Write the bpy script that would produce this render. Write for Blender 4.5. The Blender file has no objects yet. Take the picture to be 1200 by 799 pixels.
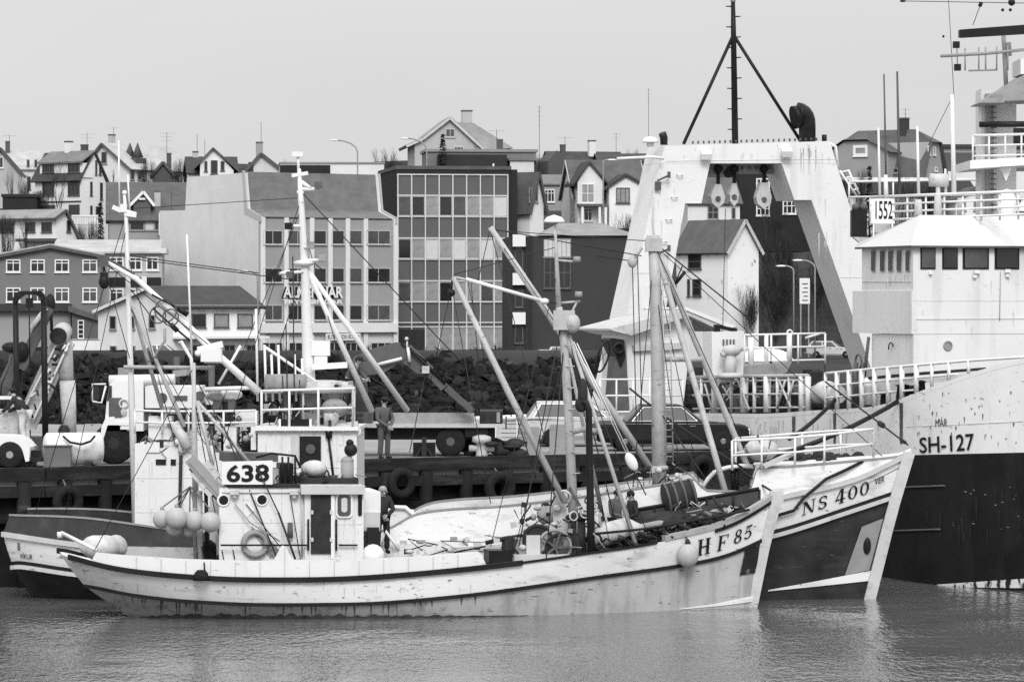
import bpy, math, random
from mathutils import Vector, Matrix
random.seed(7)
R = math.radians
V = Vector
SC = bpy.context.scene
COL = SC.collection
# pinhole of the photograph, used to lay the place out in metres (x right, y away, z up)
F, HH, YH = 4400.0, 8.0, 351.0
def P(px, py, d): return V(((px-600)*d/F, d, HH-(py-YH)*d/F))
def X(px, d): return (px-600)*d/F
def Z(py, d): return HH-(py-YH)*d/F
def PZ(px, z, d): return V(((px-600)*d/F, d, z))
def lerp(a, b, t): return a+(b-a)*t
def interp(tab, x):
    if x <= tab[0][0]:
        (x0, y0), (x1, y1) = tab[0], tab[1]
    elif x >= tab[-1][0]:
        (x0, y0), (x1, y1) = tab[-2], tab[-1]
    else:
        for (x0, y0), (x1, y1) in zip(tab, tab[1:]):
            if x0 <= x <= x1: break
    return y0+(y1-y0)*(x-x0)/(x1-x0)
def smooth_tab(tab, step=12):
    out = []; n = len(tab)
    for i in range(n-1):
        p0 = tab[max(i-1, 0)]; p1 = tab[i]; p2 = tab[i+1]; p3 = tab[min(i+2, n-1)]
        m1 = (p2[1]-p0[1])/(p2[0]-p0[0]); m2 = (p3[1]-p1[1])/(p3[0]-p1[0]); h = p2[0]-p1[0]
        k = max(2, int(h/step))
        for j in range(k):
            t = j/k
            y = (2*t**3-3*t*t+1)*p1[1]+(t**3-2*t*t+t)*h*m1+(-2*t**3+3*t*t)*p2[1]+(t**3-t*t)*h*m2
            out.append((p1[0]+h*t, y))
    out.append(tab[-1]); return out
def along(O, a, px):
    k = px-600
    return (k*O[1]-O[0]*F)/(a[0]*F-k*a[1])

# ---------------------------------------------------------------- mesh builder
class MB:
    def __init__(s): s.v = []; s.f = []; s.m = []; s.s = []
    def add(s, vs, fs, mi=0, smooth=False):
        o = len(s.v); s.v += [V(p) for p in vs]
        for f in fs: s.f.append([i+o for i in f]); s.m.append(mi); s.s.append(smooth)
        return s
    def box(s, c, sz, rot=None, mi=0):
        c = V(c); x, y, z = sz[0]/2, sz[1]/2, sz[2]/2
        vs = [V((i*x, j*y, k*z)) for i in (-1, 1) for j in (-1, 1) for k in (-1, 1)]
        if rot is not None: vs = [rot @ p for p in vs]
        return s.add([c+p for p in vs], [(0,1,3,2),(4,6,7,5),(0,4,5,1),(2,3,7,6),(0,2,6,4),(1,5,7,3)], mi)
    def bx(s, x0, x1, y0, y1, z0, z1, mi=0):
        return s.box(((x0+x1)/2, (y0+y1)/2, (z0+z1)/2), (x1-x0, y1-y0, z1-z0), None, mi)
    def beam(s, p0, p1, w, h, mi=0, up=(0,0,1)):
        p0, p1 = V(p0), V(p1); d = p1-p0; L = d.length; d.normalize(); u = V(up)
        if abs(d.dot(u)) > .98: u = V((0,1,0))
        sx = d.cross(u).normalized(); u = sx.cross(d)
        return s.box((p0+p1)/2, (L, w, h), Matrix((d, sx, u)).transposed(), mi)
    def tube(s, pts, r, n=8, mi=0, smooth=True, cap=True):
        pts = [V(p) for p in pts]; m = len(pts)
        rs = r if isinstance(r, (list, tuple)) else [r]*m
        u = None; vs = []
        for i, p in enumerate(pts):
            t = (pts[min(i+1, m-1)]-pts[max(i-1, 0)])
            if t.length < 1e-9: t = V((0,0,1))
            t.normalize()
            if u is None: u = t.orthogonal().normalized()
            else:
                u = u-t*u.dot(t)
                u = u.normalized() if u.length > 1e-6 else t.orthogonal().normalized()
            w = t.cross(u)
            for k in range(n):
                a = 2*math.pi*k/n
                vs.append(p+(u*math.cos(a)+w*math.sin(a))*rs[i])
        fs = [(i*n+k, i*n+(k+1) % n, (i+1)*n+(k+1) % n, (i+1)*n+k) for i in range(m-1) for k in range(n)]
        s.add(vs, fs, mi, smooth)
        if cap:
            o = len(s.v)-len(vs)
            s.f += [[o+k for k in reversed(range(n))], [o+(m-1)*n+k for k in range(n)]]; s.m += [mi, mi]; s.s += [False, False]
        return s
    def cyl(s, p0, p1, r0, r1=None, n=12, mi=0): return s.tube([p0, p1], [r0, r0 if r1 is None else r1], n, mi)
    def sph(s, c, r, nu=14, nv=9, mi=0, rot=None):
        c = V(c); r = V((r, r, r)) if not hasattr(r, '__len__') else V(r); vs = []
        for j in range(nv+1):
            b = math.pi*j/nv
            for i in range(nu):
                a = 2*math.pi*i/nu
                p = V((r.x*math.sin(b)*math.cos(a), r.y*math.sin(b)*math.sin(a), r.z*math.cos(b)))
                vs.append(c+(rot @ p if rot is not None else p))
        return s.add(vs, [(j*nu+i, (j+1)*nu+i, (j+1)*nu+(i+1) % nu, j*nu+(i+1) % nu) for j in range(nv) for i in range(nu)], mi, True)
    def ring(s, c, axis, R_, r, n=24, m=8, mi=0, a0=0, a1=2*math.pi):
        ax = V(axis).normalized(); u = ax.orthogonal().normalized(); w = ax.cross(u)
        if abs(a1-a0-2*math.pi) < 1e-6:
            vs = []
            for i in range(n):
                a = a0+(a1-a0)*i/n; q = u*math.cos(a)+w*math.sin(a)
                for k in range(m):
                    b = 2*math.pi*k/m; vs.append(V(c)+q*(R_+r*math.cos(b))+ax*(r*math.sin(b)))
            return s.add(vs, [(i*m+k, ((i+1) % n)*m+k, ((i+1) % n)*m+(k+1) % m, i*m+(k+1) % m) for i in range(n) for k in range(m)], mi, True)
        return s.tube([V(c)+(u*math.cos(a0+(a1-a0)*i/n)+w*math.sin(a0+(a1-a0)*i/n))*R_ for i in range(n+1)], r, m, mi)
    def prism(s, poly, ext, mi=0):
        poly = [V(p) for p in poly]; e = V(ext); n = len(poly)
        return s.add(poly+[p+e for p in poly], [list(range(n)), list(range(2*n-1, n-1, -1))]+[(i, i+n, (i+1) % n+n, (i+1) % n) for i in range(n)], mi)
    def lathe(s, base, axis, prof, n=20, mi=0):
        ax = V(axis).normalized(); u = ax.orthogonal().normalized(); w = ax.cross(u); vs = []
        for h, r in prof:
            for k in range(n):
                a = 2*math.pi*k/n; vs.append(V(base)+ax*h+(u*math.cos(a)+w*math.sin(a))*max(r, 1e-4))
        m = len(prof)
        s.add(vs, [(i*n+k, i*n+(k+1) % n, (i+1)*n+(k+1) % n, (i+1)*n+k) for i in range(m-1) for k in range(n)], mi, True)
        o = len(s.v)-len(vs); s.f += [[o+k for k in reversed(range(n))], [o+(m-1)*n+k for k in range(n)]]; s.m += [mi]*2; s.s += [False]*2
        return s
    def grid(s, rows, mi=0, smooth=True):
        n = len(rows[0]); m = len(rows)
        return s.add([p for r in rows for p in r], [(j*n+i, j*n+i+1, (j+1)*n+i+1, (j+1)*n+i) for j in range(m-1) for i in range(n-1)], mi, smooth)
    def mesh(s, name, mats, off=V((0,0,0))):
        me = bpy.data.meshes.new(name)
        me.from_pydata([tuple(p-off) for p in s.v], [], s.f)
        for m in (mats if isinstance(mats, (list, tuple)) else [mats]): me.materials.append(m)
        me.polygons.foreach_set('material_index', s.m); me.polygons.foreach_set('use_smooth', s.s)
        me.update(); return me

def root_of(o):
    while o.parent: o = o.parent
    return o
def obj(name, mb, mats, parent=None, local=False, loc=None):
    """one mesh object; world coordinates are turned into the root's frame (roots built this way are not rotated)"""
    if parent is None and loc is None:
        xs = [p.x for p in mb.v]; ys = [p.y for p in mb.v]; zs = [p.z for p in mb.v]
        loc = V(((min(xs)+max(xs))/2, (min(ys)+max(ys))/2, min(zs)))
    off = V((0,0,0))
    if not local: off = V(loc) if parent is None else root_of(parent).location.copy()
    o = bpy.data.objects.new(name, mb.mesh(name, mats, off)); COL.objects.link(o)
    if parent is not None: o.parent = parent
    else: o.location = loc
    return o
def tag(o, label, cat, group=None):
    o['label'] = label; o['category'] = cat
    if group: o['group'] = group
    return o
def thing(name, label, cat, loc=(0,0,0), rz=0, group=None):
    o = bpy.data.objects.new(name, None); COL.objects.link(o); o.empty_display_size = .2
    o.location = loc; o.rotation_euler = (0, 0, rz); return tag(o, label, cat, group)
def structure(o, kind='structure'): o['kind'] = kind; return o
def copy_tree(o, parent=None):
    c = o.copy(); COL.objects.link(c)
    if parent is not None: c.parent = parent
    for ch in list(o.children): copy_tree(ch, c)
    return c

# ---------------------------------------------------------------- materials (all greys: a black and white film)
def mat(name, v, rough=.7, var=.18, scale=2.0, dirt=None, dv=.05, ds=1.2, dst=(1,1,1), dth=(.55,.7), bump=0, bs=8, planks=0, metal=0, spec=.4, trans=0, scuff=0, sv=.08):
    m = bpy.data.materials.new(name); m.use_nodes = True; nt = m.node_tree; N = nt.nodes; L = nt.links
    b = N['Principled BSDF']; b.inputs['Roughness'].default_value = rough; b.inputs['Metallic'].default_value = metal
    if v < .13 and 'glass' not in name: spec = .14
    b.inputs['Specular IOR Level'].default_value = spec
    tc = N.new('ShaderNodeTexCoord')
    def noise(sc, st=(1,1,1), det=5):
        mp = N.new('ShaderNodeMapping'); mp.inputs['Scale'].default_value = st; L.new(tc.outputs['Object'], mp.inputs[0])
        n = N.new('ShaderNodeTexNoise'); n.inputs['Scale'].default_value = sc; n.inputs['Detail'].default_value = det; n.inputs['Roughness'].default_value = .62
        L.new(mp.outputs[0], n.inputs['Vector']); return n.outputs['Fac']
    def mr(x, a, b_, c, d):
        n = N.new('ShaderNodeMapRange'); n.inputs[1].default_value = a; n.inputs[2].default_value = b_; n.inputs[3].default_value = c; n.inputs[4].default_value = d
        L.new(x, n.inputs[0]); return n.outputs[0]
    val = mr(noise(scale), .25, .75, v*(1-var), min(v*(1+var), .9))
    if dirt:
        fac = mr(noise(ds, dst, 7), dth[0], dth[1], 0, dirt)
        mx = N.new('ShaderNodeMix'); mx.data_type = 'FLOAT'
        L.new(fac, mx.inputs[0]); L.new(val, mx.inputs[2]); mx.inputs[3].default_value = dv
        val = mx.outputs[0]
    if scuff:
        f2 = mr(noise(5.5, (.55, .55, 1.5), 8), .62, .68, 0, scuff); mx = N.new('ShaderNodeMix'); mx.data_type = 'FLOAT'
        L.new(f2, mx.inputs[0]); L.new(val, mx.inputs[2]); mx.inputs[3].default_value = sv; val = mx.outputs[0]
    cc = N.new('ShaderNodeCombineColor')
    for i in range(3): L.new(val, cc.inputs[i])
    L.new(cc.outputs[0], b.inputs['Base Color'])
    if bump or planks:
        h = None
        if bump: h = noise(bs)
        if planks:
            w = N.new('ShaderNodeTexWave'); w.wave_type = 'BANDS'; w.bands_direction = 'Z'; w.wave_profile = 'SAW'
            w.inputs['Scale'].default_value = planks; w.inputs['Distortion'].default_value = .25; w.inputs['Detail'].default_value = 2
            L.new(tc.outputs['Object'], w.inputs['Vector'])
            if h is None: h = w.outputs['Fac']
            else:
                ad = N.new('ShaderNodeMath'); ad.operation = 'ADD'; L.new(h, ad.inputs[0]); L.new(w.outputs['Fac'], ad.inputs[1]); h = ad.outputs[0]
        bp = N.new('ShaderNodeBump'); bp.inputs['Strength'].default_value = bump or .25; bp.inputs['Distance'].default_value = .03
        L.new(h, bp.inputs['Height']); L.new(bp.outputs[0], b.inputs['Normal'])
    return m
M = {}
M['white'] = mat('white_paint', .70, .5, .05, 1.2, dirt=.35, dv=.35, ds=1.6, dst=(1.6,1.6,.5), dth=(.58,.85), bump=.08, scuff=0.35)
M['clean'] = mat('clean_white', .74, .5, .03, 1)
M['hullwhite'] = mat('white_hull_paint', .80, .45, .05, 1.2, dirt=.7, dv=.2, ds=1.5, dst=(.7,.7,2.6), dth=(.54,.78), bump=.12, planks=1.9, scuff=0.75)
M['hullgrey'] = mat('light_grey_hull', .46, .5, .10, 1.5, dirt=.6, dv=.14, ds=1.1, dst=(2.4,2.4,.35), dth=(.47,.72), bump=.12, planks=1.9, scuff=0.6)
M['hullrust'] = mat('streaked_hull', .42, .55, .15, 1.5, dirt=.8, dv=.07, ds=1.3, dst=(2.6,2.6,.22), dth=(.5,.72), planks=1.6, scuff=0.7)
M['hulldark'] = mat('dark_hull_paint', .035, .4, .5, 1.5, dirt=.4, dv=.075, ds=1.6, dst=(.5,.5,2.5), dth=(.5,.7), planks=1.4)
M['black'] = mat('black_paint', .016, .42, .4, 1.5)
M['blackhull'] = mat('black_ship_plating', .014, .5, .45, .8, dirt=.5, dv=.035, ds=.8, dst=(1.6,1.6,.4), dth=(.52,.75), bump=.05, bs=1.2)
M['shipgrey'] = mat('weathered_ship_plating', .80, .5, .06, .8, dirt=.5, dv=.22, ds=.9, dst=(1.5,1.5,.4), dth=(.57,.8), bump=.06, bs=1, scuff=0.5)
M['shipwhite'] = mat('ship_white', .71, .5, .04, .6, dirt=.45, dv=.33, ds=1, dst=(2,2,.2), dth=(.54,.8), bump=.04, bs=.8, scuff=0.2)
M['weed'] = mat('waterline_weed', .085, .8, .6, 3, dirt=.7, dv=.03, ds=2.5, dst=(2, 2, 1))
M['blackstain'] = mat('hull_stain', .024, .7, .4, 3)
M['hull_rust_run'] = mat('rust_run', .10, .8, .4, 6)
M['grey1'] = mat('pale_grey_paint', .5, .55, .12, 2, dirt=.4, dv=.15, ds=2.5, scuff=0.5)
M['grey2'] = mat('mid_grey_paint', .28, .6, .15, 2, dirt=.4, dv=.08, ds=2.5, scuff=0.5)
M['grey3'] = mat('dark_grey_paint', .10, .6, .25, 2, dirt=.4, dv=.03, ds=2.5)
M['mast'] = mat('worn_mast_paint', .42, .5, .15, 3, dirt=.5, dv=.16, ds=4, dth=(.55,.75), scuff=0.6)
M['dark'] = mat('dark_stuff', .03, .7, .4, 4)
M['rubber'] = mat('rubber', .018, .85, .3, 5, bump=.2)
M['rope'] = mat('rope', .14, .9, .3, 20)
M['wire'] = mat('dark_wire', .035, .6, .2, 5)
M['wood'] = mat('bare_wood', .32, .75, .25, 3, dirt=.4, dv=.12, ds=3, dst=(.4,.4,4))
M['deck'] = mat('wet_deck', .12, .6, .35, 2, dirt=.5, dv=.04, ds=2)
M['pile'] = mat('tarred_timber', .011, .8, .5, 2, dirt=.4, dv=.035, ds=1.5, dst=(.6,.6,2), dth=(.55,.75), bump=.3)
M['cap'] = mat('quay_timber', .018, .8, .4, 1.5, dirt=.5, dv=.085, ds=1.2, dst=(.5,.5,3), dth=(.5,.7), bump=.3)
M['quay'] = mat('quay_concrete', .26, .8, .18, .6, dirt=.6, dv=.15, ds=.4, dth=(.5,.68), bump=.1)
M['rock'] = mat('dark_rock', .010, .85, .6, 1.6, dirt=.5, dv=.035, ds=2.5, dth=(.58,.75), bump=.5, bs=3)
M['land'] = mat('dark_winter_grass', .036, .95, .5, .06, dirt=.7, dv=.022, ds=.25, dth=(.42,.62), bump=.4, bs=1)
M['road'] = mat('asphalt', .07, .85, .2, .6)
M['carglass'] = mat('car_glass', .10, .3, .2, .9, spec=.12)
M['crane'] = mat('worn_crane_paint', .11, .6, .2, 3, dirt=.5, dv=.05, ds=3)
M['glass'] = mat('window_glass', .02, .12, .5, .8, spec=.6)
M['glass2'] = mat('window_glass_grey', .07, .2, .5, .9, spec=.6)
M['curtain'] = mat('curtained_window', .26, .4, .3, 1.5, spec=.5)
M['blind'] = mat('window_blind', .55, .5, .1, 1.5)
M['frame'] = mat('window_frame', .75, .6, .05, 2)
M['chrome'] = mat('chrome', .35, .35, .1, 3, metal=1)
M['canvas'] = mat('canvas', .5, .9, .25, 3, dirt=.4, dv=.2, ds=4, bump=.5, bs=6)
M['skin'] = mat('skin', .32, .6, .08, 8)
M['buoy'] = mat('buoy_skin', .40, .5, .12, 4, dirt=.4, dv=.28, ds=3)
def wall(v, name='rendered_wall'): return mat(name, v, .85, .07, .5, dirt=.3, dv=v*.6, ds=.5, dst=(1.5,1.5,.4), dth=(.55,.8))
W_ = {k: wall(q) for k, q in ((.06, .028), (.09, .05), (.13, .09), (.18, .115), (.24, .17), (.32, .3), (.42, .42), (.55, .6), (.7, .68), (.8, .74))}
RF = {k: mat('roofing', k, .8, .22, .8, dirt=.4, dv=k*.5, ds=1.2, dst=(.5,.5,3)) for k in (.035, .06, .1, .16, .24, .4, .6)}
M['twig'] = mat('bare_twigs', .05, .9, .3, 2)
M['ever'] = mat('evergreen_needles', .03, .9, .4, 2)

# ---------------------------------------------------------------- world, sun, camera
w = bpy.data.worlds.new('World'); SC.world = w; w.use_nodes = True
nt = w.node_tree; N = nt.nodes; L = nt.links; bg = N['Background']
EL, AZ = 40, 176          # sun elevation, compass direction of the sun seen from above (0 = +y)
sky = N.new('ShaderNodeTexSky'); sky.sky_type = 'NISHITA'; sky.sun_disc = False
sky.sun_elevation = R(EL); sky.sun_rotation = R(AZ); sky.air_density = 1; sky.dust_density = 6; sky.ozone_density = 1
bw = N.new('ShaderNodeRGBToBW'); L.new(sky.outputs[0], bw.inputs[0])
cl = N.new('ShaderNodeMix'); cl.data_type = 'FLOAT'; cl.inputs[0].default_value = .88
L.new(bw.outputs[0], cl.inputs[2])
# soft high cloud sheet: very faint unevenness in the overcast
tc = N.new('ShaderNodeTexCoord')
sx = N.new('ShaderNodeSeparateXYZ'); L.new(tc.outputs['Generated'], sx.inputs[0])
oc = N.new('ShaderNodeMapRange'); oc.inputs[1].default_value = .1; oc.inputs[2].default_value = 1; oc.inputs[3].default_value = 3.5; oc.inputs[4].default_value = 7.4
L.new(sx.outputs['Z'], oc.inputs[0]); L.new(oc.outputs[0], cl.inputs[3])      # overcast: brighter overhead than at the horizon
ns = N.new('ShaderNodeTexNoise'); ns.inputs['Scale'].default_value = 2.2; ns.inputs['Detail'].default_value = 4
mp = N.new('ShaderNodeMapping'); mp.inputs['Scale'].default_value = (1, 1, 4); L.new(tc.outputs['Generated'], mp.inputs[0]); L.new(mp.outputs[0], ns.inputs['Vector'])
mr = N.new('ShaderNodeMapRange'); mr.inputs[1].default_value = .3; mr.inputs[2].default_value = .7; mr.inputs[3].default_value = .93; mr.inputs[4].default_value = 1.05; L.new(ns.outputs['Fac'], mr.inputs[0])
mu = N.new('ShaderNodeMath'); mu.operation = 'MULTIPLY'; L.new(cl.outputs[0], mu.inputs[0]); L.new(mr.outputs[0], mu.inputs[1])
L.new(mu.outputs[0], bg.inputs['Color']); bg.inputs['Strength'].default_value = .1
sl = bpy.data.lights.new('Sun', 'SUN'); sl.energy = .85; sl.angle = R(22); sl.color = (1, 1, 1)
so = bpy.data.objects.new('Sun', sl); COL.objects.link(so)
sd = V((math.sin(R(AZ))*math.cos(R(EL)), math.cos(R(AZ))*math.cos(R(EL)), math.sin(R(EL))))
so.rotation_euler = sd.to_track_quat('Z', 'Y').to_euler(); so.location = (40, -40, 60)
cam = bpy.data.cameras.new('Camera'); co = bpy.data.objects.new('Camera', cam); COL.objects.link(co)
co.location = (0, 0, HH); co.rotation_euler = (R(90), 0, 0); cam.sensor_width = 36; cam.lens = F/1200*36; cam.shift_y = -(399.5-YH)/1200
cam.clip_start = 1; cam.clip_end = 6000; SC.camera = co
SC.view_settings.view_transform = 'Standard'; SC.view_settings.look = 'None'; SC.view_settings.exposure = 1.2; SC.view_settings.gamma = 1
SC.render.engine = 'CYCLES'; SC.cycles.max_bounces = 6; SC.cycles.use_denoising = False

# ---------------------------------------------------------------- water, land, quay
def smoothstep(a, b, x):
    t = min(1, max(0, (x-a)/(b-a))); return t*t*(3-2*t)
def land_z(x, y):
    z = -2+4.7*smoothstep(146, 150.5, y)
    crest = 3.0*math.exp(-((y-152)/5.5)**2)*(1-smoothstep(4, 12, x))
    hill = .142*max(0, y-369)
    if y > 545: hill = .142*176+.02*(y-545)
    hill += 7*smoothstep(395, 480, y)*smoothstep(20, 34, x)*(1-smoothstep(60, 75, x))*0
    bumps = .5*math.sin(x*.11+y*.05)*math.sin(y*.07-x*.03)*smoothstep(340, 400, y)
    return z+crest+hill+bumps+.25
mb = MB()
ys = [140, 144, 146, 147.5, 149, 150, 151, 152, 154, 156, 158, 161, 165, 172, 180, 200, 230, 260, 300, 330]+[340+8*i for i in range(36)]+[640, 700, 800, 1000, 1500, 2500]
xs = [-1500, -700, -300, -160, -120]+[-100+4*i for i in range(51)]+[120, 160, 300, 700, 1500]
mb.grid([[V((x, y, land_z(x, y))) for x in xs] for y in ys])
structure(obj('ground', mb, M['land']))

wm = bpy.data.materials.new('harbour_water'); wm.use_nodes = True; nt = wm.node_tree; N = nt.nodes; L = nt.links
b = N['Principled BSDF']; b.inputs['Base Color'].default_value = (.125, .125, .125, 1); b.inputs['Roughness'].default_value = .07; b.inputs['IOR'].default_value = 1.33
tc = N.new('ShaderNodeTexCoord')
def wn(sc, st, det):
    mp = N.new('ShaderNodeMapping'); mp.inputs['Scale'].default_value = st; L.new(tc.outputs['Object'], mp.inputs[0])
    n = N.new('ShaderNodeTexNoise'); n.inputs['Scale'].default_value = sc; n.inputs['Detail'].default_value = det; n.inputs['Roughness'].default_value = .6; L.new(mp.outputs[0], n.inputs['Vector']); return n.outputs['Fac']
def math_(op, a, b_):
    n = N.new('ShaderNodeMath'); n.operation = op
    for i, q in enumerate((a, b_)):
        if isinstance(q, (int, float)): n.inputs[i].default_value = q
        else: L.new(q, n.inputs[i])
    return n.outputs[0]
fine = wn(5.5, (1, .36, 1), 2); broad = wn(.9, (1, .6, 1), 2); patch = wn(.12, (1, 1.2, 1), 3)
hgt = math_('ADD', math_('MULTIPLY', fine, .85), math_('MULTIPLY', broad, .45))
pm = N.new('ShaderNodeMapRange'); pm.inputs[1].default_value = .35; pm.inputs[2].default_value = .65; pm.inputs[3].default_value = .25; pm.inputs[4].default_value = 1.1; L.new(patch, pm.inputs[0])
hgt = math_('MULTIPLY', hgt, pm.outputs[0])
bp = N.new('ShaderNodeBump'); bp.inputs['Strength'].default_value = 1; bp.inputs['Distance'].default_value = .062
L.new(hgt, bp.inputs['Height']); L.new(bp.outputs[0], b.inputs['Normal'])
mb = MB(); mb.grid([[V((x, y, 0)) for x in (-400, 400)] for y in (-200, 147)])
structure(obj('water', mb, wm))

ZQ = 3.27
def qpt(px, d): return V((X(px, d), d, ZQ))
Q = [V((-40, 94.2, ZQ)), qpt(50, 104.8), qpt(470, 111.0), qpt(880, 116.5)]
u_ship = V((.317, -.9484, 0)); u_port = V((.9484, .317, 0))
Qend = Q[3]-u_ship*32
mb = MB(); top = [Q[0], Q[1], Q[2], Q[3], Qend, V((-40, 148.5, ZQ))]
mb.prism([p-V((0,0,.5)) for p in top], (0, 0, .5))
structure(obj('quay_deck', mb, M['quay']))
def qedge(px):                      # point of the quay edge under image column px
    for a, c in zip(Q[:3], Q[1:]):
        dr = (c-a); t = along(a, dr, px)
        if t <= 1.0001: return a+dr*t
    return a+dr*t
# quay face: timber wall, cap beams, piles
qn = [V((c-a).normalized().cross(V((0,0,1)))) for a, c in zip(Q, Q[1:4])]
wallt = thing('timber_quay_wall', 'dark tarred timber quay wall behind the moored fishing boats', 'quay wall', Q[1]-V((0,0,ZQ)))
mb = MB()
for (a, c), n in zip(zip(Q, Q[1:4]), qn): mb.beam(a-n*.35-V((0,0,2.2)), c-n*.35-V((0,0,2.2)), .3, 4.3)
mb.beam(Q[3]-u_port*.35-V((0,0,2.2)), Qend-u_port*.35-V((0,0,2.2)), .3, 4.3)
obj('sheeting', mb, M['pile'], wallt)
for dz, hh, off, m_ in ((-.12, .34, .06, 'cap'), (-.62, .3, .03, 'cap'), (-1.35, .26, 0, 'pile')):
    for (a, c), n in zip(zip(Q, Q[1:4]), qn):
        m2 = MB(); m2.beam(a+n*off+V((0,0,dz)), c+n*off+V((0,0,dz)), .36, hh); obj('waling_beam', m2, M[m_], wallt)
k = 0
for px in list(range(-20, 860, 47)):
    p = qedge(px); n = qn[1] if px > 60 else qn[0]
    m2 = MB(); q = p+n*.1; m2.tube([q+V((0,0,-.35)), q+V((0,0,-4.2))], .2, 10); obj('pile', m2, M['pile' if px % 3 else 'cap'], wallt)
# hanging tyres
def tyre_fender(px, py, label, rr=.46):
    p = qedge(px); n = qn[1] if px > 60 else qn[0]
    c = p+n*.52; c.z = Z(py, c.y)
    t = MB(); t.ring(c, n, rr*.72, rr*.3, 26, 10); o = obj('tyre_fender', t, M['rubber']); tag(o, label, 'tyre fender', 'tyres hung along the quay wall')
    r2 = MB(); r2.tube([c+V((0,0,rr*.6)), c-n*.3+V((0,0,ZQ-c.z-.3))], .025, 6); obj('rope', r2, M['rope'], o)
tyre_fender(70, 588, 'large dark tyre hung on the quay wall behind the dark boat stern')
tyre_fender(575, 572, 'large dark tyre hung on the quay wall between the two derrick booms', .52)
tyre_fender(460, 566, 'dark tyre on the quay wall below the standing man in cap')
tyre_fender(812, 552, 'dark tyre on the quay wall right of the thick grey mast', .5)

# rock bank behind the quay
mb = MB(); rng = random.Random(3)
def bank_z(x, y):
    t = (y-141)/(152-141); return lerp(ZQ-.3, 5.55, smoothstep(0, 1, t))
for i in range(6500):
    x = rng.uniform(-26, 9); t = rng.random(); y = 140.5+t*12
    fade = 1-smoothstep(5, 9.5, x)
    r = rng.choice([.09, .13, .17, .22, .3])*rng.uniform(.8, 1.2)*(1 if rng.random() < .9 else 1.7)
    z = lerp(ZQ-.2, bank_z(x, y), fade)
    n0 = len(mb.v); mb.sph((x, y, z), (r*rng.uniform(.8, 1.4), r*rng.uniform(.7, 1.1), r*rng.uniform(.45, .85)), 6, 4, 0, Matrix.Rotation(rng.uniform(0, 3), 3, V((rng.random(), rng.random(), 1)).normalized()))
    for q in range(n0, len(mb.v)): mb.v[q] += V((rng.uniform(-1, 1), rng.uniform(-1, 1), rng.uniform(-1, 1)))*r*.27
for q in range(len(mb.s)): mb.s[q] = False
rngm = random.Random(5); per = 24
for q in range(0, len(mb.m), per):
    k = rngm.random(); mi = 0 if k < .78 else 1 if k < .985 else 2
    for j in range(q, min(q+per, len(mb.m))): mb.m[j] = mi
structure(tag(obj('rock_bank', mb, [M['rock'], mat('grey_rock', .021, .85, .5, 1.6, bump=.4, bs=3), mat('pale_rock', .055, .85, .4, 1.6)]), 'bank of dark boulders behind the quay', 'rocks'), 'stuff')
mb = MB(); mb.grid([[V((x, y, min(bank_z(x, y), lerp(ZQ-.2, bank_z(x, y), 1-smoothstep(5, 9.5, x)))-.35)) for x in range(-40, 13, 2)] for y in (139.5, 141, 143, 145, 147, 149, 151, 153)])
structure(obj('earth_bank', mb, M['rock']))
# ---------------------------------------------------------------- text
def text_polys(txt, bold=0.0):
    cu = bpy.data.curves.new('lettering', 'FONT'); cu.body = txt; cu.offset = bold; cu.resolution_u = 3
    o = bpy.data.objects.new('lettering', cu); COL.objects.link(o)
    dg = bpy.context.evaluated_depsgraph_get(); me = o.evaluated_get(dg).to_mesh()
    vs = [v.co.copy() for v in me.vertices]; fs = [list(p.vertices) for p in me.polygons]
    o.evaluated_get(dg).to_mesh_clear(); bpy.data.objects.remove(o); bpy.data.curves.remove(cu)
    x0 = min(v.x for v in vs); x1 = max(v.x for v in vs); y0 = min(v.y for v in vs); y1 = max(v.y for v in vs)
    return [((v.x-x0)/(x1-x0), (v.y-y0)/(y1-y0)) for v in vs], fs
def text_on(mb, txt, fn, bold=0.0, mi=0):
    """letters laid on a surface: fn(u, v) gives the point for u, v in 0..1 of the text box"""
    uv, fs = text_polys(txt, bold); mb.add([fn(u, v) for u, v in uv], fs, mi)

# ---------------------------------------------------------------- houses
_wc = {}
def win_mesh(w, h, cols, rows, fm, pm, fw, top=None):
    key = (round(w, 2), round(h, 2), cols, rows, fm, pm, fw, top)
    if key not in _wc:
        a = MB()
        for x in (-w/2+fw/2, w/2-fw/2): a.box((x, -.03, h/2), (fw, .08, h))
        for z in (fw/2, h-fw/2): a.box((0, -.03, z), (w-2*fw, .08, fw))
        for i in range(1, cols): a.box((-w/2+w*i/cols, -.028, h/2), (fw*.7, .07, h-2*fw))
        for j in range(1, rows): a.box((0, -.026, h*j/rows), (w-2*fw, .06, fw*.7))
        if top: a.box((0, -.025, h*top), (w-2*fw, .06, fw*.7))
        a.box((0, -.06, -.05), (w+.14, .14, .08))
        p = MB(); p.box((0, .0, h/2), (w-fw, .03, h-fw))
        _wc[key] = (a.mesh('window', M[fm]), p.mesh('pane', M[pm]))
    return _wc[key]
def window(parent, loc, rz, w, h, cols=2, rows=1, fm='frame', pm='glass', fw=.09, top=None):
    a, p = win_mesh(w, h, cols, rows, fm, pm, fw, top)
    o = bpy.data.objects.new('window', a); COL.objects.link(o); o.parent = parent; o.location = loc; o.rotation_euler = (0, 0, rz)
    q = bpy.data.objects.new('pane', p); COL.objects.link(q); q.parent = o
    return o
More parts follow.
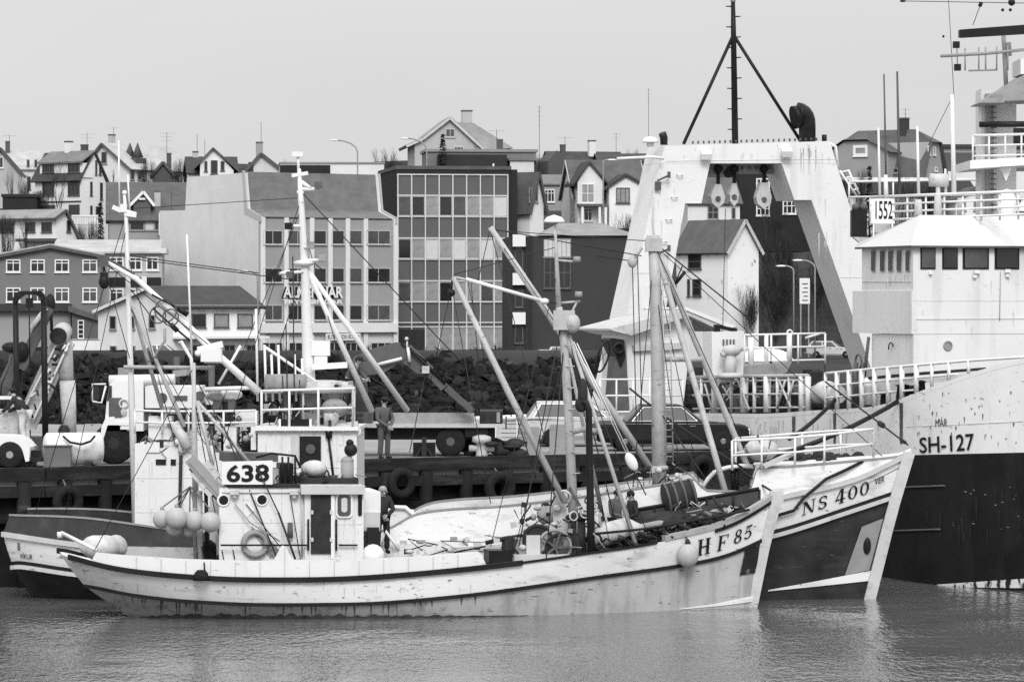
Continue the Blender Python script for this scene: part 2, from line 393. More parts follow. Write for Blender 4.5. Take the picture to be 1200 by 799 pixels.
class House:
    def __init__(s, name, label, cat, pl, pm, pr, yb, d, rz, depth=None, group=None):
        th = R(rz); s.th = th; a = V((math.cos(th), math.sin(th), 0)); b = V((-math.sin(th), math.cos(th), 0))
        s.a, s.b = a, b; zb = Z(yb, d); C = V((X(pm, d), d, zb))
        if rz >= 0:
            s.O = C; s.W = along(C, a, pr)
            s.D = depth if depth else (along(C, b, pl) if pl < pm else 8)
        else:
            t = along(C, a, pl); s.O = C+a*t; s.W = -t
            s.D = depth if depth else (along(C, b, pr) if pr > pm else 8)
        s.zb = zb; s.d = d; s.rz = rz
        s.t = thing(name, label, cat, s.O, th, group)
    def hz(s, py, d=None): return Z(py, d or s.d)-s.zb
    def fr(s, px, py, y=0):
        O = s.O+s.b*y; t = along(O, s.a, px); dd = O[1]+s.a[1]*t; return t, Z(py, dd)-s.zb
    def sd(s, px, py):
        O = s.O+(s.a*s.W if s.rz < 0 else V((0,0,0))); t = along(O, s.b, px); dd = O[1]+s.b[1]*t; return t, Z(py, dd)-s.zb
    def part(s, name, mb, m, parent=None): return obj(name, mb, m, parent or s.t, local=True)
    def body(s, prof, axis, mw, name='wall'):
        """prof: outline of the end wall, (across, height) points; axis 'x' = ridge along the front"""
        mb = MB(); prof = [(p_, -3.0 if abs(z) < 1e-6 else z) for p_, z in prof]
        if axis == 'x': mb.prism([V((0, y, z)) for y, z in prof], (s.W, 0, 0))
        else: mb.prism([V((x, 0, z)) for x, z in prof], (0, s.D, 0))
        s.part(name, mb, mw)
    def slabs(s, prof, axis, mr, over=.3, th=.16, name='roof', x0=0, x1=None, y0=0, y1=None, trim=None):
        mb = MB(); x1 = s.W if x1 is None else x1; y1 = s.D if y1 is None else y1
        for (p, q) in zip(prof, prof[1:]):
            d = V((q[0]-p[0], q[1]-p[1], 0)); n = V((-d.y, d.x, 0)).normalized()
            if n.y < 0: n = -n
            pp = [V((p[0], p[1], 0)), V((q[0], q[1], 0)), V((q[0], q[1], 0))+n*th, V((p[0], p[1], 0))+n*th]
            if axis == 'x': mb.prism([V((x0-over, k.x, k.y+.01)) for k in pp], (x1-x0+2*over, 0, 0))
            else: mb.prism([V((k.x, y0-over, k.y+.01)) for k in pp], (0, y1-y0+2*over, 0))
        r = s.part(name, mb, mr)
        if trim:
            for e in ((x0-over-.03, x1+over+.03) if axis == 'x' else (y0-over-.03, y1+over+.03)):
                tb = MB()
                for (p, q) in zip(prof, prof[1:]):
                    if axis == 'x': tb.beam((e, p[0], p[1]), (e, q[0], q[1]), .07, .28)
                    else: tb.beam((p[0], e, p[1]), (q[0], e, q[1]), .07, .28)
                obj('barge_board', tb, trim, r, local=True)
        return r
    def gable(s, eave, ridge, axis, mw, mr, over=.35, trim=None, rx=.5, th=.16):
        A = s.D if axis == 'x' else s.W
        s.body([(0, 0), (A, 0), (A, eave), (A*rx, ridge), (0, eave)], axis, mw)
        k = (ridge-eave)/(A*rx); k2 = (ridge-eave)/(A*(1-rx))
        return s.slabs([(-over, eave-over*k), (A*rx, ridge), (A+over, eave-over*k2)], axis, mr, over, th, trim=trim)
    def flat(s, h, mw, mr, over=.15, th=.35):
        mb = MB(); mb.bx(0, s.W, 0, s.D, -3, h); s.part('wall', mb, mw)
        mb = MB(); mb.bx(-over, s.W+over, -over, s.D+over, h+.002, h+th); return s.part('roof', mb, mr)
    def win(s, px0, py0, px1, py1, face='f', cols=2, rows=1, fm='frame', pm='glass', fw=.09, top=None, y=0):
        if face == 'f':
            x0, z1 = s.fr(px0, py0, y); x1, z0 = s.fr(px1, py1, y)
            return window(s.t, ((x0+x1)/2, y-.02, z0), 0, x1-x0, z1-z0, cols, rows, fm, pm, fw, top)
        x0, z1 = s.sd(px0, py0); x1, z0 = s.sd(px1, py1)
        if s.rz >= 0: return window(s.t, (-.02, (x0+x1)/2, z0), R(-90), abs(x1-x0), z1-z0, cols, rows, fm, pm, fw, top)
        return window(s.t, (s.W+.02, (x0+x1)/2, z0), R(90), abs(x1-x0), z1-z0, cols, rows, fm, pm, fw, top)
    def chimney(s, px, py, w, y, m, zbot, cap=True, parent=None):
        x, z = s.fr(px, py, y); w *= .74; mb = MB(); mb.bx(x-w/2, x+w/2, y-w/2, y+w/2, zbot, z)
        o = s.part('chimney', mb, m, parent)
        if cap: c = MB(); c.bx(x-w*.55, x+w*.55, y-w*.55, y+w*.55, z+.002, z+.16); s.part('chimney_cap', c, M['grey3'], o)
    def antenna(s, px, ytop, y, zbot, bars=3, parent=None, ln=.9):
        x, z = s.fr(px, ytop, y); mb = MB(); mb.tube([(x, y, zbot), (x, y, z)], .026, 5)
        for i in range(bars): mb.tube([(x-ln*(1-.2*i), y, z-.15-.45*i), (x+ln*(1-.2*i), y, z-.15-.45*i)], .013, 4)
        s.part('antenna', mb, M['wire'], parent)
def slab_part(s, name, lo, hi, m): mb = MB(); mb.bx(lo[0], hi[0], lo[1], hi[1], lo[2], hi[2]); return s.part(name, mb, m)

G_ = 'houses on the hillside'
# --- B1 grey gabled hall at far left
h = House('warehouse', 'long mid grey gabled hall with rows of white framed windows', 'building', -70, -60, 118, 417, 338, 6, depth=16)
W = h.W; xr = h.fr(59, 0)[0]; k1 = h.fr(59, 289)[1]; e1 = h.fr(115, 299)[1]; e0 = h.fr(0, 299)[1]; xl = h.fr(0, 0)[0]
h.body([(0, 0), (W, 0), (W, e1-.1), (xr, k1), (0, e1-.9)], 'y', W_[.24])
h.slabs([(-.3, e1-1.0), (xr, k1), (W+.3, e1-.15)], 'y', RF[.4], .4, .25, trim=M['grey3'])
rr = random.Random(1)
for y0, y1 in ((304, 319), (337, 354)):
    for x0, x1 in ((7, 24), (35.5, 52.5), (64, 81), (96.5, 114)): h.win(x0, y0, x1, y1, cols=2, top=.72, pm=rr.choice(['glass', 'glass2', 'glass']), fw=.11)
x0, z0 = h.fr(84, 358); slab_part(h, 'canopy', (0, -1.2, z0-.5), (x0, -.02, z0+.15), W_[.09])
z1 = h.fr(0, 416)[1]; slab_part(h, 'lower_wall', (0, -.5, 0), (x0-.05, -.015, z0-.52), W_[.32])
x2 = h.fr(116, 0)[0]; slab_part(h, 'annex', (x0+.05, -2.0, 0), (x2, -.02, h.fr(0, 366)[1]), W_[.18])
mb = MB(); mb.prism([(x0-.3, -2.4, h.fr(0, 358)[1]), (x2, -2.4, h.fr(0, 370)[1]), (x2, -2.4, h.fr(0, 372)[1]-.3), (x0-.3, -2.4, h.fr(0, 361)[1]-.3)], (0, 2.36, 0)); h.part('annex_roof', mb, RF[.1])
h.win(91, 375, 98.5, 397, cols=1, rows=4, y=-2.0)
g = House('garage', 'low plain white garage box beside the white two storey house', 'building', 80, 83, 117, 426, 325, 5, depth=6); g.flat(g.hz(399), W_[.8], RF[.24], .02, .1)

# --- B1b pale flat roofed block behind the hall
h = House('flat_roofed_block', 'pale grey flat roofed block between the grey hall and the tall blank gable', 'building', 96, 98, 190, 417, 352, 4, depth=10)
h.flat(h.hz(297), W_[.42], RF[.6], .4, .5)
for x0, x1 in ((128, 145), (151, 166.5), (171, 186)):
    h.win(x0, 301, x1, 317, cols=2, top=.7, pm='glass', fw=.14); h.win(x0, 338, x1, 354, cols=2, top=.7, fw=.14)
x0, z0 = h.fr(128, 325); x1, z1 = h.fr(189, 336); slab_part(h, 'dark_band', (x0, -.12, z1), (x1, -.02, z0), W_[.06])
mb = MB(); q0 = h.fr(60, 279, 6); q1 = h.fr(189, 297, 0)
mb.prism([(h.fr(60, 0)[0], -.5, h.fr(0, 295)[1]), (h.fr(60, 0)[0], 9, h.fr(0, 279)[1]), (h.fr(60, 0)[0], 9, h.fr(0, 281)[1]), (h.fr(60, 0)[0], -.5, h.fr(0, 297)[1])], (W+0*W if False else h.fr(188, 0)[0]-h.fr(60, 0)[0], 0, 0)); h.part('sloping_roof', mb, RF[.4])
x0, z0 = h.fr(166, 324); x1, z1 = h.fr(172, 345); slab_part(h, 'vent_pipe', (x0, -.5, z1), (x1, -.14, z0), W_[.8])

# --- B2 white two storey house, gable to the left
h = House('white_house', 'white two storey house with dark shallow roof and open garage', 'house', 115, 203, 304, 424, 316, 38)
ev = h.hz(359); D = h.D
yr, zr = h.sd(163, 338)
mb = MB(); lo = h.sd(116, 364)[1]
h.body([(0, 0), (D, 0), (D, lo), (D*.30, h.sd(176, 339)[1]), (0, ev)], 'x', W_[.8])
pr = [(-.5, ev-.25), (D*.30, h.sd(176, 337.5)[1]), (D+.3, lo-.1)]
h.slabs(pr, 'x', RF[.06], .35, .2, trim=M['clean'])
for x0, x1 in ((224, 241), (250.5, 268), (278, 296)): h.win(x0, 367.5, x1, 384, cols=1, fm='grey3', fw=.1, pm='glass' if x0 == 224 else 'curtain')
mb = MB(); mb.bx(-.15, h.W+.3, -1.1, -.02, h.hz(397), h.hz(394.5)); h.part('balcony_slab', mb, M['clean'])
mb = MB(); mb.bx(-.15, h.W+.3, -.25, -.03, h.hz(361), h.hz(357.5)); h.part('fascia', mb, M['clean'])
for x0, x1 in ((224, 236), (262, 275), (288, 300)): h.win(x0, 404, x1, 423, cols=2, fm='grey2', pm='glass')
for x0, x1, y0, y1 in ((129, 136.5, 370, 386), (151.5, 158.5, 370, 385.5), (175, 182.5, 369, 385), (129.5, 137, 405, 421.5), (152, 159, 405, 421)): h.win(x0, y0, x1, y1, 's', cols=1, fm='grey2', fw=.08)
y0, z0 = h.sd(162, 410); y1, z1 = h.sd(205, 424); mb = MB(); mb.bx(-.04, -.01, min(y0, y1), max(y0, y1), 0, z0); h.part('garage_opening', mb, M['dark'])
for zz in (.55,):
    mb = MB(); q = h.sd(190, 421); mb.bx(-1.2, -.1, q[0]-1.2, q[0]+1.0, 0, .6); h.part('white_door', mb, M['grey1'])

# --- B3 big office block: blank gable left, insurance facade right
h = House('office_block', 'large pale office block with blank stepped gable and pillared grey facade', 'office building', 187, 303, 463, 420, 352, 36)
D = h.D; W = h.W; s = h.sd
prof = [(0, 0), (D, 0), (D, s(188, 247)[1]), (s(217, 0)[0], s(217, 246.5)[1]), (s(219, 0)[0], s(219, 208)[1]), (s(285, 0)[0], s(285, 202.5)[1]), (s(288.5, 0)[0], s(288.5, 246)[1]), (0, s(303, 254)[1])]
mb = MB(); mb.prism([V((0, y, z)) for y, z in prof], (W, 0, 0)); h.part('wall', mb, W_[.55])
A0 = s(288.5, 0)[0]; z0 = h.hz(254); z1 = s(288.5, 246)[1]; z2 = s(285, 202.5)[1]; A1 = s(285, 0)[0]
mb = MB(); mb.prism([(.5, -.25, z0), (.5, A0-.05, z1+.05), (.5, A1-.05, z2+.1), (.5, A1+.15, z2+.1), (.5, A0+.2, z1-.1), (.5, 0, z0-.3)], (W-1.0, 0, 0)); h.part('mansard_roof', mb, RF[.16])
for xx in (-.02, W-.12):
    mb = MB(); mb.prism([(xx, -.35, z0-.5), (xx, -.35, z0+.08), (xx, A0-.15, z1+.2), (xx, A1-.15, z2+.2), (xx, A1+.2, z2+.2), (xx, A0+.3, z1-.4)], (.14, 0, 0)); h.part('parapet', mb, W_[.42])
# facade panels
xs = [305, 331, 362, 383, 404, 425, 458]
def fp(px, py): return h.fr(px, py)
zt = fp(380, 255.5)[1]; zb_ = fp(380, 378)[1]; x0 = 0.02; x1 = W
mb = MB(); mb.bx(0, W, -.10, -.02, zb_-.02, zt); h.part('grey_panel', mb, W_[.32])
for px in (304.5, 332, 362, 383.5, 404, 425, 460):
    x = h.fr(px+2.5, 0)[0]; mb = MB(); mb.bx(x-.24, x+.24, -.22, -.1, 0, zt); h.part('pillar', mb, W_[.7])
bays = ((308, 330.5), (337, 360), (367, 382), (388, 403), (409, 424), (429, 457))
rr = random.Random(4)
for y0, y1 in ((270, 286.5), (314, 331), (357.5, 375)):
    for i, (b0, b1) in enumerate(bays):
        h.win(b0, y0, b1, y1, cols=2 if i in (0, 1, 5) else 1, fm='grey1', pm=rr.choice(['glass', 'glass2', 'glass']), fw=.06, y=-.13)
mb = MB(); mb.bx(0, W, -.5, -.02, h.hz(390), zb_-.03); h.part('shop_fascia', mb, W_[.7])
for b0, b1 in ((307, 331), (338, 362), (370, 402), (404, 424), (434, 459)): h.win(b0, 401, b1, 419, cols=3, fm='grey1', pm='glass', y=-.2)
sg = MB(); q0 = h.fr(378, 390.5); q1 = h.fr(418, 398.5); sg.bx(q0[0], q1[0], -.66, -.52, q1[1], q0[1]); sgo = h.part('shop_sign', sg, M['clean'])
tb = MB(); text_on(tb, 'BLOMABUDIN BURKNI', lambda u, v: V((lerp(q0[0]+.15, q1[0]-.15, u), -.672, lerp(q1[1]+.12, q0[1]-.12, v))), .012); h.part('lettering', tb, M['black'], sgo)
l0 = h.fr(328, 335.5); l1 = h.fr(398, 349)
tb = MB(); text_on(tb, 'ALMENNAR', lambda u, v: V((lerp(l0[0], l1[0], u), -.60, lerp(l1[1], l0[1], v))), .03)
lt = h.part('sign_lettering', tb, M['clean'])
tb = MB(); text_on(tb, 'ALMENNAR', lambda u, v: V((lerp(l0[0]-.12, l1[0]-.12, u), -.45, lerp(l1[1]-.04, l0[1]-.04, v))), .06); h.part('painted_letter_shadow', tb, M['black'], lt)  # black offset copy of the letters paints their cast shadow
l2 = h.fr(327, 351); l3 = h.fr(398, 356)
tb = MB(); text_on(tb, 'TRYGGINGAR', lambda u, v: V((lerp(l2[0], l3[0], u), -.60, lerp(l3[1], l2[1], v))), .03); h.part('sign_lettering', tb, M['clean'])

# --- B4 office tower with gridded curtain wall
h = House('office_tower', 'flat roofed office tower with light gridded curtain wall and black sides', 'office building', 444, 465, 598, 418, 368, 8.5)
h.flat(h.hz(198.5), W_[.06], RF[.1], .1, .35)
mb = MB(); mb.bx(.02, h.W-.3, -.06, -.01, h.hz(413), h.hz(205)); h.part('spandrel_panel', mb, W_[.18])
cx = [466+16.1*i for i in range(9)]
rows = ((230, 253), (280, 303), (330.5, 353.5)); rr = random.Random(9)
pats = [['glass2', 'glass', 'curtain', 'glass', 'glass2', 'curtain', 'curtain', 'blind'], ['glass', 'curtain', 'blind', 'curtain', 'blind', 'curtain', 'blind', 'curtain'], ['glass2', 'curtain', 'curtain', 'glass', 'curtain', 'curtain', 'glass2', 'curtain']]
for (y0, y1), pt in zip(rows, pats):
    for i in range(8): h.win(cx[i]+.6, y0, cx[i+1]-.6, y1, cols=1, fm='grey1', pm=pt[i], fw=.06, y=-.07)
for i in range(2, 8): h.win(cx[i]+.6, 384.5, cx[i+1]-.6, 414, cols=1, fm='grey1', pm='curtain', fw=.06, y=-.07)
mb = MB()
for i in range(9):
    x = h.fr(cx[i], 0)[0]; mb.bx(x-.05, x+.05, -.24, -.07, h.hz(414), h.hz(204.5))
for py in (204.5, 229, 254, 279, 304, 329, 354, 378, 383): mb.bx(0, h.W-.25, -.2, -.065, h.hz(py)-.055, h.hz(py)+.055)
h.part('grid_mullions', mb, W_[.55])
x0 = h.fr(468, 0)[0]; x1 = h.fr(497, 0)[0]; mb = MB(); mb.bx(x0, x1, -.3, -.07, 0, h.hz(386)); h.part('entrance', mb, M['dark'])
mb = MB(); x1 = h.fr(607, 0)[0]; mb.bx(h.W+.03, h.W+.75, .3, 8, -3, h.hz(198)); h.part('stair_tower', mb, W_[.06])

# --- B5 low dark brick building
h = House('brick_building', 'low dark brick building with pale hipped roof and tall glazed entrance', 'building', 596, 598, 745, 418, 322, 3, depth=14)
mb = MB(); e = h.hz(277); mb.bx(0, h.W, 0, h.D, 0, e); h.part('brick_wall', mb, W_[.09])
k0, k1 = h.hz(276), h.hz(260); W = h.W
x0 = h.fr(632, 0)[0]; mb = MB(); mb.add([(x0, -.3, k0), (W+.3, -.3, k0), (W+.3, h.D, k0), (x0, h.D, k0), (x0+2, 5, k1), (W-2.6, 5, k1)], [(0, 1, 5, 4), (1, 2, 5), (2, 3, 4, 5), (3, 0, 4)]); h.part('roof', mb, RF[.24])
h.win(637, 279.5, 669, 301, cols=6, rows=1, pm='blind', fm='grey2', fw=.06); h.win(637, 301, 669, 338, cols=4, rows=2, pm='glass', fm='grey3', fw=.1)
for px, py in ((606, 281), (606, 326), (606, 372)):
    q = h.fr(600.5, py-6); r_ = h.fr(615.5, py+8); mb = MB(); mb.bx(q[0], r_[0], -.5, -.2, r_[1], q[1]); h.part('sign_panel', mb, M['clean'])
for px in (601, 617, 622): x = h.fr(px, 0)[0]; mb = MB(); mb.bx(x-.1, x+.1, -.2, -.02, 0, e); h.part('dark_pilaster', mb, M['dark'])
for y0, y1 in ((288, 318), (340, 360), (382, 402)): h.win(603, y0, 613, y1, cols=1, fm='grey3', pm='glass')

# --- B6 white house seen through the gantry
h = House('white_gabled_house', 'tall white gabled house with peeling gable seen under the trawler gantry', 'house', 793, 853, 889, 384, 318, -52)
e = h.hz(292); r = h.hz(258)
h.gable(e, r, 'x', mat('peeling_white_render', .8, .8, .04, .6, dirt=.85, dv=.1, ds=1.4, dth=(.63,.68)), RF[.1], .3, trim=M['grey1'])
for x0, x1, y0, y1 in ((807, 822, 298, 315), (812, 822, 327, 347), (806, 809, 327, 347)): h.win(x0, y0, x1, y1, cols=1, rows=2, fm='grey3')
# --- house behind it
h = House('small_white_house', 'small white house with grey sloping roof behind the hanging blocks', 'house', 800, 806, 867, 275, 400, 8, depth=8, group=G_)
h.gable(h.hz(238), h.hz(208), 'x', W_[.7], RF[.1], .3)
h.win(829, 241, 842, 257, cols=2, rows=2, fm='grey2'); h.win(857, 243, 862, 257, cols=1, fm='grey2')
h = House('dark_clad_house', 'dark clad house with white framed windows behind the gantry opening', 'house', 862, 866, 950, 262, 405, 6, depth=9, group=G_)
h.gable(h.hz(200), h.hz(186), 'x', W_[.06], RF[.06], .3)
for x0, x1, y0, y1 in ((886, 902, 209, 223), (886, 902, 239, 253), (917, 933, 235, 251), (937, 946, 236, 250)): h.win(x0, y0, x1, y1, cols=3, top=.6, fw=.14)

# ---------------------------------------------------------------- hillside
# H2 tall white house with wide dormer
h = House('tall_white_house', 'tall white house with dark roof, long dormer and bright gable right', 'house', 41, 95, 127, 268, 448, -40, group=G_)
e = h.hz(210); r = h.hz(178); D = h.D
h.body([(0, 0), (D, 0), (D, e-1), (D*.45, r), (0, e)], 'x', W_[.8])
rf = h.slabs([(-.4, e-.3), (D*.45, r), (D+.2, e-1.1)], 'x', RF[.06], .3, .2)
x0, x1 = h.fr(46, 0)[0], h.fr(96, 0)[0]; mb = MB(); zt, zb = h.hz(191), h.hz(208); mb.bx(x0, x1, .1, D*.4, zb, zt); h.part('dormer', mb, W_[.8])
mb = MB(); mb.prism([(x0-.2, -.25, zt), (x0-.2, D*.45, r+.1), (x0-.2, D*.45, r+.25), (x0-.2, -.25, zt+.2)], (x1-x0+.4, 0, 0)); h.part('dormer_roof', mb, RF[.16])
for a0, a1, b0, b1 in ((50, 63.5, 193, 202), (80, 93.5, 192, 202)): h.win(a0, b0, a1, b1, cols=3, fm='grey3', y=.08)
for a0, a1, b0, b1 in ((50, 63.5, 214, 229.5), (80, 93.5, 213.5, 229), (47, 65, 240.5, 246), (81, 93.5, 240, 252)): h.win(a0, b0, a1, b1, cols=3, top=.75, fm='grey3')
for a0, a1, b0, b1 in ((111.5, 113.5, 188, 205), (116, 118.5, 189, 205), (105.5, 108, 213, 229), (117, 120, 214, 234), (105.5, 108, 241, 252), (112, 117, 242, 252)): h.win(a0, b0, a1, b1, 's', cols=1, fm='grey3')
h.chimney(80.5, 167, 1.0, D*.45, W_[.8], r-1); h.chimney(99, 171, .9, D*.6, W_[.13], r-2); h.antenna(102, 156, D*.5, r-1, 2, ln=1.3)
mb = MB(); mb.bx(0, h.W+.05, -.12, -.02, h.hz(236.5), h.hz(235.2)); h.part('string_course', mb, W_[.09])
f_ = House('white_balustrade', 'white balustrade terrace below the bright gable of the tall house', 'fence', 83, 84, 115, 264, 436, 3, depth=2, group=None)
mb = MB(); mb.bx(0, f_.W, 0, .25, f_.hz(254), f_.hz(252)); f_.part('rail', mb, M['clean'])
mb = MB(); mb.bx(0, f_.W, 0, .3, 0, f_.hz(262.5)); f_.part('base', mb, W_[.42])
for i in range(16): mb = MB(); x = f_.W*(i+.5)/16; mb.bx(x-.13, x+.13, .05, .2, f_.hz(262.5), f_.hz(254)); f_.part('baluster', mb, M['clean'])
# H1 pale house far left
h = House('pale_gabled_house', 'pale house at the left edge with dark raking gable edge', 'house', -30, -22, 45, 245, 470, 8, depth=9, group=G_)
h.gable(h.hz(198), h.hz(176), 'x', W_[.55], RF[.4], .3); 
x0 = h.fr(0, 0)[0]; xl, xr = h.fr(-26, 0)[0], h.fr(26, 0)[0]
mb = MB(); mb.prism([(xl, -2.5, 0), (xr, -2.5, 0), (xr, -2.5, h.hz(207)), (x0, -2.5, h.hz(175)), (xl, -2.5, h.hz(207))], (0, 5, 0)); h.part('front_gable', mb, W_[.42])
mb = MB()
for sx in (xl-.4, xr+.4): mb.beam((x0, -2.7, h.hz(174.5)), (sx, -2.7, h.hz(209)), .5, .35)
h.part('barge_board', mb, M['grey3'])
for a0, a1 in ((31, 35), (40, 44)): h.win(a0, 187, a1, 197, cols=1, fm='grey2'); 
h.win(-1, 184, 4, 197, cols=1, y=-2.52); h.win(32, 207, 36, 222, cols=1, fm='grey3')
h.chimney(9, 167, .8, 4, W_[.13], h.hz(180)); h.antenna(11, 158, 4.4, h.hz(176), 1)
sh = House('garden_shed', 'long dark shed roof below the leftmost pale house', 'shed', 2, 3, 42, 252, 430, 4, depth=5); sh.flat(sh.hz(231), W_[.06], RF[.035])
# H3 low white house with steep gable at right
h = House('low_white_house', 'low white house with pale roof and sharp gable above the grey hall', 'house', -14, 66, 93, 300, 388, -36, group=G_)
e = h.hz(255); r = h.hz(247); D = h.D
h.body([(0, 0), (D, 0), (D, e-2.6), (D*.35, h.hz(248)), (0, e)], 'x', W_[.8])
h.slabs([(-.6, e-.2), (D*.35, h.hz(246.5)), (D+.2, e-2.8)], 'x', RF[.32 if .32 in RF else .24], .3, .18, trim=M['grey3'])
for a0, a1 in ((0, 16), (30, 41.5), (49, 61)): h.win(a0, 260.5, a1, 272, cols=2, fm='grey3', pm='glass')
h.win(78, 258, 82.5, 272, 's', cols=1, fm='grey3')
mb = MB(); q = h.fr(28, 280); q2 = h.fr(67, 283); mb.bx(q[0], q2[0], -1.3, -.02, q2[1], q[1]); h.part('porch_roof', mb, RF[.1])
# H4 pale roof house
h = House('pale_roofed_house', 'white gabled house with pale snow grey roof and twin pointed dormers', 'house', 112, 152, 168, 222, 470, -30, depth=14, group=G_)
xr_ = h.fr(121, 0)[0]; e = h.hz(198)
h.body([(0, 0), (h.W, 0), (h.W, e), (xr_, h.hz(168)), (0, h.hz(180))], 'y', W_[.7])
h.slabs([(-.3, h.hz(182)), (xr_, h.hz(168)), (h.W+.5, h.hz(200))], 'y', RF[.4], .4, .2, trim=M['grey3'])
h.win(119, 178, 125.5, 192, cols=1, fm='grey2')
h.chimney(131, 159, .9, 5, W_[.42], h.hz(175)); h.antenna(133, 149, 6, h.hz(170), 1)
for px in (149.5, 158.5):
    x, z = h.fr(px, 187, 2.5); mb = MB(); mb.bx(x-.5, x+.5, 2, 4.2, z-1.5, z+.2); mb.lathe((x, 3, z+.25), (0, 0, 1), [(0, .75), (1.9, .02)], 4); h.part('pointed_dormer', mb, W_[.13])
for a0, a1 in ((152.5, 157, ), (161, 166)): h.win(a0, 200, a1, 211, 's', cols=1, fm='grey2')
# H5 big dark roof with small dormer gable
h = House('wide_dark_roofed_house', 'house with broad grey slate roof and little white edged dormer gable', 'house', 121, 128, 222, 276, 412, 6, depth=12, group=G_)
e = h.hz(257); 
h.gable(e, h.hz(213), 'x', W_[.32], RF[.1], .4)
x, z = h.fr(168, 224, -.2); xa, za = h.fr(152, 240, -.2); xb, _ = h.fr(181, 240, -.2)
mb = MB(); mb.prism([(xa+.4, .4, za-1.2), (xb-.4, .4, za-1.2), (xb-.4, .4, za), (x, .4, z-.3), (xa+.4, .4, za)], (0, 4, 0)); h.part('dormer', mb, W_[.18])
mb = MB(); mb.prism([(xa, .2, za), (x, .2, z), (xb, .2, za), (xb, .2, za-.3), (x, .2, z-.35), (xa, .2, za-.3)], (0, 4.5, 0)); h.part('dormer_roof', mb, RF[.1])
mb = MB(); mb.beam((xa, .14, za-.1), (x, .14, z-.05), .1, .3); mb.beam((xb, .14, za-.1), (x, .14, z-.05), .1, .3); mb.beam((xa+1, .14, za+.65), (xb-1, .14, za+.65), .1, .2); h.part('barge_board', mb, M['clean'])
h.chimney(184.5, 225.5, .9, 2, W_[.42], h.hz(242))
for a0, a1, p in ((152, 169, 'glass'), (169.5, 181, 'blind'), (181, 186, 'glass')): h.win(a0, 258.5, a1, 270, cols=1, fm='grey2', pm=p)
slab_part(h, 'white_bay', (h.fr(186, 0)[0], -2.4, 0), (h.fr(201, 0)[0], -.02, h.hz(250)), W_[.8])
h.antenna(201, 225, -1, h.hz(262), 2, ln=.5)
# H6 little dark gable + shrubs, H7 white with dark roof
h = House('small_dark_cottage', 'small dark gabled cottage with tall chimney among bare shrubs', 'house', 176, 179, 203, 222, 455, 5, depth=7, group=G_)
h.gable(h.hz(204), h.hz(190), 'y', W_[.13], RF[.035], .3, trim=M['grey3']); h.chimney(198, 181, .8, 3, W_[.13], h.hz(196)); h.antenna(195.5, 155, 3, h.hz(190), 3)
h = House('white_shingle_house', 'white house with steep dark gable roof above the blank office gable', 'house', 218, 221, 277, 224, 440, 7, depth=10, group=G_)
e = h.hz(203); h.body([(0, 0), (h.W, 0), (h.W, e), (0, e)], 'x', W_[.8])
h.slabs([(-.3, e-.2), (h.D*.4, h.hz(184)), (h.D, e)], 'x', RF[.06], .3, .2)
x = h.fr(249, 0)[0]; xl, xr = h.fr(234, 0)[0], h.fr(273, 0)[0]
mb = MB(); mb.prism([(xl, -1.5, 0), (xr, -1.5, 0), (xr, -1.5, h.hz(200)), (x, -1.5, h.hz(174)), (xl, -1.5, h.hz(192))], (0, 6, 0)); h.part('front_gable', mb, W_[.8])
mb = MB(); mb.prism([(xl-.6, -1.9, h.hz(196)), (x, -1.9, h.hz(173)), (xr+.8, -1.9, h.hz(202)), (xr+.8, -1.9, h.hz(204)), (x, -1.9, h.hz(175.5)), (xl-.6, -1.9, h.hz(198))], (0, 8, 0)); h.part('gable_roof', mb, RF[.1])
for a0, a1, b0, b1 in ((239.5, 243, 189, 201), (247, 255, 188, 204), (258.5, 263, 189, 200)): h.win(a0, b0, a1, b1, cols=1, fm='grey3', y=-1.52)
h.antenna(231, 157, 4, h.hz(186), 0); h.antenna(240, 164, 4, h.hz(186), 0); h.chimney(229, 179, .9, 4, W_[.42], h.hz(188))
h = House('dark_edged_house', 'pale house with shallow roof and tall slim mast on chimney', 'house', 284, 287, 334, 222, 450, 6, depth=9, group=G_)
h.gable(h.hz(202), h.hz(180), 'y', W_[.55], RF[.1], .4, trim=M['grey3'], rx=.4); h.win(291, 190, 297, 203, cols=2, fm='grey3'); h.chimney(304, 168, 1.1, 4, W_[.32], h.hz(185)); h.antenna(306, 143, 4, h.hz(169), 0)
h = House('flat_white_block', 'low flat white block with dark left half behind the office roof', 'building', 326, 328, 450, 225, 420, 4, depth=9)
h.flat(h.hz(192), W_[.7], RF[.24], .1, .2); x1 = h.fr(387, 0)[0]; slab_part(h, 'dark_section', (0, -.1, 0), (x1, -.01, h.hz(193.5)), W_[.06])
# H10 big white house on the ridge
h = House('ridge_house', 'big pale house on the ridge with broad swept roof and central chimney', 'house', 482, 486, 566, 215, 440, 6, depth=11, group=G_)
x = h.fr(527, 0)[0]; zt = h.hz(139)
h.body([(0, 0), (h.W, 0), (h.W, h.hz(176)), (x, zt), (0, h.hz(168))], 'y', W_[.42])
h.slabs([(-1.0, h.hz(172)), (h.W*.12, h.hz(163)), (x, zt+.05), (h.W+.4, h.hz(178))], 'y', RF[.24], .4, .2, trim=M['grey1'])
e2 = h.W; xr = h.fr(602, 0)[0]
mb = MB(); mb.add([(x, 1.5, zt-.3), (h.fr(556, 0)[0], 1.5, zt-.4), (xr, .3, h.hz(173)), (h.fr(560, 0)[0], -.3, h.hz(176)), (x, 9, h.hz(172)), (xr, 9, h.hz(173))], [(0, 1, 2, 3), (0, 4, 5, 1), (1, 5, 2), (0, 3, 4)]); h.part('side_roof', mb, RF[.24])
h.win(522, 151, 533, 161, cols=2, fm='grey1', pm='glass2'); h.win(532, 172, 543, 179, cols=3, fm='grey1')
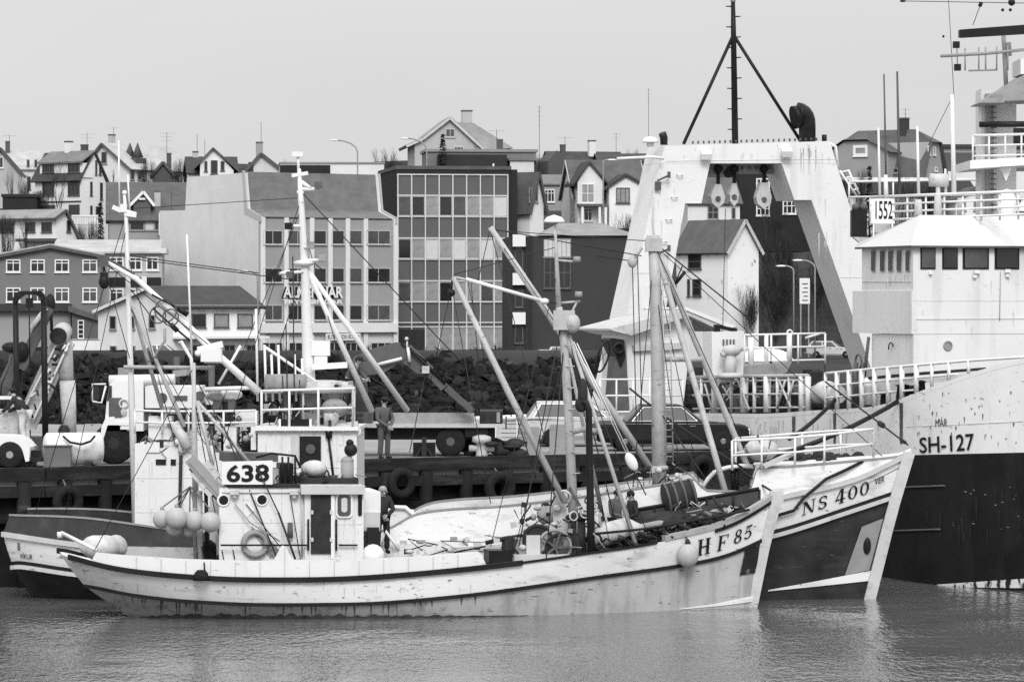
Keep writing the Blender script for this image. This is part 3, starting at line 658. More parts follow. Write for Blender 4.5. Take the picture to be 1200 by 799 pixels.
h.chimney(547, 131, 1.6, 2.5, W_[.42], h.hz(148))
h = House('roofscape_house', 'row house with dark shed roofs crowded below the big ridge house', 'house', 495, 500, 628, 222, 405, 5, depth=8, group=G_)
h.flat(h.hz(178), W_[.24], RF[.24], .2, .3); slab_part(h, 'long_roof', (h.fr(512, 0)[0], -2.2, h.hz(200)), (h.fr(592, 0)[0], -.2, h.hz(182)), RF[.035])
mb = MB(); a = h.fr(575, 199); b = h.fr(600, 184); mb.prism([(a[0], -2.5, h.hz(199)), (a[0], -2.5, h.hz(193)), (h.fr(577, 0)[0], -2.5, h.hz(192)), (h.fr(577, 0)[0], -2.5, h.hz(199))], (0, 1, 0)); h.part('white_gable', mb, W_[.8])
slab_part(h, 'pale_dormer', (h.fr(596, 0)[0], -1.8, h.hz(205)), (h.fr(624, 0)[0], -.2, h.hz(189)), W_[.55])
slab_part(h, 'dormer_roof', (h.fr(594, 0)[0], -2.0, h.hz(188.8)), (h.fr(632, 0)[0], -.1, h.hz(186)), RF[.16])
h.chimney(586, 165, .8, 4, W_[.13], h.hz(178)); h.antenna(582, 152, 4, h.hz(178), 1)
# H12 white gabled house beside tower
h = House('steep_white_house', 'white house with steep dark roof right beside the office tower', 'house', 560, 621, 637, 285, 372, -38, group=G_)
e = h.hz(240); r = h.hz(202)
h.gable(e, r, 'x', W_[.8], RF[.1], .35, trim=M['grey3'])
for a0, a1 in ((619.5, 623), (626, 630)): h.win(a0, 220, a1, 237, 's', cols=1, fm='grey2', pm='glass2')
h.win(600, 222, 604, 235, cols=1, fm='frame'); h.antenna(632, 124, 6, r-1, 6, ln=.3)
# H13 dark roofs on the ridge
h = House('dark_slate_house', 'dark slate roofed house with white chimney on the ridge skyline', 'house', 640, 652, 736, 225, 452, 14, depth=9, group=G_)
h.gable(h.hz(208), h.hz(177), 'x', W_[.13], RF[.06], .3); h.chimney(693.5, 166, 1.1, 3.5, W_[.7], h.hz(182)); h.chimney(659.5, 171, .8, 4, W_[.13], h.hz(185)); h.antenna(662, 160, 4, h.hz(171), 1); h.antenna(722, 156, 4, h.hz(178), 2, ln=.6)
x = h.fr(652, 0)[0]; mb = MB(); xl, xr, xm = h.fr(640, 0)[0], h.fr(662, 0)[0], h.fr(651, 0)[0]
mb.prism([(xl, -1, 0), (xr, -1, 0), (xr, -1, h.hz(187)), (xm, -1, h.hz(177)), (xl, -1, h.hz(189))], (0, 5, 0)); h.part('front_gable', mb, W_[.13])
h = House('long_dark_roof_house', 'low house with long dark roof below white funnel dome', 'house', 700, 703, 765, 218, 446, 4, depth=8, group=G_)
h.gable(h.hz(190), h.hz(180), 'x', W_[.32], RF[.06], .3); h.antenna(760, 104, 4, h.hz(180), 4, ln=.3)
# H14 grey two storey
h = House('grey_two_storey_house', 'plain grey two storey house with white casements and dark garage arch', 'house', 631, 633, 672, 268, 388, 4, depth=8, group=G_)
h.gable(h.hz(217), h.hz(205), 'x', W_[.32], RF[.16], .2); h.win(638, 222, 650, 237, cols=3, top=.7); h.win(663, 222, 667, 236, cols=1)
x0 = h.fr(637, 0)[0]; x1 = h.fr(664, 0)[0]; slab_part(h, 'garage_door', (x0, -.08, 0), (x1, -.01, h.hz(247)), M['grey3']); h.chimney(665, 193, 1.0, 3, W_[.8], h.hz(205))
# H15 white house with two gables
h = House('balcony_house', 'white house with dark roof, balcony and two front gables', 'house', 664, 674, 756, 268, 376, 8, depth=9, group=G_)
h.gable(h.hz(230), h.hz(187), 'x', W_[.7], RF[.1], .3, trim=M['grey1'])
def fgable(h, pl, pm_, pr, yp, yl, yr, mw, y=-1.6, base=0):
    xl, xm, xr = h.fr(pl, 0)[0], h.fr(pm_, 0)[0], h.fr(pr, 0)[0]
    mb = MB(); mb.prism([(xl, y, base), (xr, y, base), (xr, y, h.hz(yr)), (xm, y, h.hz(yp)), (xl, y, h.hz(yl))], (0, -y+3.5, 0)); h.part('front_gable', mb, mw)
    mb = MB(); o = .5; mb.prism([(xl-o, y-.3, h.hz(yl+2)), (xm, y-.3, h.hz(yp-1)), (xr+o, y-.3, h.hz(yr+2)), (xr+o, y-.3, h.hz(yr+5)), (xm, y-.3, h.hz(yp+2.5)), (xl-o, y-.3, h.hz(yl+5))], (0, -y+4, 0)); h.part('gable_roof', mb, RF[.06])
fgable(h, 674, 687.5, 703, 190, 214, 212, W_[.7]); fgable(h, 709, 728, 753, 205, 219, 219, W_[.8], -2.6)
h.win(681, 215.5, 696.5, 238, cols=2, rows=2, fm='frame', pm='curtain', y=-1.63); h.win(680, 244, 694, 259, cols=3, top=.7, y=-1.63); h.win(722, 220, 738, 238, cols=3, fm='grey3', pm='curtain', y=-2.63)
mb = MB(); a = h.fr(673, 241); b = h.fr(706, 238); mb.bx(a[0], b[0], -3.2, -1.62, a[1]-.15, a[1]+.1); h.part('balcony', mb, M['grey3'])
for px in (677, 697, 704): x = h.fr(px, 0)[0]; mb = MB(); mb.bx(x-.12, x+.12, -3.1, -2.9, 0, a[1]-.16); h.part('balcony_post', mb, M['clean'])
# H18 large hipped house right
h = House('hipped_roof_house', 'large rendered house with half hipped dark roof right of the gantry', 'house', 978, 1082, 1107, 235, 395, -34, group=G_)
e = h.hz(212); D = h.D; W = h.W; r = h.hz(150); k = h.hz(166)
h.body([(0, 0), (D, 0), (D, e-.3), (D*.72, k), (D*.28, k), (0, e-.3)], 'x', W_[.32])
xr0 = h.fr(1008, 0)[0]
mb = MB(); dy = D*.5
mb.add([(-.3, -.6, e-.6), (W+.4, -.6, e-.6), (W+.4, D*.27, k), (W-2.2, dy, r), (1.5, dy, r), (-.3, D*.27, k), (W+.4, D*.73, k), (W+.4, D+.6, e-.6), (-.3, D*.73, k), (-.3, D+.6, e-.6)],
       [(0, 1, 2, 3, 4, 5), (2, 6, 3), (3, 6, 7, 9, 8, 4), (5, 4, 8)]); h.part('roof', mb, RF[.1])
xl, xm1, xm2, xr = h.fr(977, 0)[0], h.fr(996, 0)[0], h.fr(1024, 0)[0], h.fr(1047, 0)[0]
mb = MB(); mb.prism([(xl, -1.2, 0), (xr, -1.2, 0), (xr, -1.2, h.hz(176)), (xm2, -1.2, h.hz(164)), (xm1, -1.2, h.hz(164)), (xl, -1.2, h.hz(178))], (0, 5, 0)); h.part('front_gable', mb, W_[.32])
mb = MB(); xk = (xm1+xm2)/2
mb.add([(xl-.7, -1.6, h.hz(180)), (xm1, -1.6, h.hz(162.5)), (xm2, -1.6, h.hz(162.5)), (xr+.5, -1.6, h.hz(178)), (xk, 1.2, h.hz(150.5)), (xk, 3.4, h.hz(150.5)), (xl-.7, 4, h.hz(180)), (xr+.5, 1.2, h.hz(178))], [(1, 2, 4), (0, 1, 4), (0, 4, 5), (0, 5, 6), (2, 3, 7), (2, 7, 4), (4, 7, 5)]); h.part('gable_roof', mb, RF[.1])
h.win(1000, 170.5, 1017, 183, cols=1, rows=1, fm='frame', pm='curtain', y=-1.22, fw=.3)
for a0, a1, b0, b1 in ((1087, 1090, 171, 182), (1093.5, 1096, 172, 182), (1095, 1098, 196, 201)): h.win(a0, b0, a1, b1, 's', cols=1, fm='frame', pm='glass2')
h.win(1047, 197, 1053, 203, cols=1, fm='grey2'); h.chimney(1059, 140, 1.2, dy, W_[.09], r-1); h.antenna(1061, 127, dy, r, 4, ln=.4)
h = House('grey_hall', 'long low grey hall with pale flat roof right of the hipped house', 'building', 1098, 1102, 1260, 232, 420, 4, depth=12)
h.flat(h.hz(173), W_[.32], RF[.06], .4, .35); slab_part(h, 'dark_wall', (h.fr(1104, 0)[0], -.2, 0), (h.W, -.02, h.hz(179)), W_[.13]); slab_part(h, 'white_plinth', (h.fr(1104, 0)[0], -2.0, 0), (h.W, -.21, h.hz(201.5)), W_[.7])
h = House('long_dark_roofed_shed', 'long shed with nearly black roof and pale ridge line behind the rails', 'building', 990, 993, 1143, 262, 385, 4, depth=9)
h.body([(0, 0), (h.D, 0), (h.D, h.hz(229)), (h.D*.5, h.hz(212)), (0, h.hz(229))], 'x', W_[.55])
h.slabs([(-.3, h.hz(229.5)), (h.D*.5, h.hz(212)), (h.D, h.hz(229))], 'x', RF[.035], .3, .2); mb = MB(); mb.bx(0, h.W, h.D*.5-.2, h.D*.5+.2, h.hz(212)+.2, h.hz(212)+.5); h.part('ridge_flashing', mb, M['clean'])
h = House('twin_gabled_cottage', 'small white cottage with dark edged gable beside the bridge column', 'house', 1118, 1120, 1152, 262, 380, 4, depth=6, group=G_)
h.gable(h.hz(234), h.hz(220), 'y', W_[.8], RF[.1], .3, trim=M['grey3'], rx=.75); h.win(1141, 234, 1150, 247, cols=2, fm='grey2'); h.win(1122, 236, 1132, 247, cols=2, fm='grey2')

# terrain-standing poles, lamps, billboard
def ground_at(px, d): return land_z(X(px, d), d)
def street_lamp(px, ytop, d, arm, label, name='street_lamp', zb=None):
    x = X(px, d); zt = Z(ytop, d); z0 = ground_at(px, d) if zb is None else zb
    t = thing(name, label, 'street lamp', (x, d, z0), 0, 'street lamps in the town')
    r = abs(arm)*d/F; sg = 1 if arm > 0 else -1
    mb = MB(); pts = [(x, d, z0), (x, d, zt-r*.55)]+[(x+sg*r*(1-math.cos(a))*.9, d, zt-r*.55+r*.5*math.sin(a)) for a in (.4, .8, 1.2, 1.5)]
    mb.tube(pts, .075, 6); obj('pole', mb, M['grey2'], t)
    mb = MB(); e = V(pts[-1]); mb.sph(e+V((sg*.35, 0, -.02)), (.5, .16, .1), 8, 5); obj('lamp_head', mb, M['clean'], t)
street_lamp(707, 187, 360, 7, 'tall street lamp with bright curved neck in front of balcony house')
street_lamp(930, 311, 330, -12, 'street lamp on the dark slope left of the billboard')
street_lamp(955, 304, 320, -18, 'street lamp in front of the white billboard')
street_lamp(419, 163, 395, -28, 'street lamp arching above the office block roof')
street_lamp(500, 161, 400, -26, 'street lamp reaching left beside the ridge house')
street_lamp(302, 317, 300, -14, 'thin street lamp at the corner of the insurance office')
# billboard
bx_ = 330; t = thing('billboard', 'white notice board on the dark slope behind the gantry leg', 'sign', (X(943, bx_), bx_, ground_at(943, bx_)))
mb = MB(); a, b = P(937, 326, bx_), P(949, 356, bx_); mb.bx(a.x, b.x, bx_-.1, bx_+.1, b.z, a.z); obj('board', mb, M['clean'], t)
mb = MB(); c, e = P(935.5, 357, bx_), P(953.5, 360, bx_); 
for q in (a.x+.1, b.x-.1): mb.bx(q-.06, q+.06, bx_-.05, bx_+.05, ground_at(943, bx_)-.3, b.z)
obj('post', mb, M['grey2'], t)
mb = MB()
for k in range(5): mb.bx(lerp(a.x, b.x, .25+.12*(k % 2)), lerp(a.x, b.x, .8), bx_-.125, bx_-.11, lerp(b.z, a.z, .12+.16*k), lerp(b.z, a.z, .16+.16*k))
obj('print_lines', mb, M['grey3'], t)

# ---------------------------------------------------------------- bare trees and shrubs
def tree(name, px, ytop, d, wpx, label, seed, ev=False, density=1.0, group='bare trees on the hillside'):
    rg = random.Random(seed); x = X(px, d); z0 = ground_at(px, d)-.2; zt = Z(ytop, d); Hh = max(1.5, zt-z0); Wm = wpx*d/F/2
    z0 = max(z0, zt-9); Hh = zt-z0
    t = thing(name, label, 'tree' if name.endswith('tree') else 'shrub', (x, d, z0), 0, group)
    tr = MB(); cr = MB()
    if ev:
        tr.tube([(x, d, z0), (x, d, zt)], [.14, .02], 6)
        for i in range(420):
            h_ = rg.random()**.8; r = Wm*(1-h_)*rg.uniform(.35, 1.1)+.04; a = rg.uniform(0, 6.283); c = V((x+r*math.cos(a), d+r*math.sin(a), z0+Hh*(.06+.94*h_)-.22*r))
            s_ = .22+.16*rg.random(); q = V((math.cos(a), math.sin(a), -.5))*s_; w_ = V((-math.sin(a), math.cos(a), .2))*s_*.5
            cr.add([c-w_, c+w_, c+q], [(0, 1, 2)])
        obj('trunk', tr, M['twig'], t); obj('crown', cr, M['ever'], t); return
    def limb(p, dr, ln, r, lv):
        pts = [p]; q = p; dd = dr
        for i in range(3):
            dd = (dd+V((rg.uniform(-.2, .2), rg.uniform(-.2, .2), rg.uniform(-.05, .16)))).normalized(); q = q+dd*ln/3; pts.append(q)
        (tr if lv == 0 else cr).tube(pts, [r, r*.85, r*.7, r*.5], 5 if lv == 0 else 3, cap=False)
        if lv < 4:
            n = (5 if lv == 0 else 4 if lv < 3 else 3)
            for k in range(int(n*density+.5)):
                b = pts[rg.choice([1, 2, 3, 3])]; a = rg.uniform(0, 6.283); sp = .75*min(1.6, Wm/(Hh*.32))
                nd = (dd*.8+V((math.cos(a)*sp, math.sin(a)*sp, .25))).normalized(); limb(b, nd, ln*.66, max(r*.5, .016), lv+1)
    n0 = 1 if name.endswith('tree') else 5
    for k in range(n0): limb(V((x+rg.uniform(-.5, .5)*Wm*(n0 > 1), d+rg.uniform(-.3, .3), z0)), V((rg.uniform(-.3, .3)*(n0 > 1), 0, 1)).normalized(), Hh*.42, .16 if n0 == 1 else .06, 0)
    # fit the crown to its height and width
    top = max(p.z for p in cr.v); ex = max(abs(p.x-x) for p in cr.v)
    kz = Hh/(top-z0); kx = Wm/ex
    for m_ in (tr, cr):
        for p in m_.v: p.z = z0+(p.z-z0)*kz; p.x = x+(p.x-x)*kx
    obj('trunk', tr, M['twig'], t); obj('crown', cr, M['twig'], t)
tree('bare_tree', 68, 190, 443, 34, 'tall bare tree standing before the tall white house', 2)
tree('bare_tree', 15, 193, 452, 26, 'bare tree in front of the leftmost pale gable', 3)
tree('bare_shrub', 30, 204, 440, 30, 'dense bare shrub between the pale gable and the dark shed', 4)
tree('bare_shrub', 8, 250, 382, 22, 'low bare shrub before the low white house windows', 5)
tree('bare_shrub', 172, 184, 452, 22, 'bare shrub left of the small dark cottage', 6)
tree('bare_shrub', 212, 186, 448, 26, 'thick bare shrub right of the small dark cottage', 7, density=1.2)
tree('bare_tree', 131, 198, 455, 14, 'small bare tree before the pale roofed house', 8)
tree('bare_tree', 447, 173, 430, 40, 'round bare tree behind the low flat white block', 9, density=1.15)
tree('spruce_tree', 519, 157, 402, 22, 'small dark spruce in front of the big ridge house', 10, ev=True, group=None)
tree('spruce_tree', 118, 237, 415, 12, 'dark little evergreen below the bright gable', 11, ev=True, group=None)
tree('bare_shrub', 110, 258, 402, 34, 'tangled bare shrub below the white balustrade', 12)
tree('bare_shrub', 1010, 196, 380, 26, 'bare shrub below the front gable of the hipped house', 13)
tree('spruce_tree', 1019, 194, 378, 14, 'small evergreen bush below the hipped house', 14, ev=True, group=None)
tree('bare_shrub', 1060, 203, 382, 50, 'long low bare hedge in front of the hipped house', 15, group=None)
tree('bare_shrub', 730, 248, 362, 34, 'low bare hedge in front of the right white gable', 16)
tree('bare_shrub', 905, 232, 396, 40, 'bare shrub before the dark clad house', 17)
tree('bare_shrub', 880, 330, 318, 36, 'dark bare shrub beside the peeling white house', 18)
tree('bare_shrub', 915, 262, 372, 70, 'wide dark shrub high on the slope under the gantry', 19, density=1.2)
tree('bare_shrub', 628, 178, 440, 24, 'bare shrub beside the thin aerial mast', 20)
for i, (px, yt, d, w_, k, lb_) in enumerate(((262, 183, 452, 24, 'bare_shrub', 'bare shrub behind the white shingle house'), (330, 186, 455, 30, 'bare_tree', 'thin bare tree left of the flat white block'), (640, 190, 462, 26, 'bare_tree', 'bare tree at the left end of the dark slate house'), (748, 172, 470, 30, 'bare_tree', 'bare tree rising behind the long dark roofed house'),
        (50, 222, 436, 26, 'bare_shrub', 'bare shrub over the dark garden shed'), (98, 262, 396, 30, 'bare_shrub', 'low tangled shrub right of the low white house'), (30, 252, 384, 26, 'bare_tree', 'small bare tree in front of the low white house'), (466, 184, 428, 30, 'bare_shrub', 'bare shrub beside the office tower roof'),
        (612, 176, 455, 30, 'bare_tree', 'bare tree right of the big ridge house'), (985, 200, 382, 30, 'bare_shrub', 'bare shrub left below the hipped house'), (1090, 206, 384, 34, 'bare_shrub', 'bare shrub right below the hipped house gable'), (690, 262, 352, 40, 'bare_shrub', 'low bare shrub in front of the balcony house'), (900, 300, 335, 70, 'bare_shrub', 'broad dark shrub low on the slope under the gantry'), (960, 280, 350, 50, 'bare_shrub', 'dark shrub above the white notice board'))):
    tree(k, px, yt, d, w_, lb_, 40+i, density=1.15)
# dry stone terraces on the slope and rough scrub (uncountable)
mb = MB(); rg = random.Random(21)
for i in range(5200):
    x = rg.uniform(-75, 75); y = rg.uniform(345, 520)
    if not (18 < x*330/y*1.0 < 60 and y < 470) and rg.random() < .55: continue
    z = land_z(x, y); hh = rg.uniform(.25, 1.1)
    for k in range(4):
        a = rg.uniform(0, 6.28); r = rg.uniform(.2, .7)
        mb.add([(x, y, z-.1), (x+r*math.cos(a)*.35+.06, y+r*math.sin(a)*.3, z+hh*.5), (x+r*math.cos(a), y+r*math.sin(a), z+hh)], [(0, 1, 2)])
structure(tag(obj('scrub', mb, M['twig']), 'rough dark scrub covering the slope between the houses', 'scrub'), 'stuff')
# ---------------------------------------------------------------- hulls
class Hull:
    """levels run from under water to the sheer; every level has its own length, half breadth and height line (read along the near side)"""
    def __init__(s, S, B, levels, n=56, sub=4):
        s.S, s.B = S, B; s.L = (B-S).length; s.e = (B-S).normalized(); s.n = V((s.e.y, -s.e.x, 0)); s.N = n
        s.lv = levels; near = []; far = []
        for L in levels:
            rn, rf = [], []
            for i in range(n+1):
                u = i/n; u = u*u*(3-2*u)*.35+u*.65
                a = L['a0']+(L['a1']-L['a0'])*u
                um = L.get('um', .45)
                if u < um: sh = L['s0']+(1-L['s0'])*math.sin(math.pi/2*u/um)**L.get('p', .7)
                else: sh = 1-((u-um)/(1-um))**L.get('q', 2.2)
                c = S+s.e*a; hb = L['hb']*max(sh, .012)
                pn = c+s.n*hb; pf = c-s.n*hb
                z = L['z'] if 'z' in L else Z(interp(L['tab'], 600+F*pn.x/pn.y), pn.y)
                pn.z = z; pf.z = z; rn.append(pn); rf.append(pf)
            near.append(rn); far.append(rf)
        s.key_near, s.key_far = near, far
        # smooth in-between rows
        s.near, s.far, s.band = [], [], []
        for k in range(len(levels)-1):
            for j in range(sub):
                t = j/sub
                def mix(rows):
                    r0 = rows[max(k-1, 0)]; r1 = rows[k]; r2 = rows[k+1]; r3 = rows[min(k+2, len(rows)-1)]; out = []
                    for i in range(n+1):
                        lin = r1[i].lerp(r2[i], t); m1 = (r2[i]-r0[i])*.5; m2 = (r3[i]-r1[i])*.5; h = 1
                        cm = r1[i]*(2*t**3-3*t*t+1)+m1*(t**3-2*t*t+t)+r2[i]*(-2*t**3+3*t*t)+m2*(t**3-t*t)
                        q = lin.lerp(cm, .45); q.z = lin.z; out.append(q)
                    return out
                s.near.append(mix(near)); s.far.append(mix(far)); s.band.append(k)
        s.near.append(near[-1]); s.far.append(far[-1])
    def shell(s, mats_by_band):
        mb = MB(); n = s.N
        for r in range(len(s.near)-1):
            mi = mats_by_band[s.band[r]]
            mb.grid([s.near[r], s.near[r+1]], mi); mb.grid([s.far[r+1], s.far[r]], mi)
            mb.add([s.near[r][0], s.far[r][0], s.far[r+1][0], s.near[r+1][0]], [(0, 1, 2, 3)], mi)
            mb.add([s.near[r][n], s.far[r][n], s.far[r+1][n], s.near[r+1][n]], [(3, 2, 1, 0)], mi)
        return mb
    def side(s, k, far=False): return (s.key_far if far else s.key_near)[k]
    def depth_at(s, px, py, rows=None):
        """depth of the near side under image point"""
        rows = rows or s.near; best = None; prev = None
        for r in rows:
            tab = [(600+F*p.x/p.y, p) for p in r]; q = None
            for (x0, p0), (x1, p1) in zip(tab, tab[1:]):
                if x0 <= px <= x1:
                    t = (px-x0)/(x1-x0+1e-9); q = p0.lerp(p1, t); break
            if q is None: continue
            y = YH+(HH-q.z)*F/q.y
            if prev is not None and (prev[0]-py)*(y-py) <= 0:
                t = (py-prev[0])/(y-prev[0]+1e-9); return lerp(prev[1], q.y, t)
            prev = (y, q.y)
            if best is None or abs(y-py) < best[0]: best = (abs(y-py), q.y)
        return best[1] if best else s.S.y
    def on(s, px, py, out=.02): d = s.depth_at(px, py)-out; return P(px, py, d)
    def strake(s, rowpts, w, h, mi=0, mb=None, out=0, ex=None):
        """a rubbing strake swept along points (box section), pushed outwards"""
        mb = mb or MB(); pts = rowpts; vs = []; m = len(pts)
        for i, p in enumerate(pts):
            t = (pts[min(i+1, m-1)]-pts[max(i-1, 0)]); t.z = 0; t.normalize(); nn = V((t.y, -t.x, 0))
            if ex: nn = -nn
            for a, b in ((-.02+out, -h/2), (w+out, -h/2), (w+out, h/2), (-.02+out, h/2)): vs.append(p+nn*a+V((0, 0, b)))
        fs = [(i*4+k, i*4+(k+1) % 4, (i+1)*4+(k+1) % 4, (i+1)*4+k) for i in range(m-1) for k in range(4)]+[(3, 2, 1, 0), ((m-1)*4, (m-1)*4+1, (m-1)*4+2, (m-1)*4+3)]
        return mb.add(vs, fs, mi)
    def sub(s, row, px0, px1, step=10):
        """points along a near-side row between two image columns"""
        tab = [(600+F*p.x/p.y, p) for p in row]; out = []
        k = max(2, int(abs(px1-px0)/step))
        for i in range(k+1):
            px = lerp(px0, px1, i/k)
            for (x0, p0), (x1, p1) in zip(tab, tab[1:]):
                if x0 <= px <= x1 or (p1 is tab[-1][1] and px > x1): out.append(p0.lerp(p1, (px-x0)/(x1-x0+1e-9))); break
        return out
# serif letters and figures as outlines in a unit box (u right, v up)
def _r(x0, y0, x1, y1): return [(x0, y0), (x1, y0), (x1, y1), (x0, y1)]
def _arc(cx, cy, rx, ry, a0, a1, w0, w1, n=14):
    o = []
    for i in range(n):
        q = []
        for j, t in ((0, i/n), (1, (i+1)/n)):
            a = R(lerp(a0, a1, t)); wd = lerp(w0, w1, abs(math.cos(a)))
            for sg in (-1, 1): q.append((cx+(rx+sg*wd*.5)*math.cos(a), cy+(ry+sg*w0*.5)*math.sin(a)))
        o.append([q[0], q[1], q[3], q[2]])
    return o
GL = {
 'H': [_r(.1, 0, .32, 1), _r(.68, 0, .9, 1), _r(.32, .46, .68, .55), _r(0, 0, .42, .06), _r(0, .94, .42, 1), _r(.58, 0, 1, .06), _r(.58, .94, 1, 1)],
 'F': [_r(.12, 0, .36, 1), _r(0, 0, .5, .06), _r(0, .94, .95, 1), _r(.86, .76, .95, .94), _r(.36, .48, .68, .55), _r(.62, .38, .7, .65)],
 'N': [_r(.12, 0, .2, .94), _r(.8, .06, .88, 1), [(.05, 1), (.3, 1), (.88, 0), (.74, 0)], _r(0, 0, .34, .06), _r(0, .94, .25, 1), _r(.66, .94, 1, 1)],
 'S': _arc(.5, .74, .32, .22, 30, 270, .1, .2)+_arc(.5, .27, .34, .23, 90, -150, .1, .22)+[_r(.8, .7, .88, .95), _r(.12, .05, .2, .32)],
 '4': [_r(.55, 0, .8, 1), _r(.02, .24, 1, .33), [(.02, .24), (.16, .24), (.62, 1), (.5, 1)], _r(.4, 0, .95, .05)],
 '0': _arc(.5, .5, .36, .45, 0, 360, .08, .24, 24),
 '8': _arc(.5, .74, .27, .21, 0, 360, .08, .2, 18)+_arc(.5, .27, .34, .22, 0, 360, .09, .22, 18),
 '5': [_r(.2, .87, .9, 1), _r(.2, .5, .28, .9)]+_arc(.45, .32, .36, .27, 150, -150, .1, .22, 18),
}
def serif(mb, ch, fn, mi=0):
    for poly in GL[ch]:
        # refine quads so that they lie on the curved planking
        (a, b, c, d) = poly; k = 3
        for i in range(k):
            q = [tuple(lerp(a[j], b[j], i/k) for j in (0, 1)), tuple(lerp(a[j], b[j], (i+1)/k) for j in (0, 1)), tuple(lerp(d[j], c[j], (i+1)/k) for j in (0, 1)), tuple(lerp(d[j], c[j], i/k) for j in (0, 1))]
            mb.add([fn(*p) for p in q], [(0, 1, 2, 3)], mi)

# people -----------------------------------------------------------
def person(label, base, J, cloth, legs, hair=None, cap=None, boots='black', face=None, scale=1.0, group=None):
    """J: joint name -> point (metres, x right, y away, z up from base); one skinned body, clothes over it"""
    t = thing('person', label, 'person', base, 0, group); base = V(base)
    J = {k: base+V(v)*scale for k, v in J.items()}
    def skin(name, chain, m, root):
        names = []; edges = []; rad = {}
        for a, b in chain:
            for q in (a, b):
                if q[0] not in names: names.append(q[0])
                rad[q[0]] = q[1]
            edges.append((names.index(a[0]), names.index(b[0])))
        me = bpy.data.meshes.new(name); me.from_pydata([tuple(J[n]-base) for n in names], edges, []); me.materials.append(m)
        o = bpy.data.objects.new(name, me); COL.objects.link(o); o.parent = t
        md = o.modifiers.new('Skin', 'SKIN'); md.use_smooth_shade = True
        for i, n in enumerate(names):
            sv = me.skin_vertices[0].data[i]; r = rad[n]*scale; sv.radius = (r, r) if not isinstance(r, tuple) else r; sv.use_root = (n == root)
        sb = o.modifiers.new('Subdivision', 'SUBSURF'); sb.levels = 1; sb.render_levels = 1
        return o
    mid = lambda a, b, t_=.5: J[a].lerp(J[b], t_)
    J['belly'] = mid('pelvis', 'chest', .5)
    for sd in 'lr':
        J['fa'+sd] = mid('el'+sd, 'wr'+sd, .5); J['ua'+sd] = mid('sh'+sd, 'el'+sd, .5)
        if 'kn'+sd in J: J['th'+sd] = mid('hi'+sd, 'kn'+sd, .5); J['ca'+sd] = mid('kn'+sd, 'an'+sd, .4)
    hasleg = 'knl' in J
    body = [(('pelvis', .13), ('belly', .12)), (('belly', .12), ('chest', .14)), (('chest', .14), ('neck', .055)), (('neck', .055), ('head', .095)), (('head', .095), ('crown', .075))]
    coat = [(('pelvis', .165), ('belly', .16)), (('belly', .16), ('chest', .175)), (('chest', .175), ('neck', .085))]
    trs = []
    bt = []
    for sd in 'lr':
        body += [(('chest', .14), ('sh'+sd, .06)), (('sh'+sd, .06), ('el'+sd, .042)), (('el'+sd, .042), ('wr'+sd, .03))]
        coat += [(('chest', .175), ('sh'+sd, .085)), (('sh'+sd, .085), ('ua'+sd, .075)), (('ua'+sd, .075), ('el'+sd, .065)), (('el'+sd, .065), ('wr'+sd, .055))]
        if hasleg:
            body += [(('pelvis', .13), ('hi'+sd, .085)), (('hi'+sd, .085), ('kn'+sd, .055)), (('kn'+sd, .055), ('an'+sd, .038))]
            trs += [(('pelvis', .15), ('hi'+sd, .115)), (('hi'+sd, .115), ('th'+sd, .105)), (('th'+sd, .105), ('kn'+sd, .085)), (('kn'+sd, .085), ('ca'+sd, .085)), (('ca'+sd, .085), ('an'+sd, .075))]
            bt.append([(('an'+sd, .07), ('he'+sd, .06)), (('he'+sd, .06), ('to'+sd, .05))])
    skin('body', body, M['skin'], 'pelvis'); skin('jacket', coat, M[cloth], 'pelvis')
    if trs: skin('trousers', trs, M[legs], 'pelvis')
    for sd, ch in zip('lr', bt): skin('boot', ch, M[boots], 'an'+sd)
    f = V(face or (0, -1, 0)).normalized(); r_ = f.cross(V((0, 0, 1))).normalized(); hd = J['head']
    mb = MB(); mb.beam(hd+f*.085*scale+V((0, 0, .01)), hd+f*.125*scale-V((0, 0, .025)), .03, .03); obj('nose', mb, M['skin'], t)
    for sg in (-1, 1):
        mb = MB(); mb.sph(hd+f*.088*scale+r_*sg*.036*scale+V((0, 0, .025)), .014, 6, 4); obj('eye', mb, M['black'], t)
        mb = MB(); mb.sph(hd+r_*sg*.098*scale, (.02, .025, .035), 6, 5); obj('ear', mb, M['skin'], t)
    mb = MB(); mb.beam(hd+f*.09*scale-r_*.03-V((0, 0, .05)), hd+f*.09*scale+r_*.03-V((0, 0, .05)), .01, .012); obj('mouth', mb, M['dark'], t)
    if hair: mb = MB(); mb.sph(hd+V((0, 0, .045*scale))-f*.025, (.11*scale, .115*scale, .1*scale), 12, 8); obj('hair', mb, M[hair], t)
    if cap:
        mb = MB(); c = hd+V((0, 0, .075*scale)); mb.sph(c, (.118*scale, .12*scale, .085*scale), 12, 8); mb.beam(c+f*.08, c+f*.19-V((0, 0, .02)), .16, .02); obj('cap', mb, M[cap], t)
    for sd in 'lr':
        w_ = J['wr'+sd]; dr = (w_-J['el'+sd]).normalized(); sx = dr.cross(f).normalized() if abs(dr.dot(f)) < .95 else r_
        mb = MB(); mb.tube([w_-dr*.02, w_+dr*.05, w_+dr*.09], [.028, .04, .036], 8)
        for k in range(4):
            q = w_+dr*.085+sx*(k-1.5)*.019; ln = (.07, .085, .08, .06)[k]; mb.tube([q, q+dr*ln*.55, q+dr*ln*.85+f*ln*.35], [.0105, .0095, .008], 6)
        q = w_+dr*.03+sx*.035; mb.tube([q, q+sx*.03+dr*.035, q+sx*.03+dr*.07+f*.01], [.013, .011, .009], 6); obj('hand', mb, M['skin'], t)
    return t
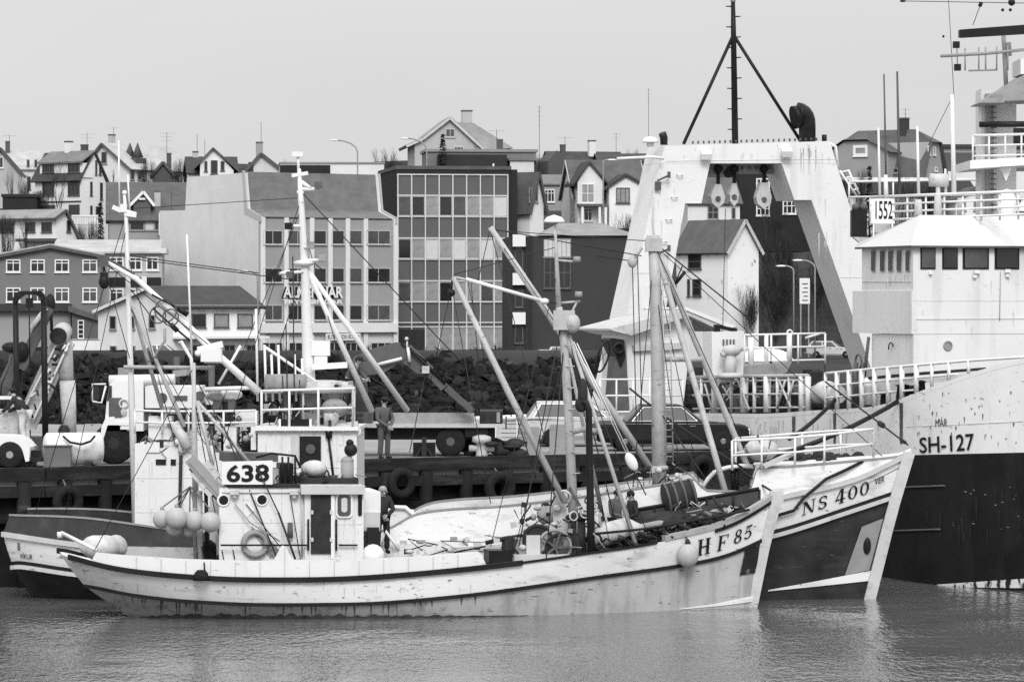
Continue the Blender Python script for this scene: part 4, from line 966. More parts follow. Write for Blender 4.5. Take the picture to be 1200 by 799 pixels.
def pose(h=1.76, yaw=0, **kw):
    """a standing figure; kw overrides joints. x to its left seen from the camera when yaw = 0 faces the camera"""
    s_ = h/1.76
    J = dict(pelvis=(0, 0, .95), chest=(0, 0, 1.32), neck=(0, 0, 1.5), head=(0, -.02, 1.64), crown=(0, 0, 1.74),
             shl=(.19, 0, 1.42), shr=(-.19, 0, 1.42), ell=(.26, .02, 1.12), elr=(-.26, .02, 1.12), wrl=(.27, -.06, .88), wrr=(-.27, -.06, .88),
             hil=(.1, 0, .9), hir=(-.1, 0, .9), knl=(.12, -.02, .5), knr=(-.12, -.02, .5), anl=(.13, .02, .1), anr=(-.13, .02, .1),
             hel=(.13, .0, .06), her=(-.13, 0, .06), tol=(.14, -.17, .045), tor=(-.14, -.17, .045))
    J.update(kw); c, q = math.cos(yaw), math.sin(yaw)
    return {k: (s_*(c*v[0]-q*v[1]), s_*(q*v[0]+c*v[1]), s_*v[2]) for k, v in J.items() if v is not None}
def yawdir(yaw): return (math.sin(yaw), -math.cos(yaw), 0)

def rails(parent, name, pts, h, nmid, r=.028, m='clean', posts=None, top_r=None, lift=0):
    """guard rail: pts along its foot; posts at every point"""
    pts = [V(p) for p in pts]
    for j in range(nmid+1):
        z = h*(nmid+1-j)/(nmid+1); mb = MB(); mb.tube([p+V((0, 0, z)) for p in pts], r if j else (top_r or r*1.15), 6); obj('rail_bar', mb, M[m], parent)
    for p in (posts or pts):
        mb = MB(); mb.tube([V(p), V(p)+V((0, 0, h))], r*1.1, 6); obj('rail_post', mb, M[m], parent)
def wire(parent, a, b, r=.018, sag=0, m='wire', name='stay_wire'):
    a, b = V(a), V(b); pts = [a.lerp(b, i/8)-V((0, 0, sag*4*(i/8)*(1-i/8))) for i in range(9)] if sag else [a, b]
    mb = MB(); mb.tube(pts, r, 5); return obj(name, mb, M[m], parent)

# ================================================================ HF 85 (nearest boat)
S = V((X(72, 94.7), 94.7, 0)); B = V((X(914, 98.0), 98.0, 0))
t_low = smooth_tab([(72, 688), (99, 686), (150, 696), (200, 702.5), (250, 706), (297, 708), (375, 708), (450, 706), (550, 697), (600, 690.5), (700, 676), (800, 662), (850, 651), (894, 632), (914, 620)])
t_up = smooth_tab([(60, 648.5), (72, 650), (125, 664), (175, 671.5), (250, 677.5), (300, 679), (400, 678), (500, 671), (600, 660.5), (690, 648), (752, 639), (800, 629), (850, 616), (880, 601), (905, 585), (914, 579)])
L = (B-S).length
e = (B-S).normalized(); n_ = V((e.y, -e.x, 0))
def apos(px, d=None, hb=0): return along(S+n_*hb, e, px)
H1 = Hull(S, B, [
    dict(a0=apos(190), a1=apos(872), hb=1.35, s0=.05, um=.45, q=1.7, z=-.7),
    dict(a0=apos(150), a1=apos(884.5), hb=1.78, s0=.05, um=.45, q=1.9, z=0),
    dict(a0=apos(98), a1=apos(898), hb=2.0, s0=.2, um=.45, q=2.1, tab=t_low, p=.6),
    dict(a0=apos(71), a1=apos(914), hb=2.1, s0=.42, um=.45, q=2.4, tab=t_up, p=.5)])
hf = thing('fishing_boat', 'white wooden fishing boat HF 85 with low wheelhouse, nearest on the water', 'boat', (S+B)*.5, 0, 'moored fishing boats')
hull = obj('hull', H1.shell([2, 1, 0]), [M['hullwhite'], M['hullgrey'], M['hullrust']], hf)
# lower grey planking toward the bow is cleaner than the streaked quarter: two materials by station
me = hull.data
for p in me.polygons:
    if p.material_index == 1 and p.center.x+hf.location.x < X(520, 95): p.material_index = 2
mb = MB(); H1.strake(H1.sub(H1.side(3), 72, 612, 9), .07, .13, mb=mb); H1.strake(H1.sub(H1.side(3), 612, 770, 9), .03, .06, mb=mb); H1.strake([p-V((0, 0, .05)) for p in H1.sub(H1.side(3), 838, 911, 8)], .03, .09, mb=mb); H1.strake(H1.side(3, True), .07, .14, mb=mb, ex=True); obj('rubbing_strake', mb, M['black'], hull)  # short black strip at the bow paints the shadow line under the cap rail
mb = MB(); H1.strake(H1.side(2), .05, .09, mb=mb); H1.strake(H1.side(2, True), .05, .09, mb=mb, ex=True); obj('rubbing_strake', mb, M['black'], hull)
# stem post
st = [P(914, 578, 97.9), P(898, 640, 97.9), P(884.5, 706, 97.9), P(874, 735, 97.9)]
mb = MB()
for a, b in zip(st, st[1:]): mb.beam(a-e*.05, b-e*.05, .2, .27)
mb.box(P(910, 582, 97.95), (.34, .3, .3)); obj('stem_post', mb, M['grey1'], hull)
# white wedge and dark boot at the bow waterline
mb = MB()
pw = [(796, 713), (840, 706.5), (884, 697.5), (883, 704.5), (845, 709.5), (800, 713.4)]
for (a, b, c, d) in ((0, 1, 4, 5), (1, 2, 3, 4)): mb.add([H1.on(*pw[i], .03) for i in (a, b, c, d)], [(0, 1, 2, 3)])
obj('white_boot_wedge', mb, M['hullwhite'], hull)
# dark patch for the anchor
mb = MB(); pp = [(873, 645), (893, 634), (885, 671), (867, 674)]
mb.grid([[H1.on(lerp(lerp(pp[0][0], pp[1][0], u), lerp(pp[3][0], pp[2][0], u), v), lerp(lerp(pp[0][1], pp[1][1], u), lerp(pp[3][1], pp[2][1], u), v), .035) for u in (0, .25, .5, .75, 1)] for v in (0, .33, .66, 1)])
obj('anchor_patch', mb, mat('scraped_dark_patch', .02, .7, .4, 2, dirt=.8, dv=.2, ds=2.2, dth=(.56, .62)), hull)
# lettering HF 85 : box corner pixels per glyph  (left-bottom, right-bottom, right-top, left-top)
def glyph(parent, ch, H, q, out=.04):
    mb = MB()
    def fn(u, v):
        a = (lerp(q[0][0], q[1][0], u), lerp(q[0][1], q[1][1], u)); b = (lerp(q[3][0], q[2][0], u), lerp(q[3][1], q[2][1], u))
        return H.on(lerp(a[0], b[0], v), lerp(a[1], b[1], v), out)
    serif(mb, ch, fn); obj('registration_letter', mb, M['black'], parent)
glyph(hull, 'H', H1, [(817, 651.5), (832, 648), (833.5, 629), (818.5, 632.5)])
glyph(hull, 'F', H1, [(840, 646), (852, 643), (855, 625), (842.5, 628)])
glyph(hull, '8', H1, [(859, 638), (869, 635), (871.5, 618), (861.5, 621)])
glyph(hull, '5', H1, [(871, 633), (881, 629.5), (883, 613.5), (873.5, 617)])
# deck
def deckrow(dz, inset=.1): return [(p-(H1.n*inset)+V((0, 0, dz)), q+(H1.n*inset)+V((0, 0, dz))) for p, q in zip(H1.side(3), H1.side(3, True))]
rows = deckrow(-.12); mb = MB(); mb.grid([[a, a.lerp(b, .5)+V((0, 0, .07)), b] for a, b in rows[1:-2]]); obj('deck', mb, M['deck'], hull)
# aft bulwark of white panels, near side, with its hump and far side
def bul(px0, px1, ytab, name, m, thick=.06, inset=.06, step=8):
    pts = H1.sub(H1.side(3), px0, px1, step); mb = MB(); vs = []
    for p in pts:
        px = 600+F*p.x/p.y; b = p-H1.n*inset+V((0, 0, .02)); zt = Z(interp(ytab, px), b.y)
        zt = max(zt, b.z+.01)
        for q, z in ((b, b.z), (b, zt), (b-H1.n*thick, zt), (b-H1.n*thick, b.z)): vs.append(V((q.x, q.y, z)))
    m_ = len(pts); mb.add(vs, [(i*4+k, i*4+(k+1) % 4, i*4+4+(k+1) % 4, i*4+4+k) for i in range(m_-1) for k in range(4)]+[(0, 1, 2, 3), tuple((m_-1)*4+k for k in (3, 2, 1, 0))])
    return obj(name, mb, m, hull)
bt = [(108, 656), (113, 647), (150, 650.5), (212, 654.5), (297, 657), (318, 656.5), (322, 655), (326, 648), (329, 641), (332, 638.5), (336, 641), (340, 650), (345, 656), (420, 655.5), (512, 650), (561, 645.5), (565, 650), (570, 661)]
bul(108, 570, bt, 'bulwark', M['white'], step=2.5)
mb = MB()
for px in range(160, 560, 29):
    a = H1.on(px, interp(bt, px)+1.5, 0); b = H1.on(px, interp(t_up, px)-1.5, 0); p = H1.sub(H1.side(3), px, px+1, 1)[0]-H1.n*.045
    mb.beam((p.x, p.y, a.z), (p.x, p.y, b.z+.05), .012, .025)
obj('panel_joints', mb, M['grey1'], hull)
# bow cap rail, near side (bare wood) and the low side strip amidships
cap = [p+V((0, 0, .07)) for p in H1.sub(H1.side(3), 779, 908, 8)]
mb = MB(); H1.strake(cap, .17, .13, mb=mb, out=-.13); obj('cap_rail', mb, M['wood'], hull)
# far side bulwark, white aft, dark board forward
def farwall(px0, px1, hts, m, name, thick=.07):
    mb = MB(); vs = []; pts = []
    row = H1.side(3, True); tab = [(600+F*p.x/p.y, p) for p in row]
    k = int((px1-px0)/10)
    for i in range(k+1):
        px = lerp(px0, px1, i/k)
        for (x0, p0), (x1, p1) in zip(tab, tab[1:]):
            if x0 <= px <= x1: p = p0.lerp(p1, (px-x0)/(x1-x0)); break
        zt = Z(interp(hts, px), p.y); b = p+H1.n*.05; pts.append((px, V((b.x, b.y, zt))))
        for q, z in ((b, p.z-.1), (b, zt), (b-H1.n*thick, zt), (b-H1.n*thick, p.z-.1)): vs.append(V((q.x, q.y, z)))
    m_ = k+1; mb.add(vs, [(i*4+j, i*4+(j+1) % 4, i*4+4+(j+1) % 4, i*4+4+j) for i in range(m_-1) for j in range(4)]+[(3, 2, 1, 0), tuple((m_-1)*4+j for j in (0, 1, 2, 3))])
    obj(name, mb, m, hull); return pts
farwall(120, 250, [(120, 639), (150, 640), (250, 642)], M['grey1'], 'bulwark')
farwall(440, 650, [(440, 639), (520, 633), (600, 620), (650, 611)], mat('stained_bulwark', .74, .5, .08, 2, dirt=.8, dv=.25, ds=3, dth=(.55, .66)), 'bulwark')
fp_ = farwall(735, 889, [(735, 600), (750, 597), (815, 586), (884, 574)], mat('bow_bulwark_paint', .07, .6, .3, 2, dirt=.4, dv=.03, ds=2), 'dark_bulwark')
mb = MB(); mb.tube([p+V((0, 0, .02)) for px, p in fp_], .05, 6); obj('bulwark_rail', mb, M['black'], hull)
for px, p in fp_[::3]: mb = MB(); mb.tube([p+H1.n*.06, p+H1.n*.06-V((0, 0, .55))], .03, 5); obj('bulwark_stay', mb, M['black'], hull)
# wheelhouse ------------------------------------------------------
dW = 95.1           # near face of the casing
def loc(px, py, off): p0 = along(S+n_*off, e, px); q = S+n_*off+e*p0; return V((q.x, q.y, Z(py, q.y)))
def cab(name, px0, px1, yt0, yt1, yb, off0, off1, m, parent, taper=0):
    """block aligned with the boat between image columns on its near face (off0), back face at off1"""
    a0, a1 = along(S+n_*off0, e, px0), along(S+n_*off0, e, px1); A = S+n_*off0+e*a0; Bq = S+n_*off0+e*a1
    dp = n_*(off1-off0); mb = MB()
    zs = [Z(yb, A.y), Z(yb, Bq.y), Z(yt1, Bq.y), Z(yt0, A.y)]
    front = [V((A.x, A.y, zs[0])), V((Bq.x, Bq.y, zs[1])), V((Bq.x, Bq.y, zs[2])), V((A.x, A.y, zs[3]))]
    mb.prism(front, dp); return obj(name, mb, m, parent)
OFF = 1.25
cs = cab('casing', 257, 363, 571.5, 571.5, 668, OFF, -1.2, M['white'], hf)
wh = cab('wheelhouse', 357, 426, 577, 577, 668, OFF+.12, -1.35, M['white'], hf)
cab('roof', 353, 428, 569, 569, 579, OFF+.3, -1.5, M['grey1'], wh)
cab('door', 364.5, 390.5, 580, 580, 648.5, OFF+.17, OFF+.10, M['dark'], wh)
cab('door_frame', 388, 392, 580, 580, 655, OFF+.2, OFF+.1, M['clean'], wh)
cab('front_post', 424, 446, 576, 576, 600, OFF-.4, -1.2, M['white'], wh)
def roundrect(name, px0, px1, y0, y1, off, m, parent, r=3, th=.03):
    pts = []
    for cx, cy, a0 in ((px1-r, y0+r, 0), (px0+r, y0+r, 90), (px0+r, y1-r, 180), (px1-r, y1-r, 270)):
        for k in range(5): a = R(a0+k*22.5); pts.append((cx+r*math.cos(a), cy-r*math.sin(a)))
    mb = MB(); mb.prism([loc(x, y, off) for x, y in reversed(pts)], n_*th); return obj(name, mb, m, parent)
w1 = roundrect('window', 393.5, 413, 577.5, 606.5, OFF+.13, M['clean'], wh, 5, .05); roundrect('pane', 395.5, 411, 579.5, 604.5, OFF+.185, M['glass2'], w1, 4.5, .01)
roundrect('paper_notice', 400, 407, 583, 600, OFF+.2, M['blind'], w1, 3, .005)
w2 = roundrect('window', 419.5, 424, 578.5, 604, OFF+.13, M['black'], wh, 1.5, .03)
for px, py, rx, ry in ((262, 586, 5, 6), (307, 585.5, 5.8, 6.2)):
    c = loc(px, py, OFF+.01); mb = MB(); mb.ring(c, n_, .14, .03, 20, 6); f = obj('porthole', mb, M['clean'], cs); mb = MB(); mb.cyl(c-n_*.02, c+n_*.015, .135, n=18); obj('pane', mb, M['black'], f)
for a, b in ((258.5, 362), (397, 419)):
    mb = MB(); mb.tube([loc(a, 638.5, OFF+.22), loc(b, 638.5, OFF+.22)], .024, 6); obj('handrail', mb, M['black'], cs)
for px in (361.2, 394): mb = MB(); mb.tube([loc(px, 608, OFF+.22), loc(px, 645, OFF+.22)], .028, 6); obj('grab_bar', mb, M['black'], wh)
lb = MB(); c = loc(299, 637, OFF+.08); lb.ring(c, n_, .29, .075, 26, 8); lr = obj('lifebuoy', lb, M['grey2']); tag(lr, 'grey lifebuoy on the white casing behind the sloping ramp of the near boat', 'lifebuoy')
mb = MB(); mb.tube([loc(275, 590, OFF+.1), loc(293, 612, OFF+.18), loc(328, 634, OFF+.25)], .02, 6); obj('pipe', mb, M['grey2'], cs)
v = MB(); c = loc(281.5, 668, .9); v.tube([loc(283, 600, .9), loc(283, 590, .9)], .05, 8); v.sph(loc(284, 586.5, .9), .06); obj('vent', v, M['dark'], cs)
# wheelhouse top: number board, dark boxes and pipe
cab('roof_edge', 268, 352, 567.5, 567.5, 571.2, OFF+.05, -1.1, M['dark'], cs)
nbp = cab('number_board', 260, 319.5, 541, 539.5, 567.5, OFF+.1, OFF+.02, M['clean'], cs)
mb = MB(); p = .0
text_on(mb, '638', lambda u, v: loc(lerp(265.5, 315.5, u), lerp(565-2*u*.3, 544.5-1.2*u, v), OFF+.115), .028); obj('number_lettering', mb, M['black'], nbp)
cab('deck_box', 328, 344, 543, 543, 568, .6, -.2, M['black'], cs); cab('deck_box', 320, 330, 549, 549, 568, .3, -.4, M['grey1'], cs)
cab('skylight', 262, 326, 530, 532, 541, .2, -.9, M['grey3'], cs)
b = MB(); b.sph(loc(368, 549, .2), (.34, .3, .22), 12, 8); obj('tarpaulin_bundle', b, M['canvas'], cs)
cab('dark_coaming', 352, 420, 560, 560, 570, .7, -1.0, M['dark'], cs)
for px in (331, 338, 346): mb = MB(); mb.tube([loc(px, 568, .8), loc(px, 535, .8)], .03, 5); obj('roof_post', mb, M['black'], cs)
mb = MB(); mb.tube([loc(300, 536, .8), loc(318, 531, .8), loc(346, 534, .8), loc(352, 548, .8)], .03, 6); obj('roof_rail', mb, M['black'], cs)
# funnel-like post and lamp at the front
mb = MB(); mb.cyl(loc(407, 570, .4), loc(407, 541, .4), .17, .17, 12); mb.sph(loc(407, 540, .4), (.17, .17, .13)); obj('ventilator', mb, M['grey2'], wh)
mb = MB(); mb.tube([loc(411, 545, .4), loc(411, 535, .4)], .04, 6); mb.sph(loc(411, 527, .4), .17); mb.sph(loc(410, 519, .4), .1); obj('searchlight', mb, M['black'], wh)
cab('deck_locker', 424, 445.5, 600, 600, 622, .9, .2, M['grey1'], hf); cab('dark_hatch', 431, 444.5, 618, 618, 655, 1.1, .3, M['black'], hf)
b = MB(); b.sph(loc(437, 652, 1.2), (.3, .3, .32), 12, 8); obj('white_bucket', b, M['clean'], hf)
mb = MB(); mb.tube([loc(447, 640, .6), loc(452, 622, .6), loc(468, 645, .6)], .04, 6); obj('white_rope', mb, M['clean'], hf)
# aft gear: post, stern roller, ramp, fender
mb = MB(); mb.beam(loc(224, 540, .9), loc(324, 652, 1.1), .42, .12); mb.beam(loc(222, 537, 1.05), loc(322, 649, 1.25), .06, .3); mb.beam(loc(226, 545, .7), loc(326, 657, .9), .06, .3); rp = obj('net_ramp', mb, M['grey2'], hf)
mb = MB(); mb.box(loc(241, 556, .9), (.55, .4, .5), Matrix.Rotation(R(-40), 3, 'Y')); mb.box(loc(248, 567, .9), (.5, .4, .45), Matrix.Rotation(R(-40), 3, 'Y')); obj('ramp_bracket', mb, M['grey1'], rp)
mb = MB(); mb.box(loc(286, 600, 1.1), (.45, .3, .28), Matrix.Rotation(R(-42), 3, 'Y')); obj('ramp_hinge', mb, M['clean'], rp)
mb = MB(); mb.tube([loc(227, 425, .3), loc(228, 530, .3), loc(231, 660, .3)], [.045, .075, .09], 10); gp = obj('gallows_post', mb, M['mast'], hf)
for (a, b) in (((231, 470), (292, 542)), ((231, 470), (249, 545))):
    mb = MB(); mb.tube([loc(*a, .3), loc(*b, .6)], .05, 6); obj('post_stay', mb, M['mast'], gp)
mb = MB(); mb.tube([loc(241, 560, .7), loc(243, 660, .7)], .05, 8); obj('net_post', mb, M['black'], hf); mb = MB(); mb.tube([loc(234, 575, .6), loc(235, 660, .6)], .07, 8); obj('net_post', mb, M['grey1'], hf)
mb = MB(); mb.tube([loc(74, 622.5+2, .2), loc(72, 624, .2), loc(114, 645, 1.0)], .05, 8); mb.tube([loc(70, 623, .2), loc(70, 630, .2)], .07, 8); obj('stern_boom', mb, M['clean'], hf)
b = MB(); b.sph(loc(118, 641, 0), (.52, .5, .33), 16, 8); b.sph(loc(136, 640, -.2), (.32, .4, .27), 12, 8)
for q in b.v: q += V((math.sin(q.z*9+q.x*5)*.03, 0, math.sin(q.x*8)*.03))
tag(obj('net_bundle', b, M['canvas']), 'pale canvas covered bundle lying on the stern of the near boat', 'net bundle')
b = MB(); b.lathe(H1.on(236, 674, .03)+V((0, -.05, -.12)), (0, 0, 1), [(0, .2), (.18, .17), (.26, .1)], 10); o = obj('fender', b, M['rubber']); tag(o, 'small dark half round fender on the near boat rail below the round buoys', 'fender')
mb = MB(); mb.tube([H1.on(240, 670, .1), loc(239, 655, 1.7), loc(236, 640, 1.3)], .02, 5); obj('rope', mb, M['black'], o)
mb = MB(); mb.sph(loc(97, 0, 0)*0+loc(243, 652, .3), (.3, .3, .45)); obj('black_float', mb, M['black'], hf)
mb = MB(); mb.lathe(loc(258.5, 656, 1.1), (0, 0, 1), [(0, .14), (.12, .1), (.16, .03)], 10); obj('mooring_bitt', mb, M['black'], hf)
for px, py, r, off, lab in ((190, 608, .24, .9, 'round pale buoy at the left end of the hanging bunch'), (207, 607, .275, 1.3, 'largest round pale buoy second from left in the bunch'), (204.5, 618, .22, 1.0, 'half hidden pale buoy lowest in the bunch'), (228, 610, .255, 1.25, 'round pale buoy third along the bunch in front of dark bulwark'), (246.5, 611.5, .26, 1.45, 'round pale buoy at the right end nearest the white casing'), (222, 620, .2, .95, 'small pale buoy tucked below two larger ones')):
    c = loc(px, py, off); b = MB(); b.sph(c, r, 20, 14); o = obj('mooring_buoy', b, M['buoy']); tag(o, lab, 'buoy', 'round buoys hung on the near boat')
    b = MB(); b.tube([c+V((0, 0, r-.02)), c+V((0, 0, r+.07))], .05, 8); obj('lug', b, M['grey2'], o); b = MB(); b.tube([c+V((0, 0, r+.05)), loc(223, 570, .3)], .02, 5); obj('lanyard', b, M['rope'], o)
b = MB(); c = H1.on(806, 652, .28); c = P(806, 650.5, c.y); b.sph(c, (.28, .26, .31), 18, 12); o = obj('mooring_buoy', b, M['buoy']); tag(o, 'lone round pale buoy hanging at the bow beside the letters HF', 'buoy', 'round buoys hung on the near boat')
b = MB(); b.lathe(c+V((0, 0, .26)), (0, 0, 1), [(0, .1), (.1, .06), (.16, .03)], 8); obj('lug', b, M['dark'], o); b = MB(); b.tube([c+V((0, 0, .4)), P(804.5, 632, c.y+.05), P(802, 612, c.y+.3)], .03, 5); obj('lanyard', b, M['rope'], o)
# winch and mid deck machinery
wn_ = V
def blk(name, px0, px1, y0, y1, off0, off1, m): return cab(name, px0, px1, y0, y0, y1, off0, off1, M[m], hf)
blk('winch_bed', 603, 668, 650, 661, 1.2, -.6, 'grey1'); w3 = blk('winch_housing', 617, 633, 627, 652, .9, -.2, 'grey1'); blk('winch_motor', 604, 618, 630, 655, .8, -.2, 'grey2'); blk('painted_dark_recess', 573, 601, 645, 660, .9, .1, 'black'); blk('dark_box', 592, 604, 631, 658, .7, .2, 'dark')  # leftmost black block paints the darkness of a recess
for px, py, rr_, wdt, m_ in ((650, 640, .42, .1, 'grey2'), (630, 632, .36, .3, 'dark'), (657, 643, .38, .08, 'dark')):
    c = loc(px, py, .8); mb = MB(); mb.cyl(c, c-n_*wdt, rr_, n=24); mb.ring(c, n_, rr_, .045, 24, 6); dr = obj('winch_drum', mb, M[m_], w3); mb = MB(); mb.cyl(c+n_*.05, c-n_*.9, .1, n=12); obj('axle', mb, M['grey3'], dr)
c = loc(651, 641, .95); mb = MB()
for k in range(5): a = k*1.257; mb.beam(c, c+V((math.cos(a)*e.x, math.cos(a)*e.y, math.sin(a)))*.4, .05, .05)
obj('winch_spokes', mb, M['grey3'], w3)
mb = MB(); mb.tube([loc(606, 632, .8), loc(601, 640, .95), loc(607, 648, .95), loc(604, 655, .9)], .035, 6); mb.tube([loc(569, 636, .5), loc(592, 630.5, .5), loc(612, 628, .5)], .06, 6); obj('pipework', mb, M['dark'], w3)
c = loc(643, 603, -.3); mb = MB(); mb.tube([loc(630, 604, -.3), loc(634, 603.5, -.3), loc(652, 602.5, -.3)], [.12, .22, .25], 14); mb.ring(loc(637, 603.5, -.3), e, .23, .03, 18, 6); obj('drum_float', mb, M['grey2'], hf)
mb = MB(); mb.box(loc(656, 608, -.1), (.35, .2, 1.4)); mb.box(loc(660, 618, .1), (.25, .5, .4), Matrix.Rotation(.5, 3, 'Y')); obj('winch_frame', mb, M['grey1'], hf)
mb = MB(); mb.tube([loc(676, 660, .4), loc(676, 640, .4), loc(676, 610, .4)], [.27, .26, .22], 12); mb.sph(loc(676, 606, .4), (.3, .3, .12)); obj('capstan', mb, M['dark'], hf)
rg = random.Random(5); mb = MB()
for i in range(46):
    px = rg.uniform(655, 700); py = rg.uniform(580, 655); c = loc(px, py, rg.uniform(-.6, .9)); r = rg.uniform(.04, .13)
    k = rg.random()
    if k < .4: mb.ring(c, n_+V((rg.uniform(-.5, .5), 0, rg.uniform(-.5, .5))), r*1.3, r*.25, 12, 5, rg.choice([0, 1, 2]))
    elif k < .75: mb.tube([c, c+V((rg.uniform(-.3, .3), rg.uniform(-.2, .2), rg.uniform(-.5, .3))), c+V((rg.uniform(-.4, .4), 0, rg.uniform(-.7, .2)))], .025, 5, rg.choice([0, 1, 2]))
    else: mb.box(c, (r*1.8, r, r*1.6), Matrix.Rotation(rg.uniform(0, 1), 3, 'Y'), rg.choice([0, 1, 2]))
structure(obj('tangled_gear', mb, [M['dark'], M['grey1'], M['grey2']], hf), 'stuff')
# net heap and boxes in the bow
mb = MB(); rg = random.Random(6)
for i in range(230):
    px = rg.uniform(700, 835); py0 = interp([(700, 648), (760, 634), (835, 612)], px); off = rg.uniform(-.9, 1.0)
    c = loc(px, py0-rg.uniform(-2, 10), off*(1 if px < 790 else .7)); a = rg.uniform(0, 6)
    mb.tube([c, c+V((.2*math.cos(a), .2*math.sin(a), .08)), c+V((.35*math.cos(a+1), .3*math.sin(a), -.03))], rg.choice([.02, .03, .06]), 4, 0 if rg.random() < .8 else 1)
structure(obj('net_heap', mb, [M['dark'], M['rope']], hf), 'stuff')
mb = MB(); mb.sph(loc(800, 612, -.4), (1.3, .8, .32), 16, 8); mb.sph(loc(825, 606, -.3), (.9, .6, .3), 16, 8); obj('dark_net_pile', mb, M['dark'], hf)
mb = MB(); mb.tube([loc(690, 636, .3), loc(705, 627, .3), loc(735, 619, .3), loc(752, 623, .3)], [.25, .3, .3, .18], 12); obj('white_canvas', mb, M['canvas'], hf)
blk('white_box', 746, 757, 615, 623, 0, -.5, 'clean'); blk('white_box', 828, 842, 605, 615, -.2, -.7, 'clean')
blk('winch_screen', 689, 701, 600, 635, .3, .2, 'white')
mb = MB(); mb.tube([loc(749, 618, .1), loc(812, 606.5, .1), loc(852, 597, .1)], [.09, .11, .08], 8); tag(obj('timber_spar', mb, M['wood']), 'long bare wooden spar lying across the bow of the near boat', 'spar')
mb = MB(); mb.tube([loc(690, 626, .9), loc(760, 619, .9), loc(846, 604, .9), loc(878, 597, .6)], .035, 6); mb.tube([loc(836, 583, -.3), loc(848, 600, .5), loc(849, 618, .8)], .035, 6); mb.tube([loc(868, 592, .3), loc(874, 600, .4)], .035, 6); obj('pipe_rail', mb, M['black'], hf)
# mast, tripod legs, derrick, exhaust
dm = 96.9
def pt(px, py, d): return P(px, py, d)
mb = MB(); mb.tube([pt(655, 360, dm), pt(661, 400, dm), pt(666.5, 490, dm), pt(674, 650, dm)], [.09, .11, .12, .14], 12); ms = obj('mast', mb, M['mast'], hf)
mb = MB(); mb.tube([pt(650.5, 262, dm), pt(652, 300, dm), pt(655, 368, dm)], [.025, .05, .08], 10); obj('topmast', mb, M['mast'], ms)
mb = MB(); mb.lathe(pt(649.5, 261, dm), (0, 0, 1), [(0, .28), (.05, .27), (.14, .2), (.2, .02)], 18); mb.tube([pt(650.5, 263, dm), pt(650.5, 280, dm)], .035, 6); obj('mast_dome', mb, M['clean'], ms)
for a, b in (((654, 305), (676, 307)), ((657, 355), (680, 353)), ((666, 374), (677, 352))): mb = MB(); mb.tube([pt(*a, dm), pt(*b, dm)], .03, 6); obj('spreader', mb, M['mast'], ms)
for px, py in ((678, 345), (676, 304), (672, 381), (655, 369), (661, 383)): mb = MB(); mb.cyl(pt(px, py+3, dm-.1), pt(px, py-3.5, dm-.1), .11, .09, 10); obj('mast_lamp', mb, M['grey2'], ms)
mb = MB(); mb.box(pt(661, 375, dm-.1), (.55, .4, .5)); mb.sph(pt(671, 379, dm-.2), (.2, .2, .25)); obj('mast_head_fitting', mb, M['mast'], ms)
for b, d2, r in (((745, 638), 96.4, .06), ((707, 610), 98.3, .055)): mb = MB(); mb.tube([pt(667, 393 if r > .057 else 420, dm), pt(*b, d2)], [r*.8, r], 8); obj('tripod_leg', mb, M['mast'], ms)
for k in range(9): py = 405+k*25; x = interp([(400, 661), (490, 666.5), (650, 674)], py); mb = MB(); mb.tube([pt(x, py, dm-.1), pt(x+10, py-1, dm-.25)], .018, 5); obj('mast_step', mb, M['mast'], ms)
mb = MB(); mb.tube([pt(668, 507, dm), pt(683, 503, dm), pt(705, 506, dm)], .07, 8); obj('crosstree', mb, M['mast'], ms)
mb = MB(); mb.tube([pt(662, 588, 96.6), pt(596, 460, 96.6), pt(531, 325, 96.6)], [.08, .085, .065], 10); dk = obj('derrick_boom', mb, M['mast'], hf)
mb = MB(); mb.sph(pt(529, 343, 96.6), .1); mb.tube([pt(530, 328, 96.6), pt(529, 342, 96.6)], .03, 5); obj('block', mb, M['black'], dk)
wire(dk, pt(533, 325, 96.6), pt(548, 328, 96.6), .035, m='mast'); mb = MB(); mb.tube([pt(546, 327, 96.6), pt(634, 352, 96.8)], .05, 6); mb.sph(pt(638, 353, 96.8), (.12, .1, .08)); obj('topping_rod', mb, M['clean'], dk)
wire(dk, pt(640, 353, 96.8), pt(655, 356, dm), .02)
mb = MB(); mb.tube([pt(693, 655, 96.2), pt(692, 600, 96.2), pt(690, 480, 96.2), pt(687, 472, 96.2), pt(682, 470, 96.2)], [.105, .1, .085, .08, .07], 10); ex = obj('exhaust_pipe', mb, M['black'], hf)
mb = MB(); mb.sph(pt(683, 462, 96.3), (.13, .12, .42), 12, 9); mb.sph(pt(681, 474, 96.3), (.16, .12, .2), 12, 9); tag(obj('black_bag', mb, M['dark']), 'black limp bag hung beside the bent top of the exhaust pipe', 'bag')
for a, b in (((531, 326), (500, 470)), ((531, 330), (586, 470)), ((657, 360), (600, 612)), ((668, 395), (720, 600)), ((653, 300), (560, 655)), ((596, 460), (640, 600)), ((655, 300), (905, 582)), ((668, 400), (690, 640))):
    pass
for (x0, y0), (x1, y1), d0, d1 in (((668, 398), (728, 640), dm, 97.8), ((659, 372), (608, 640), dm, 95.5), ((597, 462), (628, 560), 96.6, 96.6), ((661, 400), (640, 655), dm, 95.2), ((600, 467), (655, 590), 96.7, 97)): wire(ms, pt(x0, y0, d0), pt(x1, y1, d1), .016)
mb = MB(); a, b = pt(725, 543, 97.2), pt(741, 530, 97.2)
wire(ms, pt(672, 400, dm), pt(735, 533, 97.2), .016, m='clean'); wire(ms, pt(676, 402, dm), pt(737, 531, 97.2), .016, m='clean'); wire(ms, pt(741, 548, 97.2), pt(757, 580, 97.5), .016)
